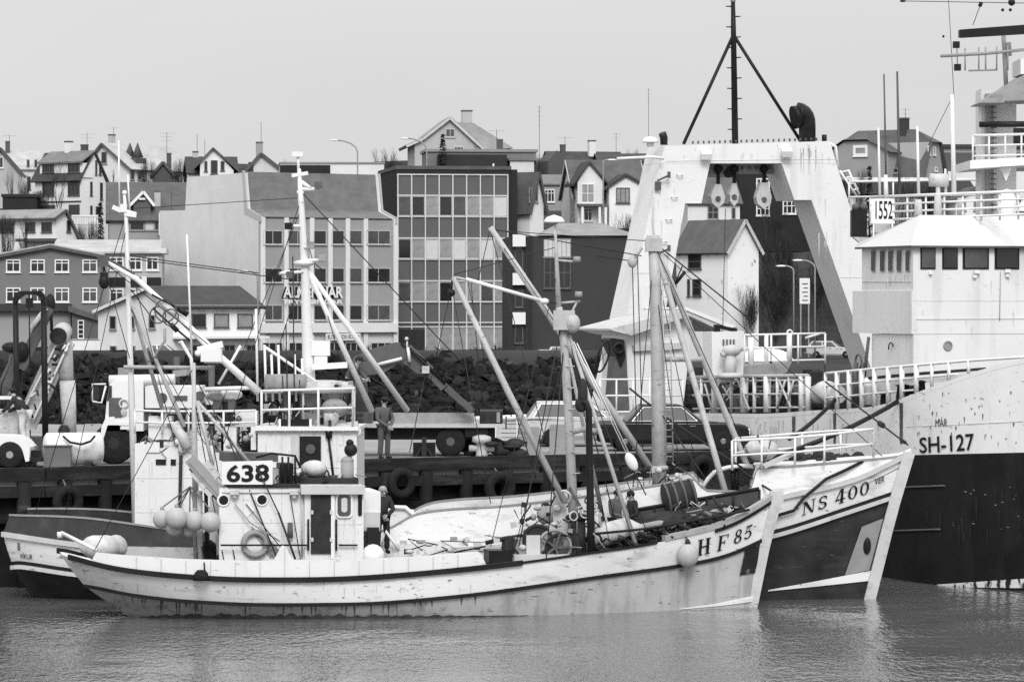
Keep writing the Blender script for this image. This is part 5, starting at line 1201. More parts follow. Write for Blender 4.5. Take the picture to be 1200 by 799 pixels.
mb = MB(); mb.sph(pt(740, 541, 97.2), (.14, .1, .26), 12, 8, rot=Matrix.Rotation(R(-28), 3, 'Y')); obj('pulley_block', mb, M['clean'], ms)

# ================================================================ NS 400
S2 = V((X(15, 101.5), 101.5, 0)); B2 = V((X(1068, 100.6), 100.6, 0)); e2 = (B2-S2).normalized(); n2 = V((e2.y, -e2.x, 0))
def ap2(px, hb=0): return along(S2+n2*hb, e2, px)
def loc2(px, py, off): q = S2+n2*off+e2*along(S2+n2*off, e2, px); return V((q.x, q.y, Z(py, q.y)))
t_b = smooth_tab([(15, 662), (25, 661), (87, 670), (230, 684), (380, 690), (480, 690), (600, 680), (750, 658), (904, 625.5), (1000, 595), (1042, 581), (1068, 573)])
t_s = smooth_tab([(10, 626.5), (87, 637.5), (230, 652), (380, 655), (500, 646), (650, 634), (800, 609), (917, 582), (1000, 562), (1054, 537), (1068, 530)])
t_t = smooth_tab([(10, 604), (100, 607.5), (197, 620), (300, 628), (380, 628), (450, 622), (490, 602), (600, 592.5), (704, 579.5), (800, 564), (884, 550), (940, 546), (1000, 540.5), (1054, 535), (1068, 529)])
t_t = [q for q in t_t if not 814 < q[0] < 888]+[(815, 561.5), (825, 575), (879, 577), (886, 549.6)]; t_t.sort()
H2 = Hull(S2, B2, [
    dict(a0=ap2(60), a1=ap2(1012), hb=1.8, s0=.1, um=.45, q=1.8, z=-.7),
    dict(a0=ap2(40), a1=ap2(1021.5), hb=2.2, s0=.2, um=.45, q=1.9, z=0),
    dict(a0=ap2(24), a1=ap2(1053), hb=2.45, s0=.5, um=.45, q=2.3, tab=t_b, p=.6),
    dict(a0=ap2(15), a1=ap2(1067), hb=2.5, s0=.6, um=.45, q=2.6, tab=t_s, p=.6),
    dict(a0=ap2(22), a1=ap2(1067.5), hb=2.42, s0=.6, um=.45, q=2.6, tab=t_t, p=.6)], n=150)
ns = thing('fishing_boat', 'larger dark hulled fishing boat NS 400 with white bow, behind HF 85', 'boat', (S2+B2)*.5, 0, 'moored fishing boats')
hull2 = obj('hull', H2.shell([1, 1, 0, 0]), [M['hullwhite'], M['hulldark'], mat('dark_bulwark_paint', .045, .5, .3, 2, dirt=.4, dv=.09, ds=2)], ns)
for p in hull2.data.polygons:       # dark painted bulwark round the stern
    zc = p.center
    if p.material_index == 0 and zc.x+ns.location.x < X(280, 101) and zc.z+ns.location.z > 1.0:
        px = 600+F*(zc.x+ns.location.x)/(zc.y+ns.location.y)
        if YH+(HH-zc.z-ns.location.z)*F/(zc.y+ns.location.y) < interp(t_s, px)-.5: p.material_index = 2
mb = MB(); H2.strake(H2.side(3), .08, .13, mb=mb); H2.strake(H2.side(3, True), .08, .13, mb=mb, ex=True); obj('rubbing_strake', mb, M['grey1'], hull2)
lowr = [p+V((0, 0, .05)) for p in H2.side(2)]; mb = MB(); H2.strake(lowr, .05, .09, mb=mb); obj('rubbing_strake', mb, M['black'], hull2)
lowr = [p-V((0, 0, .06)) for p in H2.side(2)]; mb = MB(); H2.strake(lowr, .09, .11, mb=mb); obj('rubbing_strake', mb, M['grey1'], hull2)
mb = MB(); H2.strake([p+V((0, 0, .02)) for p in H2.side(4)], .03, .05, mb=mb); H2.strake([p+V((0, 0, .02)) for p in H2.side(4, True)], .03, .05, mb=mb, ex=True); obj('bulwark_cap', mb, M['grey2'], hull2)
st = [P(1069, 530, 100.5), P(1053, 583, 100.5), P(1043, 620, 100.5), P(1022, 704, 100.5), P(1012, 735, 100.5)]
mb = MB()
for a, b in zip(st, st[1:]): mb.beam(a-e2*.08, b-e2*.08, .22, .3)
obj('stem_post', mb, M['grey1'], hull2)
def patch(H, pp, out, nu=5, nv=4):
    mb = MB(); mb.grid([[H.on(lerp(lerp(pp[0][0], pp[1][0], u/nu), lerp(pp[3][0], pp[2][0], u/nu), v/nv), lerp(lerp(pp[0][1], pp[1][1], u/nu), lerp(pp[3][1], pp[2][1], u/nu), v/nv), out) for u in range(nu+1)] for v in range(nv+1)]); return mb
pa = obj('anchor_patch', patch(H2, [(1010, 617), (1035, 607), (1019, 667.5), (990, 674)], .04), M['grey2'], hull2)
hp = H2.on(1016, 639, .06); mb = MB(); mb.sph(hp, (.11, .05, .23), 16, 10); obj('hawse_hole', mb, M['black'], pa)
mb = patch(H2, [(900, 691), (960, 680), (960, 686.5), (900, 692.5)], .045, 6, 1); q = patch(H2, [(960, 680), (1024, 667.5), (1021, 680), (960, 686.5)], .045, 6, 1); mb.add(q.v, q.f); obj('white_boot_wedge', mb, M['hullwhite'], hull2)
glyph(hull2, 'N', H2, [(939.5, 604.5), (955, 598.5), (956.5, 583), (941, 589)]); glyph(hull2, 'S', H2, [(957.5, 598), (969, 594.5), (971, 579), (959.5, 582.5)])
glyph(hull2, '4', H2, [(978, 592), (990, 588), (991.5, 571), (979.5, 574.5)]); glyph(hull2, '0', H2, [(993, 586.5), (1004.5, 583), (1006, 567), (994.5, 570.5)]); glyph(hull2, '0', H2, [(1007, 582), (1018, 578.5), (1019.5, 562.5), (1008.5, 566)])
def text_hull(parent, H, txt, q, bold=.01, out=.04, m='black'):
    mb = MB()
    def fn(u, v):
        a = (lerp(q[0][0], q[1][0], u), lerp(q[0][1], q[1][1], u)); b = (lerp(q[3][0], q[2][0], u), lerp(q[3][1], q[2][1], u))
        return H.on(lerp(a[0], b[0], v), lerp(a[1], b[1], v), out)
    text_on(mb, txt, fn, bold); return obj('name_lettering', mb, M[m], parent)
text_hull(hull2, H2, 'VER', [(1025, 568), (1036.5, 564), (1037, 557), (1025.5, 561)])
text_hull(hull2, H2, 'B', [(20.5, 644), (23.5, 645), (23.5, 636), (20.5, 635.5)]); text_hull(hull2, H2, 'VÍKUR', [(23, 654), (38, 655.5), (38, 648), (23, 646.5)])
# deck and whaleback
rows = [(p+(q-p)*.03, q+(p-q)*.03) for p, q in zip(H2.side(3), H2.side(3, True))]
mb = MB(); mb.grid([[V((a.x, a.y, a.z-.25)), V(((a.x+b.x)/2, (a.y+b.y)/2, a.z-.15)), V((b.x, b.y, b.z-.25))] for a, b in rows[1:-1]]); obj('deck', mb, M['deck'], hull2)
wb = [(p, q) for p, q in zip(H2.side(4), H2.side(4, True)) if 600+F*p.x/p.y > 878]
mb = MB(); mb.grid([[p+V((0, 0, .0)), p.lerp(q, .15)+V((0, 0, .06)), p.lerp(q, .5)+V((0, 0, .1)), p.lerp(q, .85)+V((0, 0, .06)), q] for p, q in wb]); obj('whaleback_deck', mb, M['white'], hull2)
# after edge of the whaleback: curved hood
hb_ = MB(); rws = []
for k in range(9):
    t = k/8; px = lerp(822, 884, t); yt = interp([(822, 573), (834, 553), (850, 546.5), (868, 544), (884, 545)], px); row = []
    for j in range(3, 9):
        a = math.pi*j/8; off = 1.7*math.cos(a); row.append(loc2(px, lerp(580, yt, math.sin(a)**.6), off))
    rws.append(row)
hb_.grid(rws); hd = obj('shelter_hood', hb_, M['grey1'], ns)  # hood is white; pale grey paints the shade of its inside
mb = MB(); mb.tube([rws[i][0] for i in range(9)], .06, 6); mb.tube(rws[-1], .05, 6); obj('hood_rim', mb, M['clean'], hd)
mb = MB()
for px in (858.5, 863.5): mb.tube([loc2(px, 546, .5), loc2(px, 580, .5)], .05, 8)
obj('hood_post', mb, M['black'], hd)
# bow rail
near4 = H2.side(4); far4 = H2.side(4, True)
rp_ = [loc2(858, 551, 1.8), loc2(892.5, 549, 1.75), loc2(931.5, 547, 1.5), loc2(966, 544, 1.2), loc2(1023.5, 537, .3)]
rails(ns, 'rail', rp_, .78, 1, .03)
rp_ = [loc2(862, 547, -1.5), loc2(940, 541, -1.5), loc2(985, 538, -1.0), loc2(1023.5, 537, .3)]
rails(ns, 'rail', rp_, .78, 1, .03)
b = MB(); b.sph(loc2(892, 526.5, .9), (.46, .42, .3), 18, 10)
for q in b.v: q += V((0, 0, .02*math.sin(q.x*30)+.015*math.sin(q.y*23)))
rf_ = tag(obj('life_raft_bundle', b, M['canvas']), 'white canvas wrapped bundle lashed on the bow rail of NS 400', 'bundle')
b = MB(); b.ring(loc2(892, 526.5, .9), V((1, 0, .25)), .4, .02, 20, 5); b.ring(loc2(899, 526.5, .9), V((1, 0, -.3)), .36, .02, 20, 5); obj('lashing', b, M['grey3'], rf_)
mb = MB(); mb.beam(loc2(893, 547, 1.6), loc2(929, 531, 1.2), .3, .08); tag(obj('gangplank', mb, M['grey1']), 'pale short plank leaning against the bow rail of NS 400', 'plank')
mb = MB(); rg = random.Random(8)
for i in range(26): mb.sph(loc2(rg.uniform(930, 1010), rg.uniform(533, 541), rg.uniform(-1.2, .6)), rg.uniform(.07, .2), 8, 6)
structure(obj('deck_clutter', mb, M['dark'], ns), 'stuff')
# net drum on the near boat's foredeck, against the far bulwark
mb = MB(); mb.cyl(loc(779, 586, -.9), loc(813, 579, -.9), .42, .4, 20); dr = obj('net_drum', mb, M['dark'], hf)
for px in (781, 790, 800, 811): mb = MB(); mb.ring(loc(px, 583-(px-795)*.2, -.9), e+V((0, 0, .2)), .42, .035, 22, 6); obj('drum_band', mb, M['grey3'], dr)
# main mast (thick) with tripod legs and ladder
d4 = 101.0
mb = MB(); mb.tube([pt(765.5, 282, d4), pt(768, 330, d4), pt(771, 450, d4), pt(773, 600, d4)], [.14, .155, .18, .2], 14); mm = obj('mast', mb, M['mast'], ns)
mb = MB(); mb.tube([pt(765.5, 276, d4), pt(765.5, 295, d4)], [.19, .17], 12); mb.box(pt(766, 287, d4-.05), (.46, .3, .35)); obj('mast_cap', mb, M['mast'], mm)
for a, b, d2 in (((777, 320), (834, 520), 99.6), ((781, 318), (865, 520), 102.4)):
    q = pt(*a, d4); r = pt(*b, d2); mb = MB(); mb.tube([pt(768, 290, d4), q, r, r+(r-q)*.27], [.075, .08, .085, .085], 9); obj('tripod_leg', mb, M['mast'], mm)
mb = MB(); mb.tube([pt(773, 421, d4), pt(823, 421, d4)], .07, 8); obj('crossbar', mb, M['mast'], mm)
mb = MB()
for sx in (-.09, .09): mb.tube([pt(780, 330, d4-.2)+V((sx, 0, 0)), pt(785, 540, d4-.2)+V((sx, 0, 0))], .018, 5)
for k in range(27): y = 332+k*7.8; x = lerp(780, 785, (y-330)/210); mb.tube([pt(x, y, d4-.2)+V((-.09, 0, 0)), pt(x, y, d4-.2)+V((.09, 0, 0))], .013, 4)
obj('mast_ladder', mb, M['mast'], mm)
mb = MB(); mb.tube([pt(763, 549, 100.4), pt(700, 456, 100.2), pt(640, 364, 100), pt(574.5, 266.5, 99.8)], [.085, .1, .095, .075], 12); db = obj('derrick_boom', mb, M['mast'], ns)
mb = MB(); mb.box(pt(763, 550, 100.4), (.22, .2, .16)); mb.ring(pt(770, 548, d4), (0, 0, 1), .24, .07, 16, 6); obj('boom_heel', mb, M['mast'], db)
mb = MB(); mb.tube([pt(752, 290, d4), pt(742, 305, d4)], .05, 6); mb.sph(pt(741, 307, d4), (.13, .1, .16)); obj('block', mb, M['mast'], mm)
for (a, b, d2) in (((574, 268), (752, 300), d4), ((741, 307), (748, 590), 100.5), ((747, 300), (755, 590), 100.5), ((700, 300), (741, 306), d4), ((634, 352), (574, 268), 99.9)): wire(mm, pt(*a, d4 if a[0] > 690 else 99.9), pt(*b, d2), .014)
wire(mm, pt(775, 291, d4), pt(876, 372, 104), .02); wire(mm, pt(800, 311, d4+.5), pt(785, 345, d4+.5), .02); mb = MB(); mb.tube([pt(792, 332, d4+.5), pt(803, 318, d4+.5)], .05, 6); obj('turnbuckle', mb, M['black'], mm)
mb = MB(); mb.tube([pt(738, 455, 103), pt(775, 485, 102), pt(812, 510, 101), pt(870, 548, 100)], .03, 5); obj('forestay', mb, M['wire'], mm)
mb = MB(); mb.tube([pt(866, 548, 100), pt(888, 565, 99.5), pt(912, 580, 98.4)], .03, 5); mb.ring(pt(888, 563, 99.5), (0, 1, 0), .08, .025, 10, 5); obj('forestay', mb, M['wire'], mm)
# mooring line draped over the bow lettering, from the trawler
mb = MB(); mb.tube([H2.on(900, 597+10, .12), H2.on(930, 590+8, .12), H2.on(942, 583, .12), H2.on(968, 561, .12), H2.on(990, 551, .12), loc2(1010, 541, .6), loc2(1022, 536, -.3)], .045, 6); tag(obj('mooring_rope', mb, M['black']), 'black mooring rope draped over the white bow beside the letters NS', 'rope')
# ------- after part: wheelhouse and casing
def cab2(name, px0, px1, yt0, yt1, yb, off0, off1, m, parent):
    a0, a1 = along(S2+n2*off0, e2, px0), along(S2+n2*off0, e2, px1); A = S2+n2*off0+e2*a0; Bq = S2+n2*off0+e2*a1
    mb = MB(); mb.prism([V((A.x, A.y, Z(yb, A.y))), V((Bq.x, Bq.y, Z(yb, Bq.y))), V((Bq.x, Bq.y, Z(yt1, Bq.y))), V((A.x, A.y, Z(yt0, A.y)))], n2*(off1-off0)); return obj(name, mb, m, parent)
wb_ = cab2('bridge', 302, 418, 503, 503, 660, 1.2, -1.5, M['white'], ns)
cab2('bridge_roof', 299, 420, 499.5, 500.5, 504.5, 1.35, -1.65, M['clean'], wb_)
mb = MB(); mb.tube([loc2(418, 505, a) for a in (1.1, -1.4)], .12, 10); obj('rounded_edge', mb, M['clean'], wb_)
dd_ = cab2('bridge_window', 351, 376, 511, 511, 545, 1.24, 1.19, M['black'], wb_); c = loc2(364, 526, 1.26); mb = MB(); mb.cyl(c, c+n2*.02, .13, n=18); obj('clear_view_screen', mb, M['grey3'], dd_)
cab2('painted_recess_shade', 341, 350, 507, 509, 548, 1.235, 1.19, M['grey1'], wb_)  # raised pale grey plate paints the shade of a recess
cab2('after_house', 158, 250, 520, 522, 660, .9, -1.2, M['white'], ns); cab2('after_deckhouse', 248, 305, 530, 530, 660, .6, -1.2, M['white'], ns)
cab2('vent_opening', 182.5, 194.5, 538, 538, 544.5, .93, .88, M['black'], ns); cab2('vent_opening', 200, 206, 538, 538, 545, .93, .88, M['black'], ns)
cab2('locker', 262, 277, 500, 500, 530, .8, 0, M['white'], ns); cab2('pale_strip', 294, 300, 500, 500, 527, .9, .8, M['clean'], ns); cab2('dark_recess', 283, 308, 505, 505, 530, .55, .2, M['dark'], ns)
# bridge top rail and equipment
rr_ = [loc2(306.5, 503, 1.15), loc2(339, 502, 1.15), loc2(373, 501, 1.15), loc2(413.5, 500, 1.15)]
rails(wb_, 'rail', rr_, 1.02, 1, .032)
rails(wb_, 'rail', [loc2(413.5, 500, 1.15), loc2(415, 499, -.2), loc2(414, 498, -1.4)], 1.02, 1, .032)
rails(wb_, 'rail', [loc2(306.5, 503, -1.4), loc2(360, 502, -1.4), loc2(414, 498, -1.4)], 1.02, 1, .032)
cab2('name_board', 329, 364, 491.5, 491, 502, 1.05, .95, M['black'], wb_)
for px in (326.5, 362.5): cab2('board_end', px, px+2.5, 491, 491, 503, 1.06, .94, M['clean'], wb_)
mb = MB(); mb.cyl(loc2(388, 499, .5), loc2(388, 484, .5), .2, n=14); obj('radome_base', mb, M['grey1'], wb_); mb = MB(); mb.sph(loc2(392, 478, .2), (.36, .36, .26), 16, 10); obj('radome', mb, M['grey2'], wb_)
mb = MB(); mb.lathe(loc2(378, 460, -.4), (0, 0, 1), [(0, .8), (.1, .88), (.28, .8), (.34, .3)], 24); obj('boat_cover', mb, M['grey1'], wb_)
mb = MB(); mb.lathe(loc2(335, 456, .2), (0, 0, 1), [(0, .55), (.1, .6), (.4, .55)], 18); obj('dark_tub', mb, M['grey2'], wb_)
cab2('upper_casing', 332, 372, 459, 459, 503, -.2, -1.2, M['grey2'], wb_); cab2('upper_recess', 340, 352, 463, 463, 492, -.15, -.3, M['dark'], wb_)
mb = MB(); mb.tube([loc2(384, 505, 1.25), loc2(389, 545, 1.25), loc2(391, 562, 1.25)], .035, 6); mb.cyl(loc2(385.5, 513, 1.25), loc2(385, 500, 1.25), .09, n=8); obj('wiper_arm', mb, M['black'], wb_)
b = MB(); b.cyl(loc2(395, 503, .6), loc2(420, 500, .6), .16, n=12); obj('roof_float', b, M['grey1'], wb_)
# big signal mast on the bridge
dB = 101.6
mb = MB(); mb.tube([pt(350.5, 198, dB), pt(353, 240, dB), pt(357, 310, dB), pt(361.5, 430, dB), pt(362, 465, dB)], [.05, .085, .11, .17, .2], 14); bm = obj('signal_mast', mb, M['white'], ns)
mb = MB(); mb.beam(pt(342, 206, dB), pt(361, 203, dB), .12, .1); mb.tube([pt(349, 180, dB), pt(350, 204, dB)], .04, 6); mb.box(pt(349, 181, dB), (.3, .2, .14)); obj('radar_scanner', mb, M['clean'], bm)
for a, b in (((353, 213), (365, 222)), ((352, 222), (376, 222)), ((348, 226), (356, 226))): mb = MB(); mb.tube([pt(*a, dB), pt(*b, dB)], .06, 6); obj('mast_bracket', mb, M['clean'], bm)
for px, py, m_ in ((373, 217, 'grey3'), (338, 265, 'black'), (364, 287, 'grey2'), (378, 302, 'grey2'), (322, 320, 'black'), (340, 322, 'grey3')): mb = MB(); mb.box(pt(px, py, dB-.2), (.2, .2, .18)); mb.cyl(pt(px+3, py, dB-.2), pt(px+4.5, py, dB-.2), .1, .1, 10); obj('mast_lamp', mb, M[m_], bm)
for a, b in (((338, 265), (352, 265)), ((356, 290), (368, 290)), ((355, 305), (382, 305)), ((330, 321), (356, 318)), ((322, 322), (340, 318))): mb = MB(); mb.tube([pt(*a, dB-.1), pt(*b, dB-.1)], .045, 6); obj('lamp_arm', mb, M['clean'], bm)
mb = MB(); mb.lathe(pt(356, 312, dB), (0, 0, 1), [(0, .2), (.06, .28), (.12, .28), (.16, .15)], 16); obj('crows_nest', mb, M['white'], bm)
for b, d2 in (((477.5, 481.5), 103.4), ((436, 482), 103.0)):
    mb = MB(); mb.tube([pt(358, 312, dB), pt(*b, d2)], [.06, .085], 10); obj('fishing_boom', mb, M['clean'], bm)
wire(bm, pt(356, 228, dB), pt(600, 488, 106), .016); wire(bm, pt(358, 300, dB), pt(380, 318, dB), .014)
mb = MB(); mb.box(pt(376, 408, dB), (.5, .3, .4)); mb.box(pt(376, 419, dB), (.35, .25, .35)); obj('floodlight', mb, M['clean'], bm); mb = MB(); mb.beam(pt(365, 430, dB-.3), pt(407, 427.5, dB-.3), .1, .16); obj('spar', mb, M['clean'], bm)
for px, y0, y1 in ((300, 362, 470), (310, 404, 470), (318, 415, 470), (326, 404, 470), (345, 415, 470), (354, 420, 500)): mb = MB(); mb.tube([pt(px, y0, dB-.6), pt(px+2, y1, dB-.6)], .035, 6); obj('whip_aerial', mb, M['clean'], wb_)
for px, y0, y1 in ((331, 440, 520), (343, 300, 555), (335, 380, 530), (351, 445, 560)): wire(wb_, pt(px, y0, dB-1.3), pt(px+3, y1, dB-1.3), .018)
mb = MB(); mb.tube([pt(311, 407, dB-.5), pt(385, 457, dB-.5)], .045, 6); obj('brace', mb, M['clean'], bm)
# mizzen mast, thin and white, with legs
dZ = 101.2
mb = MB(); mb.tube([pt(145.5, 225, dZ), pt(148, 260, dZ), pt(152, 400, dZ), pt(160, 640, dZ)], [.035, .055, .08, .105], 12); mz = obj('mizzen_mast', mb, M['clean'], ns)
mb = MB(); mb.tube([pt(139, 165, dZ), pt(140, 244, dZ)], .025, 5); obj('aerial', mb, M['clean'], mz); mb = MB(); mb.tube([pt(149.5, 205, dZ), pt(152, 246, dZ)], .025, 5); obj('aerial', mb, M['clean'], mz)
mb = MB(); mb.tube([pt(133, 243, dZ), pt(160, 251, dZ)], .05, 6); mb.beam(pt(132, 242.5, dZ), pt(142, 247, dZ), .12, .12); mb.beam(pt(146, 250, dZ), pt(160, 252, dZ), .14, .14); mb.box(pt(145, 244, dZ), (.18, .18, .22)); mb.sph(pt(146, 226, dZ), .07); obj('mast_head', mb, M['clean'], mz)
for b in ((191, 482), (216, 500)): mb = MB(); mb.tube([pt(152, 350, dZ), pt(*b, dZ-.9 if b[0] > 200 else dZ+1.2)], [.05, .06], 8); obj('mast_leg', mb, M['mast'], mz)
wire(mz, pt(150, 335, dZ), pt(180, 375, dZ), .015); wire(mz, pt(153, 300, dZ), pt(303, 320, 103), .014); wire(mz, pt(153, 303, dZ), pt(345, 328, 102), .014)
# crane boom with hoses
dc = 100.6
mb = MB(); mb.tube([pt(117, 302, dc), pt(160, 327, dc), pt(210, 372, dc), pt(255, 416, dc), pt(304, 460, dc)], [.06, .075, .085, .1, .11], 12); cb = obj('crane_boom', mb, M['clean'], ns)
mb = MB(); mb.beam(pt(119, 300, dc), pt(157, 322, dc), .08, .1); mb.box(pt(121, 306, dc), (.3, .2, .3)); obj('boom_head', mb, M['grey3'], cb)
mb = MB(); mb.box(pt(122, 327, dc-.1), (.2, .2, .35)); mb.sph(pt(122, 330, dc-.1), (.15, .14, .2)); mb.tube([pt(121, 305, dc), pt(122, 325, dc)], .025, 5); obj('hoist_block', mb, M['black'], cb)
mb = MB(); mb.beam(pt(232, 410, dc-.2), pt(261, 403, dc-.2), .2, .17); mb.box(pt(248, 416, dc-.2), (.55, .4, .35)); mb.sph(pt(232, 414, dc-.35), .09); mb.box(pt(250, 423, dc-.2), (.45, .3, .1)); obj('power_block', mb, M['clean'], cb)
for cx, cy, rx in ((185, 369, .22), (194, 364, .3), (200, 372, .22)): mb = MB(); mb.ring(pt(cx, cy, dc-.2), (.25, 1, 0), rx, .02, 24, 5); obj('hydraulic_hose', mb, M['grey3'], cb)
mb = MB(); mb.tube([pt(193, 385, dc-.2), pt(193, 400, dc-.2), pt(184, 412, dc-.2), pt(182, 420, dc-.2)], .04, 6); obj('hydraulic_hose', mb, M['grey2'], cb)
mb = MB(); mb.tube([pt(208, 361, dc-.15), pt(220, 369, dc-.15)], .075, 7); mb.tube([pt(200, 380, dc-.15), pt(208, 388, dc-.15)], .07, 7); obj('hose_coupling', mb, M['black'], cb)
mb = MB(); mb.tube([pt(178, 345, dc-.1), pt(193, 353, dc-.12), pt(208, 361, dc-.14)], .025, 5); mb.tube([pt(180, 362, dc-.1), pt(200, 380, dc-.12), pt(224, 400, dc-.14)], .03, 5); obj('hydraulic_hose', mb, M['dark'], cb)
mb = MB(); mb.tube([pt(210, 402, dc-.4), pt(212, 250+150, dc-.4), pt(224, 420, dc-.4), pt(228, 470, dc-.4)], .05, 6); obj('boom_bracket', mb, M['clean'], cb)
mb = MB(); mb.tube([pt(219, 275, dc-.3), pt(225, 425, dc-.3)], .03, 5); obj('aerial', mb, M['clean'], cb)
mb = MB(); mb.tube([pt(256, 450, dc), pt(282, 405, dc)], .04, 6); mb.tube([pt(240, 456, dc), pt(300, 454, dc)], .06, 6); obj('boom_rest', mb, M['clean'], ns)
mb = MB(); mb.tube([pt(145, 430, dZ-.2), pt(248, 431, dZ-.2)], .055, 6); obj('wind_bar', mb, M['mast'], mz)
# rails and boxes abaft the bridge
rails(ns, 'rail', [loc2(158, 508, .9), loc2(190, 509, .9), loc2(221, 509, .9), loc2(262, 509, .9), loc2(300, 508, .9)], .62, 1, .028)
for args in ((174, 201, 488, 515, .75, .3, 'white'), (172, 187, 518, 530, .95, .6, 'white'), (222, 246, 503, 525, .6, .1, 'white'), (276, 300, 482, 500, .5, -.2, 'white'), (188, 210, 518, 524, .9, .5, 'white')): cab2('deck_box', args[0], args[1], args[2], args[2], args[3], args[4], args[5], M[args[6]], ns)
mb = MB(); mb.tube([loc2(206, 520, .95), loc2(209, 516, .95), loc2(213, 520, .95), loc2(213, 530, .95)], .1, 8); obj('cowl_vent', mb, M['clean'], ns)
mb = MB(); mb.tube([loc2(204, 495, .95), loc2(220, 525, 1.0)], [.12, .17], 8); obj('pale_chute', mb, M['grey1'], ns)
mb = MB(); mb.tube([loc2(212, 533, .95), loc2(211, 580, .95), loc2(210, 600, .95)], .05, 6); obj('net_rope', mb, M['dark'], ns)
mb = MB(); mb.tube([loc2(264, 470, .3), loc2(265, 560, .3)], .13, 8); obj('dark_post', mb, M['black'], ns)
for px, py, sx in ((255, 464, .5), (270, 462, .55)): mb = MB(); mb.sph(loc2(px, py, .3), (sx*.6, .2, .16)); obj('oilskin_bundle', mb, M['clean' if px > 260 else 'grey2'], ns)
mb = MB(); mb.box(loc2(263, 473, .25), (.6, .3, .35)); obj('winch_head', mb, M['grey3'], ns)
mb = MB(); mb.tube([loc2(458, 594, 1.6), loc2(475, 594.5, 1.6), loc2(486, 604, 1.6), loc2(499, 622, 1.6)], .06, 6); obj('bulwark_rim', mb, M['clean'], ns)
cab2('inner_bulwark', 448, 485, 595, 597, 640, 1.55, 1.5, M['white'], ns)

for (x0, y0, d0), (x1, y1, d1), r_ in (((531, 328, 96.6), (504, 450, 97.5), .011), ((548, 330, 96.6), (578, 468, 97), .011), ((552, 332, 96.6), (565, 470, 97), .011), ((531, 345, 96.6), (575, 590, 96), .012), ((574, 270, 99.8), (560, 330, 99), .012), ((576, 275, 99.8), (640, 520, 98), .012), ((590, 290, 99.8), (652, 380, 97.5), .012),
    ((651, 290, dm), (531, 322, 96.6), .011), ((653, 320, dm), (575, 640, 95), .011), ((660, 420, dm), (600, 655, 94.8), .011), ((668, 400, dm), (715, 640, 96), .011), ((670, 400, dm), (760, 628, 95.8), .012), ((654, 340, dm), (668, 600, 98.5), .011)):
    wire(ms, pt(x0, y0, d0), pt(x1, y1, d1), r_)
for (x0, y0, d0), (x1, y1, d1), r_ in (((766, 285, d4), (884, 548, 99.5), .013), ((766, 300, d4), (740, 590, 100), .013), ((768, 330, d4), (800, 575, 99.8), .012), ((766, 283, d4), (577, 270, 99.8), .012), ((772, 480, d4), (826, 560, 99.6), .02), ((765, 290, d4), (820, 570, 102.6), .012), ((770, 290, d4), (1040, 540, 100.4), .012)):
    wire(mm, pt(x0, y0, d0), pt(x1, y1, d1), r_)
for (x0, y0, d0), (x1, y1, d1), r_ in (((353, 232, dB), (262, 520, 100), .012), ((353, 245, dB), (240, 520, 100.6), .012), ((357, 312, dB), (310, 458, 101), .013), ((354, 260, dB), (420, 500, 102.5), .012), ((120, 306, 100.6), (250, 408, 100.5), .014), ((148, 250, dZ), (40, 606, 101.5), .012), ((149, 262, dZ), (75, 610, 100), .012), ((147, 245, dZ), (350, 232, dB), .01), ((152, 360, dZ), (240, 520, 100), .012), ((150, 300, dZ), (205, 520, 99.8), .012), ((122, 312, 100.6), (152, 420, 100.9), .012)):
    wire(bm, pt(x0, y0, d0), pt(x1, y1, d1), r_)
for (x0, y0, o0), (x1, y1, o1), r_ in (((227, 430, .3), (110, 646, 1.2), .012), ((227, 440, .3), (300, 568, .9), .014), ((228, 470, .3), (262, 655, 1.3), .014), ((240, 470, .3), (275, 655, 1.3), .016), ((288, 590, 1.3), (340, 655, 1.7), .014), ((262, 500, .9), (325, 655, 1.6), .02), ((300, 545, 1.35), (326, 600, 1.5), .018), ((326, 600, 1.5), (346, 655, 1.75), .03), ((340, 580, 1.35), (352, 655, 1.5), .014)):
    wire(hf, loc(x0, y0, o0), loc(x1, y1, o1), r_, m='wire')
# scrapes, weed and rust runs along the near hull
rg = random.Random(31)
def marks(H, parent, name, n, x0, x1, fy, w_, h_, m, out=.012):
    for i in range(n):
        px = rg.uniform(x0, x1); py = fy(px, rg); ww = rg.uniform(*w_); hh = rg.uniform(*h_); mb = MB(); lean = rg.uniform(-.8, .8)
        pts = [H.on(px+a*ww+lean*b, py+b*hh, out) for a, b in ((-.5, 0), (.5, 0), (.42, .35), (.18, .75), (.04, 1), (-.15, .8), (-.4, .4))]
        mb.add(pts, [tuple(range(7))]); obj(name, mb, m, parent)
marks(H1, hull, 'rust_run', 34, 150, 560, lambda x, r: interp(t_low, x)+1.5, (.8, 2.6), (6, 19), M['hull_rust_run'])
marks(H1, hull, 'scrape', 11, 110, 880, lambda x, r: lerp(interp(t_up, x), interp(t_low, x), r.uniform(.15, .9)), (2, 7), (.6, 1.4), M['hull_rust_run'])
marks(H1, hull, 'scrape', 8, 560, 860, lambda x, r: interp(t_low, x)+r.uniform(4, 22), (3, 12), (.5, 1.2), M['hull_rust_run'])
marks(H2, hull2, 'scrape', 12, 905, 1000, lambda x, r: interp(t_b, x)+r.uniform(8, 50), (2, 8), (.6, 1.3), M['grey3'])

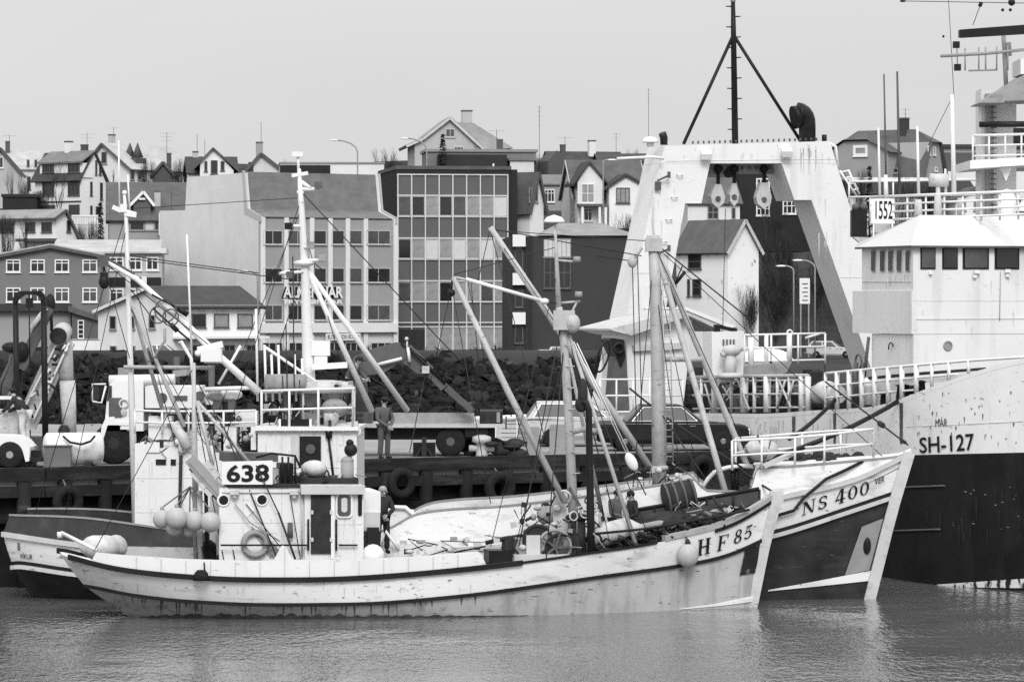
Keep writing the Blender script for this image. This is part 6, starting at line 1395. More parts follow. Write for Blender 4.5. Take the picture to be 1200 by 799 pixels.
# plate seams, runs and small fittings of the near deckhouse and the larger boat's bridge
M['seam'] = mat('plate_seam', .56, .6, .2, 3)
def seams(f, parent, lines, w=.012):
    for (x0, y0, x1, y1) in lines: mb = MB(); mb.beam(f(x0, y0), f(x1, y1), w, w); obj('plate_seam', mb, M['seam'], parent)
fh = lambda x, y: loc(x, y, OFF+.003); fw_ = lambda x, y: loc(x, y, OFF+.124)
seams(fh, cs, [(285, 572, 285, 654), (330, 572, 330, 654), (258, 612, 356, 612), (352, 572, 352, 654)])
seams(fw_, wh, [(358, 614, 364, 614), (392, 614, 425, 614), (416, 580, 416, 654)])
f2 = lambda x, y: loc2(x, y, 1.203); f3 = lambda x, y: loc2(x, y, .903)
seams(f2, wb_, [(330, 505, 330, 560), (395, 505, 395, 560), (303, 548, 417, 548)]); seams(f3, ns, [(175, 522, 175, 640), (215, 522, 215, 640), (160, 560, 248, 560), (160, 600, 248, 600)])
def runs(f, parent, n, x0, x1, y0, y1, wmx=1.6, hmx=16, m='rust_stain', seed=1):
    r_ = random.Random(seed)
    for i in range(n):
        px, py = r_.uniform(x0, x1), r_.uniform(y0, y1); ww, hh = r_.uniform(.5, wmx), r_.uniform(4, hmx); mb = MB()
        mb.add([f(px+a_*ww, py+b_*hh) for a_, b_ in ((-.5, 0), (.5, 0), (.4, .5), (.1, 1), (-.1, .95), (-.35, .45))], [tuple(range(6))]); obj('rust_run', mb, M[m], parent)
M['rust_stain'] = mat('faint_rust_stain', .56, .8, .15, 5)
runs(lambda x, y: loc(x, y, OFF+.006), cs, 12, 260, 355, 573, 630, seed=2); runs(lambda x, y: loc(x, y, OFF+.127), wh, 7, 396, 424, 606, 636, seed=3)
runs(lambda x, y: loc2(x, y, 1.206), wb_, 10, 304, 416, 506, 540, seed=4); runs(lambda x, y: loc2(x, y, .906), ns, 14, 160, 246, 524, 600, 1.8, 24, seed=5)
runs(lambda x, y: H1.on(x, y, .015)+V((0, .0, 0)), hull, 22, 120, 560, 682, 690, 1.4, 12, seed=6)
for px, py in ((275, 577), (345, 577)): mb = MB(); q = loc(px, py, OFF+.1); mb.box(q, (.22, .2, .1)); mb.sph(q-V((0, 0, .1)), .07); obj('deck_lamp', mb, M['grey1'], cs)
mb = MB(); mb.cyl(loc(340, 630, OFF+.1), loc(340, 612, OFF+.1), .075, .06, 10); obj('fire_extinguisher', mb, M['grey3'], cs)
mb = MB(); mb.tube([loc(354, 574, OFF+.05), loc(354, 652, OFF+.05)], .025, 6); mb.tube([loc(260, 577, OFF+.03), loc(352, 577, OFF+.03)], .018, 5); obj('conduit', mb, M['grey1'], cs)
for px in (366, 388): mb = MB(); mb.box(loc(px, 600, OFF+.2), (.06, .05, .1)); mb.box(loc(px, 632, OFF+.2), (.06, .05, .1)); obj('door_hinge', mb, M['grey1'], wh)
for px in range(300, 420, 17): mb = MB(); mb.tube([loc2(px, 503, 1.3), loc2(px, 506, 1.32)], .03, 5); obj('gutter_clip', mb, M['grey1'], wb_)
rg = random.Random(77); mb = MB()
for i in range(70):
    px = rg.uniform(178, 300); py = rg.uniform(478, 528); c = loc2(px, py, rg.uniform(-.6, .9)); k = rg.random()
    if k < .4: mb.tube([c, c+V((rg.uniform(-.4, .4), 0, rg.uniform(-.5, .4))), c+V((rg.uniform(-.5, .5), .1, rg.uniform(-.6, .3)))], rg.uniform(.012, .03), 4, rg.choice([0, 0, 1]))
    elif k < .75: mb.box(c, (rg.uniform(.06, .25), .12, rg.uniform(.06, .2)), None, rg.choice([0, 1, 2]))
    else: mb.sph(c, rg.uniform(.04, .11), 7, 5, rg.choice([0, 2]))
structure(obj('deck_clutter', mb, [M['dark'], M['grey1'], M['grey2']], ns), 'stuff')
mb = MB(); rg = random.Random(78)
for i in range(60):
    px = rg.uniform(306, 414); py = rg.uniform(448, 502); c = loc2(px, py, rg.uniform(-1.2, .9)); k = rg.random()
    if k < .5: mb.tube([c, c+V((rg.uniform(-.3, .3), 0, rg.uniform(-.6, .5)))], rg.uniform(.012, .03), 4, rg.choice([0, 1]))
    else: mb.box(c, (rg.uniform(.06, .22), .12, rg.uniform(.06, .22)), None, rg.choice([0, 1, 2]))
structure(obj('roof_clutter', mb, [M['dark'], M['grey1'], M['grey2']], ns), 'stuff')
# hold rails, oil drums and hatch amidships on the near boat
mb = MB(); rg = random.Random(79)
for i in range(26):
    px = rg.uniform(455, 600); t_ = interp([(455, 652), (600, 640)], px); c = loc(px, t_-rg.uniform(-2, 16), rg.uniform(-1.2, .9)); k = rg.random()
    if k < .45: mb.tube([c, c+V((rg.uniform(-.5, .5), .1, rg.uniform(-.2, .3))), c+V((rg.uniform(-.8, .8), 0, rg.uniform(-.3, .3)))], rg.uniform(.015, .04), 4, rg.choice([0, 1, 2]))
    elif k < .8: mb.box(c, (rg.uniform(.08, .22), .15, rg.uniform(.05, .13)), None, rg.choice([0, 1, 2]))
    else: mb.sph(c, (.12, .1, .06), 8, 5, 1)
structure(obj('midship_clutter', mb, [M['dark'], M['grey1'], M['grey2']], hf), 'stuff')

mb = MB(); xs_ = list(range(164, 620, 5)); r_ = random.Random(9)
rows_ = [[], []]
for x in xs_:
    yb_ = 351+4400*8/H1.depth_at(x, 726)*1.0
    hgt_ = r_.uniform(2.0, 6.5)*min(1, max(.02, (x-160)/50))*(1 if x < 400 else max(.02, 1-(x-400)/212))
    rows_[0].append(H1.on(x, yb_-hgt_, .014)); rows_[1].append(H1.on(x, yb_+7, .014))
mb.grid(rows_, 0, False); obj('waterline_weed', mb, M['weed'], hull)
def litter(name, parent, f, n, x0, x1, y0, y1, o0, o1, seed, big=1.0):
    r_ = random.Random(seed); mb = MB()
    for i in range(n):
        c = f(r_.uniform(x0, x1), r_.uniform(y0, y1), r_.uniform(o0, o1)); k = r_.random()
        if k < .45: mb.tube([c, c+V((r_.uniform(-.3, .3), .05, r_.uniform(-.3, .25)))*big, c+V((r_.uniform(-.5, .5), 0, r_.uniform(-.55, .15)))*big], r_.uniform(.01, .028), 4, r_.choice([0, 0, 1, 2]))
        elif k < .7: mb.box(c, (r_.uniform(.05, .2)*big, .12, r_.uniform(.05, .16)*big), Matrix.Rotation(r_.uniform(-.6, .6), 3, 'Y'), r_.choice([0, 1, 2]))
        else: mb.sph(c, (r_.uniform(.05, .13)*big, .1, r_.uniform(.04, .1)*big), 7, 5, r_.choice([0, 1, 2]))
    structure(obj(name, mb, [M['dark'], M['grey1'], M['grey2']], parent), 'stuff')
litter('roof_gear', hf, loc, 45, 262, 420, 552, 568, -.8, .9, 101, .8)
litter('winch_gear', hf, loc, 70, 600, 705, 590, 655, -.8, .9, 102)
litter('bow_gear', hf, loc, 40, 790, 880, 586, 612, -.6, .5, 103, .9)
litter('boat_deck_gear', ns, loc2, 80, 168, 300, 488, 535, -.3, 1.0, 104)
litter('mast_foot_gear', ns, loc2, 30, 745, 800, 545, 580, .2, 1.6, 105)
litter('bridge_roof_gear', ns, loc2, 40, 308, 412, 470, 501, -1.2, 1.0, 106, .9)
# ================================================================ stern trawler (far right), heading toward the camera and right
RT = V((12.45, 102.6, 0))
def T(f, q, z): p = RT+u_ship*f+u_port*q; return V((p.x, p.y, z))
def tq(px, py, f):      # point on the athwart plane at f
    O = RT+u_ship*f; p = O+u_port*along(O, u_port, px); return V((p.x, p.y, Z(py, p.y)))
def tf(px, py, q):      # point on the fore and aft plane at q from the starboard side
    O = RT+u_port*q; p = O+u_ship*along(O, u_ship, px); return V((p.x, p.y, Z(py, p.y)))
def ff(px, q=0): O = RT+u_port*q; return along(O, u_ship, px)
tr = thing('stern_trawler', 'big white and black stern trawler with gantry, marked SH-127', 'trawler', T(-12, 5, 0))
fs = [-35+1.0*i for i in range(0, 26)]+[-9+.5*i for i in range(1, 33)]
def inset(f, lv):
    f0, ln = ((-4.6, 7.4), (-4.7, 8.4), (-5, 9.5), (-5.3, 10.5))[lv]
    return 5*min(1, max(0, (f-f0)/ln))**2.0+(.35, .15, .05, 0)[lv]
top_t = smooth_tab([(640, 488), (700, 487), (825, 484), (900, 484.5), (950, 481), (1025, 476), (1057, 466.5), (1100, 450), (1150, 433), (1200, 420.5), (1300, 405)])
mid_t = [(640, 552), (860, 541), (1070, 533), (1200, 530), (1300, 526)]
def side_pt(f, lv, port=False):
    fe = f if f < -9 else -9+(f+9)*((2.8+9)/16, (3.7+9)/16, (4.5+9)/16, (5.2+9)/16)[lv]
    q = inset(fe, lv); p = T(fe, q if not port else 10-q, 0)
    s = T(fe, q, 0); px = 600+F*s.x/s.y
    p.z = (-1.2, 0, None, None)[lv] if lv < 2 else Z(interp(mid_t if lv == 2 else top_t, min(px, 1330)), s.y)
    return p
class TH: pass
TS = [[side_pt(f, l) for f in fs] for l in range(4)]; TP = [[side_pt(f, l, True) for f in fs] for l in range(4)]
mb = MB(); stb = []
for l in range(3):
    sub = 4
    for j in range(sub+(l == 2)):
        t = j/sub; stb.append([a.lerp(b, t) for a, b in zip(TS[l], TS[l+1])])
    for rows, rev in ((TS, False), (TP, True)):
        g = [[a.lerp(b, j/sub) for a, b in zip(rows[l], rows[l+1])] for j in range(sub+1)]
        mb.grid(g if not rev else g[::-1], 0 if l == 2 else 1)
    mb.add([TS[l][0], TP[l][0], TP[l+1][0], TS[l+1][0]], [(0, 1, 2, 3)], 0 if l == 2 else 1)
th = obj('hull', mb, [M['shipgrey'], M['blackhull']], tr)
mb = MB(); mb.grid([[a-V((0, 0, .12)), a.lerp(b, .5)-V((0, 0, .05)), b-V((0, 0, .12))] for a, b in zip(TS[3][:-3], TP[3][:-3])]); obj('deck', mb, M['grey3'], th)
class HT(Hull):
    def __init__(s): s.near = stb; s.S = RT
HTR = HT()
def strip_on(H, x0, x1, y0, y1, out, nu=10, nv=2):
    mb = MB(); mb.grid([[H.on(lerp(x0, x1, u/nu), lerp(y0(lerp(x0, x1, u/nu)), y1(lerp(x0, x1, u/nu)), v/nv), out) for u in range(nu+1)] for v in range(nv+1)]); return mb
mb = strip_on(HTR, 1098, 1225, lambda x: interp([(1098, 684.5), (1225, 676)], x), lambda x: interp([(1098, 687.5), (1225, 689)], x), .02); obj('boot_top_stripe', mb, mat('scraped_white_boot', .7, .6, .1, 2, dirt=1, dv=.015, ds=1.6, dst=(2, 2, .8), dth=(.5, .56)), th)
for (x0, x1, y0, y1) in ((1055, 1107, 571, 569), (1045, 1102, 622, 620)): mb = MB(); mb.tube([HTR.on(lerp(x0, x1, i/6), lerp(y0, y1, i/6), .03) for i in range(7)], .03, 5); obj('plating_seam', mb, M['grey3'], th)
for txt, q, b in (('SH-127', [(1077.5, 531), (1142, 527.5), (1141, 507.5), (1077, 512.5)], .012), ('MÁR', [(1096, 500), (1110, 499.3), (1110, 488), (1096, 489)], .0)):
    text_hull(th, HTR, txt, q, b, .04, 'black')
def stains(n, reg, out=.025):
    rg = random.Random(4); mb = MB()
    for i in range(n):
        px = rg.uniform(reg[0], reg[1]); py = rg.uniform(reg[2], reg[3]); w_ = rg.uniform(.8, 2.2); h_ = rg.uniform(1, 5)
        mb.add([HTR.on(px+a*w_, py+b*h_, out) for a, b in ((-.5, 0), (.5, -.1), (.3, .6), (.05, 1.2), (-.3, .5))], [(0, 1, 2, 3, 4)])
    obj('rust_spots', mb, M['grey3'], th)
stains(16, (1085, 1198, 452, 528))
mb = MB()
for (x, y0, y1, w_) in ((1056, 472, 520, 4), (978, 484, 520, 3.5), (930, 488, 508, 4)):
    mb = MB()
    for k in range(4): mb.add([HTR.on(x-w_/2+w_*a/1, lerp(y0, y1, b), .022) for a, b in ((0, k/4), (1, k/4), (1-.06*k, (k+1)/4), (.06*k, (k+1)/4))], [(0, 1, 2, 3)])
    obj('rust_streak', mb, M['hull_rust_run'], th)

# wheelhouse block
QW = .9
def block(name, f0, f1, q0, q1, z0, z1, m, parent): 
    mb = MB(); mb.prism([T(f0, q0, z0), T(f1, q0, z0), T(f1, q1, z0), T(f0, q1, z0)], (0, 0, z1-z0)); return obj(name, mb, m, parent)
fF = ff(1070, QW); fA = ff(1010, QW); zr = Z(287, T(fF, QW, 0).y); fC = ff(1021, QW)
zm0 = tf(1000, 390, QW).z; zm1 = tf(1000, 341, QW).z
br = block('bridge', fA, fF, QW, 9.1, zm1-.3, zr, M['shipwhite'], tr)
block('bridge_lower', ff(999, QW-.04), fF-.01, QW-.04, 9.0, zm0, zm1, M['shipwhite'], br); block('deckhouse', fC, fF-.02, QW+.02, 9.0, Z(482, 109), zm0-.01, M['shipwhite'], br)
# sloping parapet on the roof
a = tf(1009, 288, QW-.12); b = tf(1067, 288, QW-.12); c = tq(1072, 252, fF-.25); d = tf(1011, 285, QW-.1); b2 = T(fF+.12, QW-.12, b.z)
qx = 9.1
mb = MB(); zt = c.z; zl = zr-.02
P0 = [T(fA-.1, QW-.12, zl), T(fF+.15, QW-.12, zl), T(fF+.15, qx+.12, zl), T(fA-.1, qx+.12, zl), T(fA-.1, QW-.1, zl+.12), T(fF-.3, QW+.35, zt), T(fF-.3, qx-.35, zt), T(fA-.1, qx+.1, zl+.12)]
mb.add(P0, [(0, 1, 5, 4), (1, 2, 6, 5), (2, 3, 7, 6), (3, 0, 4, 7), (4, 5, 6, 7), (3, 2, 1, 0)]); obj('roof_parapet', mb, M['clean'], br)
mb = MB(); 
for p, q in ((T(fA-.12, QW-.15, zl-.03), T(fF+.17, QW-.15, zl-.03)), (T(fF+.17, QW-.15, zl-.03), T(fF+.17, qx, zl-.03))): mb.beam(p, q, .06, .06)
obj('drip_edge', mb, M['grey3'], br)
def wq(px0, px1, y0, y1, face, m='glass', fr='clean', r=.06):
    fn = (lambda x, y: tf(x, y, QW)) if face == 's' else (lambda x, y: tq(x, y, fF))
    n = -u_port if face == 's' else u_ship
    pts = [fn(px0, y1), fn(px1, y1), fn(px1, y0), fn(px0, y0)]; c = sum(pts, V((0, 0, 0)))/4
    mb = MB(); mb.prism([p+n*.03 for p in pts], -n*.05)
    o = obj('window', mb, M[fr], br); mb = MB(); mb.prism([c+(p-c)*.86+n*.035 for p in pts], n*.012); obj('pane', mb, M[m], o)
for x0, x1 in ((1022, 1026.5), (1032.5, 1037.5), (1042, 1047), (1052, 1057), (1062.5, 1067)): wq(x0, x1, 293, 318.5, 's', 'glass2', 'grey2')
for x0, x1, m_ in ((1078.5, 1096, 'glass2'), (1104, 1122, 'glass'), (1128, 1158.5, 'glass2'), (1165.5, 1194, 'glass'), (1201, 1230, 'glass2')): wq(x0, x1, 290, 315.5, 'f', m_, 'black')
c = tq(1110.5, 405, fF-.02); mb = MB(); mb.ring(c+u_ship*.02, u_ship, .12, .03, 20, 6); o = obj('porthole', mb, M['grey2'], br); mb = MB(); mb.cyl(c, c+u_ship*.02, .11, n=18); obj('pane', mb, M['grey2'], o)
mb = MB(); c = tf(1044, 408, QW-.06); mb.ring(c, u_port, .16, .02, 10, 5, 0, R(-60), R(120)); obj('grab_handle', mb, M['dark'], br)
mb = MB()
for x, y in ((1145, 318.5), (1181, 317.5)): mb.box(tq(x, y, fF+.08), (.16, .1, .1))
obj('wiper_motor', mb, M['clean'], br); mb = MB(); mb.tube([tq(1172.5, 318, fF+.02), tq(1171.5, 376, fF+.02)], .012, 4); obj('cable', mb, M['grey2'], br)
# deck edge rail of the bow
pts = [tf(967.5, 483, .12), tf(981, 482, .12), tf(995, 480, .12), tf(1010, 479, .12), tf(1025, 477, .12)]
for i, (px, yt) in enumerate(((967.5, 437.5), (981, 436), (995, 434.5), (1010, 433.3), (1025, 432), (1041, 430.5), (1057, 429), (1074, 427.5), (1092, 426), (1112, 424.5), (1135, 422.5))):
    d = HTR.depth_at(px, interp(top_t, px)); b = P(px, interp(top_t, px)+1, d+.1); t = P(px, yt, d+.1); mb = MB(); mb.tube([b, t], .075 if 975 < px < 1080 else .05, 8); obj('rail_post', mb, M['clean'], tr)
for dy, r_ in ((0, .04), (15, .03), (29, .03)):
    pp = []
    for px in range(967, 1206, 6):
        y = interp([(967, 437.5), (1025, 432), (1135, 422.5), (1205, 418)], px)+dy
        if y > interp(top_t, px)-2: break
        pp.append(P(px, y, HTR.depth_at(px, interp(top_t, px))+.1))
    if len(pp) > 1: mb = MB(); mb.tube(pp, r_, 6); obj('rail_bar', mb, M['clean'], tr)
mb = MB(); mb.tube([tf(1018, 443, .6), tq(1074, 438, fF+.25), tq(1155, 432, fF+.25)], .045, 6); obj('pipe_run', mb, M['dark'], br)
for px, py, r_ in ((1058, 461, .2), (1080, 457, .12), (1036, 470, .12)): d = HTR.depth_at(px, 470)+.35; mb = MB(); mb.lathe(P(px, py+9, d), (0, 0, 1), [(0, r_*.9), (.1, r_), (.42, r_*.8), (.45, r_*1.2), (.5, .05)], 14); obj('bollard', mb, M['black'], tr)
mb = MB(); mb.tube([P(1058, 458, 107.3), P(1080, 455, 106.5)], .13, 8); obj('fairlead', mb, M['black'], tr)
# compass deck: rails, number board, light box, columns
def plate(name, px0, px1, y0, y1, d, th_, m, parent): mb = MB(); a = P(px0, y0, d); b = P(px1, y1, d); mb.bx(a.x, b.x, d, d+th_, b.z, a.z); return obj(name, mb, M[m], parent)
zdk = zt
dN = T(fA+.4, QW+.4, 0).y
nb = plate('number_board', 1021, 1048.5, 233, 262, dN, .06, 'clean', br)
mb = MB(); text_on(mb, '1552', lambda u, v: P(lerp(1026, 1046, u), lerp(257, 235.5, v), dN-.012), .012); obj('number_lettering', mb, M['black'], nb)
mb = MB(); mb.bx(X(1023, dN), X(1024.5, dN), dN, dN+.05, zr, Z(262, dN)); mb.bx(X(1045, dN), X(1046.5, dN), dN, dN+.05, zr, Z(262, dN)); obj('board_legs', mb, M['clean'], nb)
plate('light_screen', 998, 1016, 246, 277.5, T(fA-.6, QW+.3, 0).y, .5, 'black', br); mb = MB(); c = T(fA-.6, QW+.3, 0).y; mb.prism([P(1000, 278, c), P(1018, 278, c), P(1021, 286, c), P(1010, 286, c)], (0, .5, 0)); obj('screen_bracket', mb, M['grey1'], br)
mb = MB(); mb.lathe(P(1003, 246, 112.5), (0, 0, 1), [(0, .12), (.14, .12), (.2, .02)], 10); mb.lathe(P(1012, 246, 112.5), (0, 0, 1), [(0, .12), (.14, .12), (.2, .02)], 10); obj('horn', mb, M['grey3'], br)
zb_ = zt-.1
def prail(x0, x1, yt0, yt1, d0, d1, nb_, nbars, hgt, r_=.03):
    for j in range(nbars): mb = MB(); mb.tube([P(x0, yt0+j*hgt/max(1, nbars-1+.0001), d0), P(x1, yt1+j*hgt/max(1, nbars-1+.0001), d1)], r_*(1.4 if j == 0 else 1), 6); obj('rail_bar', mb, M['clean'], br)
    for k in range(nb_+1): t = k/nb_; px = lerp(x0, x1, t); y = lerp(yt0, yt1, t); d = lerp(d0, d1, t); mb = MB(); mb.tube([P(px, y, d), P(px, y+hgt+6, d)], r_, 6); obj('rail_post', mb, M['clean'], br)
prail(1020, 1215, 231, 223.5, 112, 107.3, 9, 4, 27)
prail(995, 1150, 213, 210.5, 121, 121, 3, 2, 18, .03)
mb = MB(); mb.bx(X(1146, 116), X(1187, 116), 115.2, 116.6, zt-.3, Z(106, 116)); col_ = obj('mast_column', mb, M['shipwhite'], tr)
mb = MB(); mb.bx(X(1160, 114), X(1169, 114), 114.9, 115.19, zt, Z(110, 115)); obj('ladder_recess', mb, M['grey2'], col_)
mb = MB()
for k in range(22): mb.tube([P(1161, 120+k*6, 114.85), P(1168, 120+k*6, 114.85)], .02, 4)
obj('column_ladder', mb, M['grey3'], col_)
mb = MB(); pf = [P(1137, 198, 113), P(1225, 192, 113), P(1225, 183, 113), P(1137, 188, 113)]; mb.prism(pf, (0, 3.6, 0)); obj('mast_platform', mb, M['shipwhite'], col_)
mb = MB(); mb.prism([P(1172, 197, 113.3), P(1186, 196, 113.3), P(1179, 213, 113.3)], (0, .3, 0)); obj('knee_bracket', mb, M['shipwhite'], col_)
prail(1140, 1216, 159, 157, 113.1, 113.1, 4, 3, 24)
mb = MB(); mb.tube([P(1147.5, 146, 113), P(1225, 145.5, 113)], .09, 8); obj('scanner_bar', mb, M['black'], col_); plate('radar_box', 1190, 1206, 150, 170, 113.5, .5, 'dark', col_)
mb = MB(); mb.prism([P(1148, 120.5, 113.3), P(1200, 88, 113.3), P(1240, 84, 113.3), P(1240, 116, 113.3), P(1178, 118.5, 113.3), P(1176, 120.5, 113.3)], (0, 2.5, 0)); obj('canopy', mb, M['grey2'], col_)
mb = MB(); mb.bx(X(1194, 114), X(1240, 114), 113.6, 115.6, Z(88, 114), Z(70, 114)); obj('upper_block', mb, M['shipwhite'], col_)
mb = MB(); mb.prism([P(1124.5, 43.5, 114), P(1124.5, 35, 114), P(1230, 27, 114), P(1230, 38, 114), P(1128, 44, 114)], (0, .35, 0)); obj('radar_scanner', mb, M['black'], col_)
mb = MB(); mb.tube([P(1180, 120, 115), P(1176, 40, 115)], .07, 8); mb.tube([P(1182, 66, 115), P(1181, 50, 115)], .1, 8); obj('upper_pole', mb, M['grey2'], col_)
mb = MB(); mb.tube([P(1102, 66, 114), P(1155, 63, 114), P(1205, 58, 114)], .05, 6); mb.tube([P(1135, 83, 114), P(1167, 82, 114)], .03, 5); obj('yard', mb, M['grey2'], col_)
for px in (1131, 1147, 1155, 1168, 1181): mb = MB(); mb.tube([P(px, 54+(1181-px)*.05, 114), P(px, 83, 114)], .025, 5); obj('yard_stanchion', mb, M['grey2'], col_)
for px, py in ((1121, 52.5), (1122.5, 79)): plate('day_shape', px-3.8, px+3.8, py-3.8, py+3.8, 114, .2, 'black', col_)
mb = MB(); mb.sph(P(1105.5, 43, 114), .04); mb.tube([P(1121, 49, 114), P(1122, 76, 114)], .015, 4); mb.tube([P(1148, 8, 114), P(1150, 3, 114)], .06, 6); mb.sph(P(1185.5, 3, 114), .11); mb.sph(P(1175, 12, 114), .05); mb.sph(P(1184, 12, 114), .05); obj('aerial_fittings', mb, M['black'], col_)
wire(col_, P(1150, 3, 114), P(1140, 30, 114), .012); wire(col_, P(1111, -10, 114), P(1118, 115, 114), .01); wire(col_, P(1058, 1.5, 118), P(1200, 4, 114), .012); wire(col_, P(1115, 116, 112), P(1088, 170, 112), .01)
mb = MB(); mb.sph(P(1058, 1.5, 118), (.1, .06, .04)); obj('insulator', mb, M['black'], col_)
for px, y0, y1, r_, m_ in ((1037, 87, 232, .03, 'grey3'), (1052.5, 84, 231, .04, 'grey3'), (1030, 150, 232, .04, 'clean'), (1075.5, 148, 230, .045, 'clean'), (1116.5, 111, 228, .07, 'clean'), (1108, 198, 228, .04, 'clean'), (1038, 205, 232, .07, 'clean')):
    mb = MB(); mb.tube([P(px+(y1-y0)*.012, y1, 111.5), P(px-(y1-y0)*.008, y0, 111.5)], [r_*1.15, r_*.8], 7); obj('whip_aerial', mb, M[m_], br)
mb = MB(); mb.tube([P(1089, 211, 111.4), P(1111, 211.5, 111.4)], .2, 12); mb.tube([P(1099, 215, 111.4), P(1100, 245, 111.4)], .07, 8); obj('searchlight', mb, M['grey1'], br)
for px, y0, y1 in ((1076, 234, 248), (1099, 228, 250), (1126, 232, 250)): mb = MB(); mb.cyl(P(px, y1+4, 109.8), P(px, y0, 109.8), .13, .1, 10); obj('roof_ventilator', mb, M['grey1'], br)
mb = MB(); mb.sph(P(1180, 225+16, 112), (.3, .3, .5)); mb.prism([P(1192, 247, 111), P(1215, 247, 111), P(1215, 212, 111)], (0, .6, 0)); obj('white_screen', mb, M['shipwhite'], br)

# ---- gantry (goal post) over the stern ramp
fG = -29.8
def gp_(name, poly, depth, m, parent=None): mb = MB(); mb.prism([tq(x, y, fG) for x, y in poly], -u_ship*depth); return obj(name, mb, m, parent or gan)
gan = obj('gantry', MB().prism([tq(x, y, fG) for x, y in ((774, 191.5), (779, 171), (972.5, 165.5), (980, 191.5))][::-1], -u_ship*1.7), M['shipwhite'], tr)
gp_('gantry_leg', [(774, 191.7), (708, 490), (757, 490), (803, 238.5), (822, 238.5), (832, 191.7)], 1.7, M['shipwhite'])
gp_('gantry_leg', [(916, 191.7), (931, 234.5), (951, 234.5), (1038, 480), (1076, 480), (1010, 286), (980, 191.7)], 1.7, M['shipwhite'])
mb = MB(); mb.prism([tq(x, y, fG-.9) for x, y in ((833, 192), (833, 204), (906, 204), (906, 192))], -u_ship*.3); obj('hanging_beam', mb, M['grey2'], gan)
for k in range(9): mb = MB(); q = tq(838+k*8, 197, fG-.88); mb.box(q, (.09, .06, .09)); obj('beam_bolt', mb, M['grey3'], gan)
mb = MB(); mb.cyl(tq(853.5, 203, fG-.8), tq(853.5, 203, fG-1), .17, n=16); obj('guide_roller', mb, M['black'], gan)
for px, y0, y1, w_, lb in ((841.5, 216, 243, 8.2, 1), (860.5, 215, 241, 5.4, .6), (895.5, 214, 244, 9, 1)):
    c = tq(px, (y0+y1)/2+3, fG-.7); s_ = c.y/F
    mb = MB(); poly = [(-w_*.42, y0), (w_*.42, y0), (w_, y1-13), (w_*.85, y1-5), (0, y1+1), (-w_*.85, y1-5), (-w_, y1-13)]
    mb.prism([tq(px+a, b, fG-.7) for a, b in poly][::-1], -u_ship*.3); bk = obj('hanging_block', mb, M['grey1'], gan)
    mb = MB(); mb.cyl(tq(px, y1-10, fG-.66), tq(px, y1-10, fG-.75), .1, n=12); obj('sheave_pin', mb, M['grey3'], bk)
    mb = MB(); mb.box(tq(px, y0-4, fG-.85), (.13, .1, .3)); mb.tube([tq(px, 196, fG-.85), tq(px, y0, fG-.85)], .06, 6); mb.sph(tq(px, 198, fG-.75), .16); obj('shackle', mb, M['black'], bk)
for px, py in ((778.5, 168), (930, 167), (965.5, 165)):
    pass
mb = MB(); q = tq(778, 170, fG-.6); mb.tube([q, q+V((0, 0, .25)), q+V((-.06, -.05, .42))], [.13, .14, .14], 10); obj('vent_pipe', mb, M['black'], gan)
q = tq(946, 167, fG-.7); arc = [q, q+V((0, 0, .62))]+[q+V((0, 0, .62))+V((-.3+.3*math.cos(a), -.05*a, .42*math.sin(a))) for a in (.35, .7, 1.05, 1.4, 1.7)]
mb = MB(); mb.tube(arc, [.3, .3, .31, .33, .35, .37, .39], 20); cv = obj('cowl_ventilator', mb, M['black'], gan)
mb = MB(); e9 = arc[-1]; mb.cyl(e9+V((.02, 0, -.12)), e9+V((-.16, -.05, -.16)), .4, .42, 20); obj('cowl_mouth', mb, M['black'], cv)
mb = MB(); mb.cyl(tq(966, 167, fG-.5), tq(966, 158, fG-.5), .09, .09, 8); obj('vent_stub', mb, M['black'], gan)
for px, py in ((828, 182), (922.5, 179)): mb = MB(); mb.box(tq(px, py, fG+.25), (.36, .3, .22), Matrix.Rotation(R(25), 3, 'X')); mb.box(tq(px, py-5, fG+.15), (.3, .25, .06)); obj('floodlight', mb, M['clean'], gan)
mb = MB(); q = tq(762, 172, fG-.3); mb.tube([q, q+V((0, 0, .15))], .13, 10); mb.lathe(q+V((0, 0, .14)), (0, 0, 1), [(0, .3), (.08, .28), (.18, .18), (.22, .02)], 16); obj('dome_lamp', mb, M['clean'], gan)
mb = MB(); mb.tube([tq(723, 186, fG+.3), tq(765, 184, fG+.3), tq(778, 186, fG+.3)], .05, 6); obj('lamp_yard', mb, M['clean'], gan)
mb = MB()
for i in range(24): px = 812+i*6.3; q = tq(px, 168.8-(px-812)*.027, fG-.1); mb.tube([q, q+V((0, 0, .1))], .035, 5)
obj('top_studs', mb, M['grey3'], gan)
for y in (206, 292): 
    mb = MB(); mb.tube([tq(770, y+6, fG+.15), tq(783, y, fG+.25), tq(783, y-4, fG+.25)], .035, 5); mb.box(tq(784, y-1, fG+.3), (.11, .12, .22)); mb.box(tq(771, y+12, fG+.1), (.22, .1, .3)); obj('work_lamp', mb, M['grey3'], gan)
mb = MB(); mb.tube([tq(766, 230, fG+.08), tq(765, 260, fG+.08), tq(768, 300, fG+.08), tq(760, 470, fG+.08)], .03, 5); obj('cable_run', mb, M['grey1'], gan)
# ladder and cable down the outer edge of the right leg
mb = MB(); mb.tube([tq(972, 168, fG-.2), tq(979, 172, fG-.2), tq(982, 196, fG-.1)], .06, 6); mb.tube([tq(984, 200, fG), tq(1004, 230, fG)], .04, 6); mb.tube([tq(994, 199, fG), tq(1007, 228, fG)], .04, 6)
for k in range(4): mb.tube([tq(985+5*k, 202+7*k, fG), tq(995+3.5*k, 200+7*k, fG)], .035, 5)
obj('ladder', mb, M['clean'], gan)
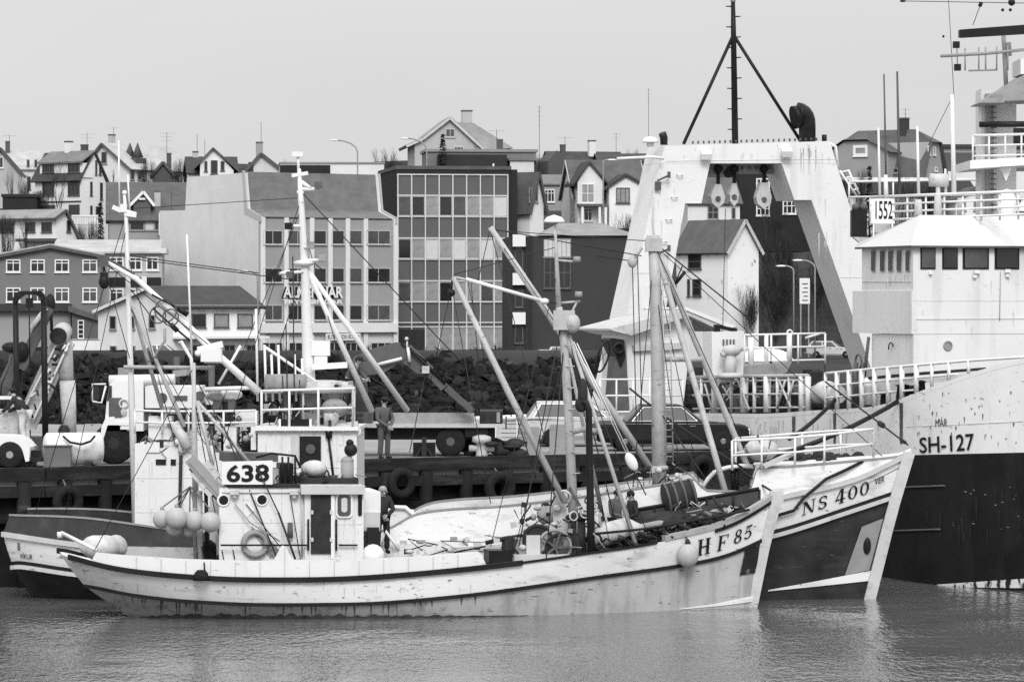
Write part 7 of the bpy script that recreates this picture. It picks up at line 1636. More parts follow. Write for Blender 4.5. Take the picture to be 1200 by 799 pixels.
# mast on the gantry
qb = tq(861.5, 168.5, fG-.9); qt = tq(859, 2, fG-.9)
mb = MB(); mb.tube([qb, qb.lerp(qt, .75), qt], [.12, .1, .075], 10); gm = obj('gantry_mast', mb, M['black'], gan)
for e_ in ((801, 169), (939, 167)): mb = MB(); mb.tube([tq(859.5, 41, fG-.9), tq(*e_, fG-.9)], .06, 8); obj('mast_leg', mb, M['black'], gm)
for k in range(13):
    y = 8+k*12; x = 859+y*.0155; sgn = (-1, 1)[k % 2]; q = tq(x, y, fG-.9); mb = MB(); mb.tube([q, q+u_port*sgn*.28+V((0, 0, .02 if sgn > 0 else 0))], [.03, .018], 5); obj('mast_step', mb, M['black'], gm)
mb = MB(); mb.sph(qt+V((0, 0, .05)), .1); obj('mast_top_lamp', mb, M['grey2'], gm)

# ---- after deck: shelter, winches, rails and clutter
zD = 4.05
fs_ = -24.5
shl = MB(); shl.prism([tq(x, y, fs_) for x, y in ((735, 482), (800, 482), (812, 372), (808, 364), (735, 384))], -u_ship*2.5); shl = obj('net_shelter', shl, M['shipwhite'], tr)
mb = MB(); mb.prism([tq(x, y, fs_+.5) for x, y in ((716, 387), (716, 385), (808, 361), (864, 383), (864, 388), (848, 389), (808, 370), (740, 393))][::-1], -u_ship*3.4); obj('shelter_roof', mb, M['grey1'], shl)
mb = MB(); mb.prism([tq(x, y, fs_+.55) for x, y in ((806, 360.3), (864, 382.5), (856, 384.5), (800, 362))][::-1], -u_ship*3.5); obj('roof_cap', mb, M['clean'], shl)
mb = MB(); mb.beam(tq(742, 408, fs_+.1), tq(800, 405, fs_+.1), .15, .2); obj('shelter_beam', mb, M['grey1'], shl)
mb = MB(); mb.prism([tq(x, y, fs_+.8) for x, y in ((716, 482), (738, 482), (733, 402), (732, 398), (714, 398), (722, 415))][::-1], -u_ship*.7); dkc = obj('dark_trawl_post', mb, M['grey3'], tr)
mb = MB(); mb.prism([tq(x, y, fs_+.9) for x, y in ((714, 398), (718, 396), (731, 398), (733, 418), (728, 430), (722, 415))][::-1], -u_ship*.9); mb.ring(tq(725, 408, fs_+1.0), u_ship, .16, .05, 14, 6); obj('gallows_sheave', mb, M['black'], dkc)
mb = MB()
for i in range(24): 
    pass
c = tq(706.5, 418, fs_+1.2); rr2 = [c+V((.2*math.cos(a)*.9+.13*math.sin(a), .1*math.cos(a), .5*math.sin(a))) for a in [2*math.pi*k/26 for k in range(27)]]
mb.tube(rr2, .035, 6); mb.tube([rr2[3], rr2[16]], .012, 4); mb.tube([rr2[10], rr2[23]], .012, 4); obj('hoop', mb, M['black'], tr)
fq = -17.2
def dk(x, y, f=fq): return tq(x, y, f)
wb2 = MB(); wb2.prism([dk(x, y) for x, y in ((835, 440), (871, 440), (872, 388), (834, 389))], -u_ship*.8); wc = obj('winch_console', wb2, M['shipwhite'], tr)
mb = MB()
for k in range(4): mb.box(dk(848+4*k, 401, fq+.03), (.05, .05, .18))
obj('console_levers', mb, M['grey3'], wc)
mb = MB(); mb.cyl(dk(856, 440, fq+.5), dk(856, 415, fq+.5), .2, .17, 12); mb.sph(dk(857, 411, fq+.5), (.3, .28, .2)); mb.tube([dk(845, 416, fq+.5), dk(870, 408, fq+.5)], .09, 8); mb.lathe(dk(856, 442, fq+.5), (0, 0, 1), [(0, .45), (.12, .4), (.16, .1)], 14); obj('winch_head', mb, M['grey1'], wc)
mb = MB(); mb.box(dk(840, 386, fq-.2), (.2, .3, .25)); mb.beam(dk(838, 382, fq-.2), dk(862, 387, fq-.2), .3, .1); obj('console_top', mb, M['black'], wc)
def railq(x0, y0, x1, y1, hgt, n, bars, f0=fq, f1=fq, r_=.035, m='clean'):
    for j in range(bars): mb = MB(); mb.tube([tq(x0, y0+hgt*j/max(1, bars-1)*(1 if bars > 1 else 0), f0), tq(x1, y1+hgt*j/max(1, bars-1), f1)], r_, 6); obj('rail_bar', mb, M[m], tr)
    for k in range(n+1):
        t = k/n; a = tq(lerp(x0, x1, t), lerp(y0, y1, t), lerp(f0, f1, t)); b = tq(lerp(x0, x1, t), lerp(y0, y1, t)+hgt+4, lerp(f0, f1, t)); mb = MB(); mb.tube([a, b], r_, 6); obj('rail_post', mb, M[m], tr)
railq(872, 392.5, 967, 390.5, 31, 3, 3, -18.6, -18.6); 
mb = MB(); mb.ring(tq(925.5, 390, -18.6), u_ship, .09, .03, 12, 6); obj('rail_ring', mb, M['clean'], tr)
for x0, y0, x1, y1, r_ in ((925, 391, 925, 424, .09), (898, 392, 898, 430, .07), (880, 395, 880, 430, .1), (944, 396, 960, 391, .04)): mb = MB(); mb.tube([tq(x0, y0, -18.6), tq(x1, y1, -18.6)], r_, 8); obj('stanchion', mb, M['clean'], tr)
pl_ = MB(); pl_.prism([tq(x, y , -18.2) for x, y in ((845, 431), (928, 424), (922, 436), (914, 440), (850, 441))][::-1], -u_ship*1.5); obj('work_platform', pl_, M['grey2'], tr)
railq(703, 444.5, 800, 444.5, 38, 5, 3, -19.5, -19.5, .03)
# open frame with many posts at the bulwark
for j, y in enumerate((441, 446, 462, 478)): mb = MB(); mb.tube([tf(812, y+1, .6), tf(947, y-1, .6)], (.06, .035, .035, .03)[j], 6); obj('frame_bar', mb, M['grey1' if j else 'mast'], tr)
for px, r_ in ((822, .05), (838, .12), (857, .05), (872, .13), (884, .06), (899, .12), (911, .05), (925, .05), (940, .11), (947, .09)): mb = MB(); mb.tube([tf(px, 441, .6), tf(px, 483, .6)], r_, 8); obj('frame_post', mb, M['shipwhite'], tr)
for a, b in (((913, 446), (927, 478)), ((920, 446), (911, 478)), ((864, 445), (878, 480)), ((826, 450), (834, 478)), ((930, 446), (922, 475))): mb = MB(); mb.tube([tf(*a, .5), tf(*b, .5)], .035, 5); obj('frame_strut', mb, M['grey1'], tr)
mb = MB(); rg = random.Random(12)
for i in range(120):
    px = rg.uniform(812, 960); py = rg.uniform(436, 482); c = tf(px, py, rg.uniform(1.2, 4.5)); k = rg.random(); r_ = rg.uniform(.05, .16)
    if k < .35: mb.box(c, (r_*2.4, r_*2, r_*2.6), None, 0)
    elif k < .75: mb.tube([c, c+V((rg.uniform(-.6, .6), rg.uniform(-.3, .3), rg.uniform(-.6, .2))), c+V((rg.uniform(-1, 1), 0, rg.uniform(-.5, .5)))], .035, 5, 0 if k < .6 else 1)
    else: mb.sph(c, r_*1.4, 8, 6, 0)
structure(obj('trawl_gear', mb, [M['dark'], M['grey2']], tr), 'stuff')
mb = MB(); mb.prism([T(-24, 3.2, 4.0), T(-11, 3.2, 4.0), T(-11, 3.2, 4.95), T(-24, 3.2, 4.95)], u_port*2.5); obj('dark_casing', mb, M['dark'], tr)
mb = MB(); mb.sph(tf(968, 459, .9), (.42, .4, .34), 16, 10); mb.cyl(tf(955, 462, .9), tf(982, 462, .9), .28, n=14); obj('buoy_drum', mb, M['canvas'], tr)
mb = MB(); mb.lathe(tf(1017, 474, .6), (0, 0, 1), [(0, .14), (.5, .14), (.55, .2), (.7, .18), (.8, .05)], 12); obj('hydrant', mb, M['clean'], tr)
mb = MB()
for px in (1003, 1012): mb.tube([tf(px, 425, .8), tf(px, 470, .8)], .07, 6)
mb.tube([tf(1018, 395, .8), tf(1013, 440, .8)], .05, 6); mb.ring(tf(1006, 424, .8), u_port, .22, .03, 12, 5); obj('valve_pipes', mb, M['grey3'], tr)
for a, b, sag, nm in (((1056, 468, 107.2), (900, 537, 100.5), .15, 'thick black mooring rope sloping down from the trawler rail bollard to NS 400'), ((984, 462, 111.5), (925, 514, 108), .1, 'short black mooring rope on the grey plating left of the long one')):
    A, B_ = P(*a), P(*b); mb = MB(); mb.tube([A.lerp(B_, i/8)-V((0, 0, sag*4*(i/8)*(1-i/8))) for i in range(9)], .07, 6); tag(obj('mooring_rope', mb, M['black']), nm, 'rope')
mb = MB(); A, B_ = P(967, 447, 111.5), P(1064, 521, 100.6); mb.tube([A, B_], .025, 5); mb.tube([A.lerp(B_, .68), A.lerp(B_, .72)], .08, 6); mb.tube([A.lerp(B_, .92), A.lerp(B_, .97)], .05, 6); tag(obj('mooring_wire', mb, M['dark']), 'thin dark wire with shackles running down to the stem head of NS 400', 'wire')
wire(tr, tq(850, 245, fG-.5), tq(846, 430, -20), .014); wire(tr, tq(1011-118, 250, fG), tq(905, 290, fG), .012)

# ================================================================ on the quay
def zq(y): return ZQ
def Qp(px, py, d): return P(px, py, d)
def wheel(parent, c, axis, r, w_, hub='grey2', name='wheel'):
    c = V(c); ax = V(axis).normalized(); mb = MB(); mb.lathe(c-ax*w_/2, ax, [(0, r*.55), (0, r*.9), (w_*.15, r), (w_*.85, r), (w_, r*.9), (w_, r*.55)], 26); o = obj(name, mb, M['rubber'], parent)
    mb = MB(); mb.lathe(c-ax*(w_/2+.004), ax, [(0, r*.22), (.02, r*.5), (.05, r*.56), (w_-.05, r*.56), (w_-.02, r*.5), (w_, r*.2)], 20); h_ = obj('rim', mb, M[hub], o)
    mb = MB()
    for k in range(6): a = k*1.047; u = ax.orthogonal().normalized(); v = ax.cross(u); mb.cyl(c-ax*(w_/2+.02)+(u*math.cos(a)+v*math.sin(a))*r*.36, c-ax*(w_/2-.02)+(u*math.cos(a)+v*math.sin(a))*r*.36, r*.06, n=6)
    obj('wheel_bolts', mb, M['dark'], o); return o
def car(name, label, x, y, ang, m, L_=4.7, wid=1.76, hgt=1.44, kind='saloon', group='cars parked on the quay', z=ZQ, flip=False):
    """flip=False: front toward +x"""
    t = thing(name, label, 'car', (x, y, z), 0, group); ca, sa = math.cos(ang), math.sin(ang); sg = -1 if flip else 1
    def W(a, b, c): a *= sg; return V((x+ca*a-sa*b, y+sa*a+ca*b, z+c))
    h2 = L_/2; hw = wid/2
    # lower body as a loft of sections: (station, bottom, shoulder, deck, half width)
    secs = [(-h2, .42, .72, .80, .80), (-h2+.1, .3, .80, .90, .92), (-h2+.7, .24, .84, .93, 1), (-h2+1.2, .22, .86, .93, 1), (0, .22, .86, .93, 1), (h2-1.55, .22, .86, .93, 1), (h2-.9, .24, .82, .88, .98), (h2-.12, .3, .74, .80, .92), (h2, .44, .66, .72, .84)]
    rows = []
    for a, b0, s1, d1, k in secs:
        w_ = hw*k; rows.append([W(a, -w_*.9, b0), W(a, -w_, b0+.14), W(a, -w_, s1-.04), W(a, -w_*.94, s1+.03), W(a, -w_*.6, d1), W(a, w_*.6, d1), W(a, w_*.94, s1+.03), W(a, w_, s1-.04), W(a, w_, b0+.14), W(a, w_*.9, b0)])
    mb = MB(); mb.grid(rows, 0, False); mb.add(rows[0], [tuple(range(10))]); mb.add(rows[-1], [tuple(range(10))[::-1]]); bd = obj('body', mb, M[m], t)
    if kind == 'saloon': g0, g1, g2, g3 = -h2+.95, -h2+1.5, h2-2.15, h2-1.45
    else: g0, g1, g2, g3 = -h2+.12, -h2+.5, h2-2.1, h2-1.4
    b, tp = .90, hgt; wb_, wt = hw*.93, hw*.74
    V8 = [W(g0, -wb_, b), W(g3, -wb_, b), W(g3, wb_, b), W(g0, wb_, b), W(g1, -wt, tp), W(g2, -wt, tp), W(g2, wt, tp), W(g1, wt, tp)]
    mb = MB(); mb.add(V8, [(0, 1, 5, 4), (1, 2, 6, 5), (2, 3, 7, 6), (3, 0, 4, 7), (4, 5, 6, 7)]); rf = obj('cabin', mb, M[m], bd)
    mid = lambda p, q, t_: p.lerp(q, t_)
    def facewin(nm, p, q, r_, s_, in0, in1, bot, top, mt='carglass', out=.018):
        A = mid(mid(p, q, in0), mid(s_, r_, in0), bot); B_ = mid(mid(p, q, in1), mid(s_, r_, in1), bot); C_ = mid(mid(p, q, in1), mid(s_, r_, in1), top); D_ = mid(mid(p, q, in0), mid(s_, r_, in0), top)
        n = (B_-A).cross(D_-A).normalized(); c = (V8[0]+V8[2])/2
        if n.dot((A+C_)/2-c) < 0: n = -n
        k = MB(); cc = (A+B_+C_+D_)/4; k.prism([cc+(e-cc)*1.06+n*(out*.6) for e in (A, B_, C_, D_)], -n*.02); o = obj('window_trim', k, M['chrome'], rf)
        k = MB(); k.prism([e+n*out for e in (A, B_, C_, D_)], n*.006); obj(nm, k, M[mt], o)
    for (p, q, r_, s_) in ((V8[0], V8[1], V8[5], V8[4]), (V8[3], V8[2], V8[6], V8[7])):
        facewin('side_window', p, q, r_, s_, .07, .47, .1, .86); facewin('side_window', p, q, r_, s_, .52, .93, .1, .86)
    facewin('windscreen', V8[1], V8[2], V8[6], V8[5], .06, .94, .1, .9); facewin('rear_window', V8[0], V8[3], V8[7], V8[4], .06, .94, .1, .9)
    for sy in (-1, 1):
        for a in (-h2+.92, h2-.85): wheel(t, W(a, sy*(hw-.09), .31), V((-sa, ca, 0))*sy*-1, .315, .2, 'chrome')
        mb = MB(); mb.tube([W(-h2+.1, sy*(hw+.005), .86), W(h2-.3, sy*(hw+.005), .845)], .012, 5); obj('trim_strip', mb, M['chrome'], bd)
        for a in (-h2+2.0, -h2+2.95): mb = MB(); mb.beam(W(a, sy*(hw+.02), .79), W(a+.18, sy*(hw+.02), .79), .03, .03); obj('door_handle', mb, M['chrome'], bd)
        mb = MB(); mb.box(W(h2-.06, sy*hw*.66, .62), (.12, .34, .18), Matrix.Rotation(ang, 3, 'Z')); obj('headlight', mb, M['clean'], bd)
        mb = MB(); mb.box(W(-h2+.03, sy*hw*.66, .68), (.08, .36, .16), Matrix.Rotation(ang, 3, 'Z')); obj('tail_light', mb, M['grey3'], bd)
    for a in (-h2-.05, h2+.05): mb = MB(); mb.box(W(a, 0, .45), (.16, wid*.95, .13), Matrix.Rotation(ang, 3, 'Z')); obj('bumper', mb, M['chrome'], bd)
    mb = MB(); mb.box(W(h2+.005, 0, .58), (.05, .7, .26), Matrix.Rotation(ang, 3, 'Z')); obj('grille', mb, M['grey3'], bd)
    return t
car('black_car', 'shiny black saloon car with chrome trim parked at the end of the quay', X(785.5, 117.7), 117.9, R(4), 'black', 4.85)
car('white_car', 'white estate car mostly hidden behind the black saloon on the quay', X(690, 121.5), 121.5, R(2), 'grey1', 4.3, kind='estate')
def town_car(px, d, lab, m, k='estate', L_=4.3, ang=0): car('parked_car', lab, X(px, d), d, ang, m, L_, kind=k, group='cars parked in the town', z=land_z(X(px, d), d)+.05)
town_car(603, 262, 'pale van like car parked on the road in front of the office tower', 'grey1', L_=4.6)
town_car(642, 270, 'dark car parked on the road below the brick building', 'grey3', 'saloon')
town_car(671, 285, 'mid grey car parked right of the dark one below the brick building', 'grey2')
town_car(196, 298, 'pale car standing in the garage opening of the white two storey house', 'grey1', L_=4)
o_ = town_car(975, 322, 'pale estate car on the slope behind the gantry leg', 'grey1', ang=R(-12))
# upturned pale boat on the shore behind the trawler
c = P(898, 385, 300); c.z = land_z(c.x, 300); mb = MB(); mb.grid([[V((c.x+4.4*(u-.5)*1, 300+.9*math.cos(a)*(1-(2*u-1)**2)**.5, c.z+.2+.95*math.sin(a)*(1-abs(2*u-1)**2.5)**.6)) for a in [math.pi*k/8 for k in range(9)]] for u in [i/16 for i in range(17)]]); ub = obj('upturned_boat', mb, M['clean']); tag(ub, 'white upturned dinghy lying on the dark slope behind the trawler rails', 'boat')
mb = MB(); mb.beam((c.x-2, 300, c.z+1.17), (c.x+2, 300, c.z+1.17), .1, .12); obj('keel', mb, M['grey2'], ub)

# white slatted trailer
dT = 123
t = thing('white_trailer', 'long white slatted trailer side behind the lorry, near the dark boulders', 'trailer', PZ(610, ZQ, dT))
for k in range(5): y0 = 492+5.2*k; mb = MB(); a, b = P(556, y0, dT), P(664, y0+4.4, dT); mb.bx(a.x, b.x, dT-.03, dT+.03, b.z, a.z); obj('side_board', mb, M['grey1'], t)
mb = MB(); mb.tube([P(553, 491, dT-.05), P(668, 486.5, dT-.05)], .09, 8); obj('top_rail', mb, M['clean'], t)
for px in (556, 580, 605, 630, 660): mb = MB(); a, b = P(px, 489, dT), P(px+1.6, 518, dT); mb.bx(a.x, b.x, dT-.1, dT-.04, b.z, a.z); obj('side_post', mb, M['clean'], t)
mb = MB(); a, b = P(556, 517, dT), P(664, 520, dT); mb.bx(a.x, b.x, dT-.05, dT+1.9, b.z, a.z); obj('bed', mb, M['grey3'], t)
for px in (600, 626): wheel(t, PZ(px, ZQ+.36, dT+.1), (0, -1, 0), .36, .22)
# bollards and dark heaps at the edge
q = qedge(583)-qn[1]*.9; mb = MB(); mb.lathe(q, (0, 0, 1), [(0, .2), (.1, .17), (.4, .17), (.45, .3), (.6, .28), (.66, .1)], 14); mb.tube([q+V((-.38, 0, .25)), q+V((.38, 0, .25))], .1, 8); tag(obj('mooring_bollard', mb, M['grey1']), 'pale cross headed mooring bollard on the quay edge right of the lorry', 'bollard')
mb = MB(); rg = random.Random(3)
for i in range(26): mb.sph(qedge(rg.uniform(586, 632))-qn[1]*rg.uniform(.6, 2.2)+V((0, 0, rg.uniform(.05, .45))), (rg.uniform(.15, .4), .25, rg.uniform(.06, .18)), 8, 6)
structure(tag(obj('net_pile', mb, M['dark']), 'pile of dark nets lying on the quay beside the bollard', 'net'), 'stuff')
plb = MB(); a = P(644, 502, 115.5); b = P(668, 514, 115.5); plb.bx(a.x, b.x, 115.2, 116.0, ZQ, Z(497, 115.5)); tag(obj('grey_crate', plb, M['grey2']), 'pale grey crate on the quay behind the near boat mast', 'crate')
plb = MB(); 
a = P(620, 0, 115.2); plb.bx(X(618, 115.2), X(632, 115.2), 114.9, 115.6, ZQ, Z(500, 115.2)); tag(obj('grey_crate', plb, M['grey2']), 'smaller grey crate left of the mast on the quay', 'crate')

# lorry with loading crane
dL = 113.2
lo = thing('crane_lorry', 'dark flatbed lorry with grey folding loader crane on the quay', 'lorry', PZ(490, ZQ, dL))
def lb(name, x0, x1, y0, y1, d0, d1, m, parent=lo): mb = MB(); a, b = P(x0, y0, d0), P(x1, y1, d0); mb.bx(a.x, b.x, d0, d1, b.z, a.z); return obj(name, mb, M[m], parent)
bed = lb('flatbed', 430, 592, 496.5, 501, dL-.1, dL+2.3, 'grey1'); lb('side_board', 458, 556, 483.5, 496, dL-.06, dL, 'wood', bed); lb('side_board', 458, 556, 483.5, 496, dL+2.2, dL+2.26, 'wood', bed)
lb('toolbox', 562, 589, 482, 496, dL-.05, dL+2.2, 'dark', bed); lb('box_plate', 582, 586, 483, 495, dL-.09, dL-.055, 'grey2', bed); lb('tail_board', 592, 594, 490, 503, dL, dL+2.2, 'grey3', bed)
lb('chassis', 400, 580, 501.5, 515, dL+.3, dL+1.9, 'black'); lb('side_guard', 545, 572, 501.5, 512, dL+.02, dL+.3, 'black'); lb('fuel_tank', 484, 510, 519, 537, dL+.1, dL+.6, 'black'); lb('mudflap', 567, 570, 506, 532, dL+.1, dL+.6, 'black')
for px in (528,): wheel(lo, PZ(px, ZQ+.45, dL+.18), (0, 1, 0), .45, .28, 'grey3'); wheel(lo, PZ(px, ZQ+.45, dL+2.05), (0, 1, 0), .45, .28, 'grey3')
wheel(lo, PZ(372, ZQ+.45, dL+.18), (0, 1, 0), .45, .28, 'grey3')
cabm = MB(); cabm.prism([P(x, y, dL) for x, y in ((340, 520), (398, 520), (398, 450), (350, 450), (342, 480))], (0, 2.2, 0)); cb_ = obj('cab', cabm, M['grey3'], lo)
lb('side_window', 355, 385, 455, 476, dL-.03, dL-.005, 'glass2', cb_)
mb = MB(); mb.beam(P(497, 538, dL-.1), P(497, 512, dL-.1), .14, .14, up=(0, 1, 0)); mb.box(P(497, 536.5, dL-.1), (.45, .35, .06)); mb.beam(P(484, 539, dL-.1), P(497, 520, dL-.1), .05, .05); mb.beam(P(510, 539, dL-.1), P(497, 520, dL-.1), .05, .05); obj('stabiliser_leg', mb, M['dark'], lo)
cr = MB(); cr.tube([P(421, 497, dL+.9), P(421, 440, dL+.9)], [.3, .24], 12); cr.box(P(421, 490, dL+.9), (.8, 1.6, .4)); cr = obj('crane_column', cr, M['grey3'], lo)
def arm(name, a, b, w0, h0, m, par, d=dL+.5): mb = MB(); mb.beam(P(*a, d), P(*b, d), w0, h0, up=(0, 1, 0)); return obj(name, mb, M[m], par)
dA = dL-.6
mb = MB(); mb.prism([P(x, y, dA) for x, y in ((410, 436), (424, 440), (448, 438), (476, 420), (479, 406), (464, 401), (438, 408), (414, 418))], (0, .35, 0)); a1 = obj('main_boom', mb, M['crane'], cr)
mb = MB(); mb.prism([P(x, y, dA+.03) for x, y in ((464, 401), (482, 405), (508, 431), (501, 440), (488, 437), (469, 422))], (0, .3, 0)); a2 = obj('outer_boom', mb, M['crane'], a1)
mb = MB(); mb.beam(P(496, 428, dA+.1), P(521, 454, dA+.1), .26, .32, up=(0, 1, 0)); a3 = obj('extension', mb, M['crane'], a2)
mb = MB(); mb.beam(P(515, 447, dA+.1), P(554, 482, dA+.1), .19, .2, up=(0, 1, 0)); obj('extension_tip', mb, M['grey3'], a3)
mb = MB(); mb.tube([P(478, 407, dA-.1), P(522, 449, dA-.1)], .05, 6); mb.tube([P(470, 402, dA-.05), P(500, 424, dA-.1)], .035, 6); obj('hydraulic_ram', mb, M['black'], a2)
mb = MB(); mb.tube([P(443, 427, dA-.15), P(471, 420, dA-.15)], .05, 8); mb.tube([P(478, 407, dA-.12), P(480, 424, dA-.12)], .05, 6); obj('hydraulic_ram', mb, M['clean'], a1)
mb = MB(); mb.box(P(499, 433, dA-.05), (.22, .3, .22)); mb.tube([P(477, 400, dA-.1), P(477, 410, dA-.1)], .03, 5); mb.sph(P(476.5, 397, dA-.1), .06); obj('boom_joint', mb, M['grey1'], a3)
wire(a3, P(499, 436, dA), P(480, 530, 110.4), .015)

# left group: bonneted truck, frame, elevator, tank, big white lorry
dJ = 105.6
jt = thing('bonneted_truck', 'white bonneted truck cut by the left edge with dark front wheel', 'truck', PZ(0, ZQ, dJ))
mb = MB(); mb.prism([P(x, y, dJ) for x, y in ((-70, 546), (-2, 546), (-1, 530), (5, 524), (18, 524), (27, 530), (30, 541), (34, 540), (35, 524), (28, 516), (22, 511), (-70, 508))][::-1], (0, 1.5, 0)); obj('bonnet', mb, M['clean'], jt)
mb = MB(); mb.prism([P(x, y, dJ+.1) for x, y in ((-90, 546), (-30, 546), (-22, 508), (-36, 468), (-90, 466))][::-1], (0, 1.5, 0)); cbb = obj('cab', mb, M['white'], jt); mb = MB(); mb.prism([P(x, y, dJ+.06) for x, y in ((-80, 505), (-28, 505), (-40, 474), (-80, 474))][::-1], (0, .03, 0)); obj('side_window', mb, M['glass2'], cbb)
wheel(jt, PZ(12, ZQ+.37, dJ+.06), (0, 1, 0), .37, .24); wheel(jt, PZ(12, ZQ+.37, dJ+1.5), (0, 1, 0), .37, .24)
mb = MB(); mb.bx(X(35, dJ), X(49, dJ), dJ+.1, dJ+1.4, Z(541, dJ), Z(536, dJ)); mb.bx(X(33, dJ), X(46, dJ), dJ+.3, dJ+.5, Z(536, dJ), Z(528, dJ)); obj('bumper', mb, M['black'], jt)
dB2 = 107.4
pb = thing('pump_unit', 'pale grey box with dark machinery on top at the left edge', 'machine', PZ(0, ZQ, dB2)); mb = MB(); mb.bx(X(-40, dB2), X(20.5, dB2), dB2, dB2+1.2, ZQ+.4, Z(479, dB2)); obj('cabinet', mb, M['grey1'], pb)
for px in (-30, 12): wheel(pb, PZ(px, ZQ+.3, dB2-.1), (0, 1, 0), .3, .16)
mb = MB(); mb.bx(X(-30, dB2), X(13, dB2), dB2+.3, dB2+1, Z(479, dB2)+.002, Z(465, dB2)); obj('engine_cover', mb, M['clean'], pb); mb = MB()
for px in (1, 5, 9): mb.cyl(P(px, 479, dB2+.1), P(px, 468, dB2+.1), .07, .06, 8)
obj('valves', mb, M['black'], pb)
# dark lifting frame
dG = 108.4
fr = thing('lifting_frame', 'tall black steel goalpost frame at the left end of the quay', 'frame', PZ(35, ZQ, dG))
mb = MB(); mb.tube([P(18, 348, dG), P(20.5, 545, dG)], .085, 8); obj('frame_leg', mb, M['black'], fr); mb = MB(); mb.tube([P(51, 348, dG), P(53.5, 540, dG)], .09, 8); obj('frame_leg', mb, M['black'], fr)
mb = MB(); mb.prism([P(x, y, dG-.1) for x, y in ((16.5, 356), (16.5, 346), (22, 341), (48, 341), (53, 347), (53, 358), (48, 350), (42, 345.5), (29, 345.5), (22, 351))][::-1], (0, .2, 0)); obj('crosshead', mb, M['black'], fr)
mb = MB(); mb.tube([P(34, 345, dG), P(35, 425, dG)], .02, 5); mb.box(P(34.5, 355, dG), (.2, .15, .28)); obj('hoist_block', mb, M['black'], fr)
# hydraulic crane boom and hose bundle
cn = thing('quay_crane', 'dark inclined crane boom with chain and hose bundle at far left', 'crane', PZ(12, ZQ, 109.5)); d9 = 109.4
mb = MB(); mb.beam(P(24, 432, d9), P(58, 360, d9), .3, .36, up=(0, 1, 0)); obj('boom', mb, M['grey3'], cn); mb = MB(); mb.tube([P(36, 385, d9-.25), P(54, 361, d9-.25)], .07, 7); obj('ram', mb, M['clean'], cn)
mb = MB(); mb.sph(P(59, 356, d9), (.15, .15, .3)); mb.tube([P(60, 364, d9), P(60.5, 388, d9)], .05, 6); obj('chain', mb, M['black'], cn)
mb = MB(); rg = random.Random(2)
for k in range(9): o_ = rg.uniform(-5, 5); mb.tube([P(20+o_, 405+rg.uniform(-4, 6), d9-.2), P(16+o_, 425, d9-.2), P(6+o_*1.4, 450, d9-.1), P(2+o_*1.6, 500, d9)], .06, 6)
obj('hose_bundle', mb, M['grey3'], cn); mb = MB(); mb.sph(P(12, 407, d9-.2), (.25, .2, .16)); mb.sph(P(26, 412, d9-.2), (.2, .2, .3)); obj('swivel', mb, M['black'], cn)
mb = MB(); mb.tube([P(14, 500, d9+.5), P(20, 430, d9+.3)], [.25, .18], 10); mb.bx(X(2, d9), X(30, d9), d9+.1, d9+1.2, ZQ, ZQ+.9); obj('column', mb, M['dark'], cn)
# elevator with drum end and canvas chute
el = thing('conveyor_elevator', 'pale inclined elevator with round drum end and canvas chute', 'conveyor', PZ(50, ZQ, 110.5)); dE = 110.4
mb = MB(); mb.beam(P(30, 498, dE), P(76, 398, dE), .62, .34, up=(0, 1, 0)); obj('trough', mb, M['grey1'], el)
mb = MB(); mb.beam(P(40, 490, dE-.36), P(81, 402, dE-.36), .05, .16, up=(0, 1, 0)); mb.beam(P(25, 485, dE-.36), P(68, 400, dE-.36), .05, .12, up=(0, 1, 0)); obj('side_channel', mb, M['clean'], el)
mb = MB(); mb.cyl(P(68.5, 394, dE-.5), P(74, 388, dE+.5), .27, .27, 20); dr_ = obj('head_drum', mb, M['grey1'], el); mb = MB(); mb.cyl(P(68.4, 394.1, dE-.53), P(68.6, 394, dE-.48), .25, n=20); obj('drum_face', mb, M['dark'], dr_)
mb = MB(); mb.tube([P(77, 400, dE-.1), P(77.5, 440, dE-.1), P(79, 448, dE-.1)], [.2, .22, .2], 12); obj('canvas_chute', mb, M['grey2'], el); mb = MB(); mb.tube([P(79, 446, dE-.1), P(82, 515, dE-.1)], [.24, .2], 12); obj('canvas_chute', mb, M['canvas'], el)
mb = MB(); rg = random.Random(11)
for k in range(26): c = P(36, 485, dE-.42).lerp(P(72, 405, dE-.42), rg.random())+V((rg.uniform(-.2, .2), 0, rg.uniform(-.15, .15))); mb.tube([c, c+V((rg.uniform(-.2, .2), -.03, rg.uniform(-.2, .2)))], rg.uniform(.02, .06), 5, rg.choice([0, 1]))
structure(obj('fittings', mb, [M['dark'], M['clean']], el), 'stuff')
mb = MB(); mb.bx(X(24, dE), X(48, dE), dE-.3, dE+.8, ZQ, ZQ+.7); obj('base', mb, M['grey3'], el)
# tank, crate, bucket
dK = 106.6
tk = thing('steel_tank', 'white cylindrical steel tank lying on the quay with rope loop', 'tank', PZ(85, ZQ, dK)); z0 = ZQ+.49
mb = MB(); mb.lathe(PZ(51, z0, dK), (1, .3, 0), [(0, .1), (.03, .36), (.1, .46), (1.62, .46), (1.68, .36), (1.7, .1)], 26); obj('shell', mb, mat('rusty_white_tank', .72, .5, .1, 2, dirt=.7, dv=.2, ds=2.2, dth=(.52, .7)), tk)
mb = MB(); mb.tube([P(74, 511, dK-.3), P(82, 518, dK-.4), P(95, 520.5, dK-.42), (P(106, 517, dK-.38)), P(111, 511, dK-.2)], .035, 6); obj('rope_loop', mb, M['black'], tk)
for px in (62, 104): mb = MB(); mb.bx(X(px, dK)-.1, X(px, dK)+.1, dK-.4, dK+.7, ZQ, ZQ+.12); obj('chock', mb, M['dark'], tk)
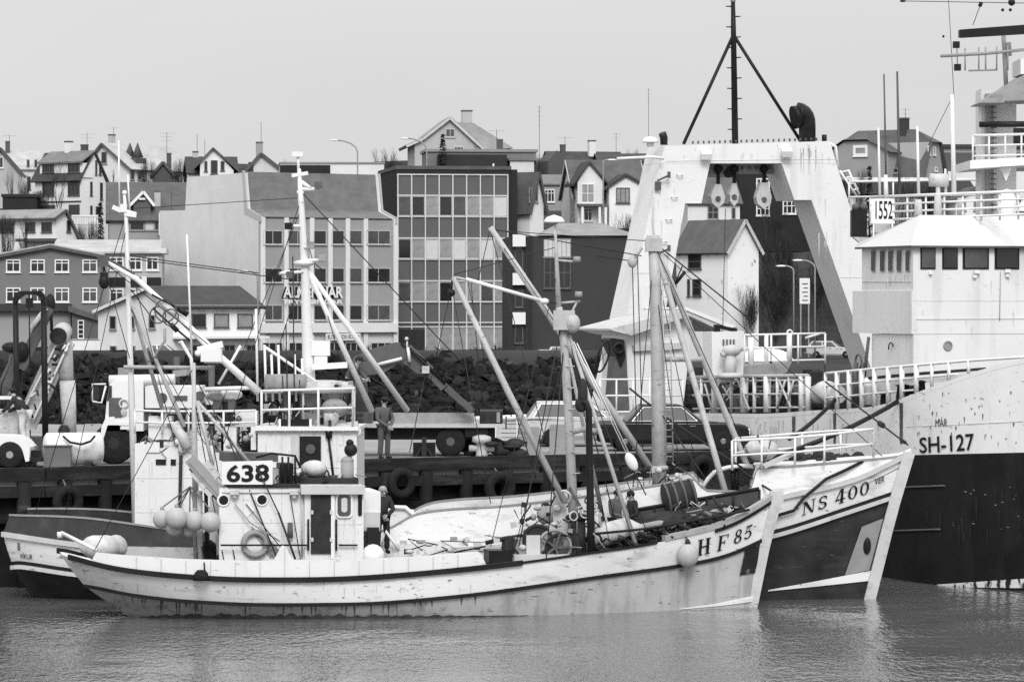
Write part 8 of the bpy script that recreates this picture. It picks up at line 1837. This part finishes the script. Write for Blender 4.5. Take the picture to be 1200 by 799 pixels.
c0 = 105.85; mb = MB(); mb.bx(X(51, c0), X(82.5, c0), c0, c0+.3, ZQ, Z(523.5, c0)); bx1 = tag(obj('steel_crate', mb, mat('crate_grey', .13, .7, .2, 2)), 'dark grey steel box standing in front of the white tank', 'crate'); mb = MB(); mb.bx(X(50, c0), X(83.5, c0), c0-.03, c0+.33, Z(523.5, c0)+.002, Z(521.8, c0)); obj('lid', mb, M['grey3'], bx1)
mb = MB(); mb.lathe(P(75, 515, 108.3), (0, 0, 1), [(-.3, .19), (0, .2), (.3, .17), (.42, .1)], 14); tag(obj('dark_drum', mb, M['dark']), 'dark rounded drum standing behind the white tank', 'drum')
dW2 = 107.8
wl = thing('white_lorry', 'big white lorry with framed wing mirror, seen behind the thin mast', 'lorry', PZ(170, ZQ, dW2))
def wb2(name, x0, x1, y0, y1, d0, d1, m, parent=wl): mb = MB(); a, b = P(x0, y0, d0), P(x1, y1, d0); mb.bx(a.x, b.x, d0, d1, b.z, a.z); return obj(name, mb, M[m], parent)
mb = MB(); mb.prism([P(x, y, dW2) for x, y in ((122, 505), (168, 505), (168, 449), (164, 446), (136, 446), (129, 449), (125, 470))][::-1], (0, 2.2, 0)); cb3 = obj('cab', mb, M['clean'], wl)
mb = MB(); mb.tube([P(128, 446, dW2+.2), P(205, 444.5, dW2+.2)], .16, 10); obj('roof_edge', mb, M['clean'], cb3)
wb2('door_panel', 127.5, 143, 466, 489, dW2-.03, dW2-.004, 'grey3', cb3); mb = MB(); mb.prism([P(x, y, dW2-.02) for x, y in ((125.2, 470), (128.5, 452), (131, 452), (131, 468))][::-1], (0, .03, 0)); obj('side_window', mb, M['glass'], cb3)
mb = MB(); mb.ring(P(145, 473, dW2-.03), (0, 1, 0), .12, .035, 18, 5); mb.sph(P(145, 483, dW2-.03), (.09, .03, .12)); obj('emblem', mb, M['grey1'], cb3)
mb = MB(); mb.tube([P(108.5, 470, dW2-.2), P(108.5, 450, dW2-.2), P(124, 450, dW2-.1)], .03, 6); mb.tube([P(108.5, 470, dW2-.2), P(119, 472, dW2-.1), P(124, 452, dW2-.1)], .03, 6); mrr = obj('mirror_frame', mb, M['clean'], cb3); mb = MB(); mb.bx(X(110, dW2), X(117, dW2), dW2-.22, dW2-.18, Z(468, dW2), Z(452, dW2)); obj('mirror', mb, M['dark'], mrr)
mb = MB(); mb.prism([P(x, y, dW2-.05) for x, y in ((117.5, 515), (119, 500), (124, 489), (134, 488), (135, 494), (155, 494), (155, 498), (126, 498), (121, 515))][::-1], (0, .6, 0)); obj('mudguard', mb, M['clean'], wl)
wheel(wl, PZ(134, ZQ+.6, dW2+.2), (0, 1, 0), .6, .4, 'dark'); wheel(wl, PZ(215, ZQ+.6, dW2+.2), (0, 1, 0), .6, .4, 'dark'); wb2('chassis', 120, 245, 505.5, 525, dW2+.4, dW2+1.9, 'black'); wb2('step', 141, 155, 500, 503, dW2-.1, dW2+.2, 'clean')
by = wb2('body', 170, 234, 453, 478, dW2+.1, dW2+2.1, 'clean'); wb2('body_end', 234.5, 250, 461, 474, dW2+.2, dW2+2.0, 'grey1', by); wb2('grille', 203, 219.5, 463.5, 469, dW2+.06, dW2+.095, 'grey3', by); wb2('dark_skirt', 172, 240, 472, 485, dW2+.12, dW2+2.0, 'dark', wl)
for px, py in ((190, 466), (234, 464)): mb = MB(); mb.cyl(P(px, py, dW2+.04), P(px, py, dW2+.12), .11, n=16); mb.ring(P(px, py, dW2+.06), (0, 1, 0), .12, .025, 16, 5); obj('round_lamp', mb, M['grey3'], by)
for px, y0, y1 in ((147, 436, 455), (207, 418, 450), (248, 428, 520)): mb = MB(); mb.tube([P(px, y1, dW2+.5), P(px, y0, dW2+.5)], .09, 8); obj('exhaust_stack', mb, M['grey3' if px > 150 else 'mast'], wl)
mb = MB(); mb.box(P(146, 435, dW2+.5), (.35, .3, .2)); mb.beam(P(203, 438, dW2+.5), P(220, 436, dW2+.5), .2, .18); mb.tube([P(220, 440, dW2+.4), P(224, 430, dW2+.4)], .05, 6); obj('roof_gear', mb, M['grey2'], wl)

# ================================================================ people
p1 = qedge(450)-qn[1]*.55; p1.x = X(450, p1.y); y1 = R(38)
person('man in dark jacket and cap standing on the quay with hands clasped', p1, pose(1.84, y1, wrl=(.05, -.24, .95), wrr=(-.03, -.25, .93), ell=(.27, -.05, 1.14), elr=(-.27, -.05, 1.14), anl=(.15, .05, .1), hel=(.15, .05, .06), tol=(.19, -.13, .045), head=(0, -.03, 1.63)), 'grey3', 'grey3', hair='black', cap='black', face=yawdir(y1))
y2 = R(18)
person('grey haired man in dark jersey standing beside the near wheelhouse', V((X(448, 97.3), 97.3, 1.42)), pose(1.76, y2, wrl=(.04, -.26, 1.0), wrr=(-.05, -.27, .97), ell=(.27, -.1, 1.14), elr=(-.27, -.1, 1.14), head=(0, -.07, 1.61), crown=(0, -.06, 1.71)), 'dark', 'dark', hair='grey2', face=(yawdir(y2)[0], yawdir(y2)[1], -.35))
y3 = R(40)
person('man in grey jacket looking down at his hands beside the mast legs', V((X(722, 98.0), 98.0, 1.32)), pose(1.74, y3, wrl=(.08, -.34, 1.08), wrr=(-.08, -.34, 1.05), ell=(.27, -.12, 1.12), elr=(-.27, -.12, 1.12), head=(0, -.08, 1.6), crown=(0, -.07, 1.7)), 'grey3', 'dark', hair='black', face=(yawdir(y3)[0], yawdir(y3)[1], -.5))
y4 = R(-70)
person('man in black jacket facing left toward his companion at the winch', V((X(741, 98.3), 98.3, 1.28)), pose(1.74, y4, wrl=(.08, -.3, 1.0), wrr=(-.1, -.3, 1.0), head=(0, -.07, 1.6), crown=(0, -.06, 1.7)), 'dark', 'dark', hair='black', face=(yawdir(y4)[0], yawdir(y4)[1], -.4))
y5 = R(60)
person('crane driver in dark hooded coat bent over the loader crane levers', V((X(408, 112.3), 112.3, 4.62)), pose(1.78, y5, chest=(0, -.2, 1.27), neck=(0, -.32, 1.42), head=(0, -.4, 1.53), crown=(0, -.44, 1.62), shl=(.2, -.22, 1.34), shr=(-.2, -.22, 1.34), ell=(.26, -.38, 1.08), elr=(-.26, -.38, 1.08), wrl=(.14, -.58, 1.0), wrr=(-.14, -.58, 1.0)), 'grey3', 'dark', hair='black', cap='dark', face=(yawdir(y5)[0], yawdir(y5)[1], -.3))
mb = MB(); q = P(405, 481, 111.8); mb.bx(X(394, 111.8), X(424, 111.8), 111.7, 113.05, 4.5, 4.6); obj('crane_step', mb, M['dark'], lo)
y6 = R(-115)
person('man in pale overalls and dark jersey leaning over the bonneted truck', V((X(29, 106.9), 106.9, 3.85)), pose(1.76, y6, chest=(0, -.24, 1.24), neck=(0, -.36, 1.4), head=(0, -.44, 1.5), crown=(0, -.48, 1.6), shl=(.2, -.26, 1.3), shr=(-.2, -.26, 1.3), ell=(.24, -.46, 1.05), elr=(-.24, -.46, 1.05), wrl=(.14, -.66, .95), wrr=(-.14, -.66, .95), anl=(.12, .12, .1), hel=(.12, .12, .06), tol=(.13, -.03, .045)), 'dark', 'canvas', hair='black', face=(yawdir(y6)[0], yawdir(y6)[1], -.4))
mb = MB(); mb.bx(X(18, 106.9), X(42, 106.9), 106.6, 107.25, ZQ, 3.84); tag(obj('wooden_step_box', mb, M['wood']), 'low wooden box the man in overalls stands on', 'box')

# plating joints, runs and fittings on the trawler's white steel
gs = lambda x, y: tq(x, y, fG+.006); bf = lambda x, y: tq(x, y, fF+.012); bs_ = lambda x, y: tf(x, y, QW-.006)
seams(gs, gan, [(781, 189, 982, 186.5), (837, 172, 832, 191), (911, 169, 916, 190), (742, 320, 786, 320), (984, 325, 1022, 325)], .015)
seams(bf, br, [(1074, 374, 1230, 373)], .012)
seams(bs_, br, [(1011, 330, 1068, 330), (1040, 320, 1040, 341)], .02)
runs(gs, gan, 9, 785, 975, 173, 184, 2.2, 14, seed=11); runs(gs, gan, 12, 938, 964, 170, 180, 3, 36, m='grey1', seed=12); runs(gs, gan, 8, 765, 800, 205, 330, 1.8, 34, seed=13); runs(gs, gan, 6, 955, 1000, 210, 300, 1.8, 30, seed=14)
runs(bf, br, 8, 1078, 1225, 318, 330, 1.6, 36, seed=15); runs(bf, br, 4, 1080, 1225, 348, 400, 1.3, 20, seed=16); runs(bs_, br, 9, 1020, 1066, 320, 330, 1.2, 14, seed=17)
runs(lambda x, y: HTR.on(x, y, .02), th, 26, 870, 1050, 488, 505, 2.2, 30, seed=18); runs(lambda x, y: HTR.on(x, y, .02), th, 18, 1062, 1198, 470, 520, 1.4, 8, m='hull_rust_run', seed=19)
seams(lambda x, y: HTR.on(x, y, .01), th, [(1062, 500, 1085, 499), (1085, 499, 1110, 498), (1110, 498, 1140, 496.5), (1140, 496.5, 1170, 495), (1170, 495, 1198, 493.5)], .02)
for px, py in ((1090, 326), (1142, 330), (1180, 329)): mb = MB(); q = bf(px, py)+u_ship*.1; mb.box(q-u_ship*.06+V((0, 0, .15)), (.1, .1, .08)); obj('deck_lamp', mb, M['clean'], br)
for k in range(9): y = 205+k*26; mb = MB(); x = interp([(192, 800), (490, 728)], y)-4; mb.tube([gs(x, y)+u_ship*.02, gs(x, y)+u_ship*.14, gs(x+6, y)+u_ship*.14, gs(x+6, y)+u_ship*.02], .025, 5); obj('climbing_rung', mb, M['clean'], gan)

marks(HTR, th, 'paint_scrape', 16, 1115, 1197, lambda x, r: r.uniform(566, 622), (1, 4), (.5, 1.6), M['grey2'], .02)
marks(HTR, th, 'hull_run', 14, 1085, 1197, lambda x, r: r.uniform(560, 640), (1.5, 4), (12, 40), M['grey3' if False else 'blackstain'], .015)
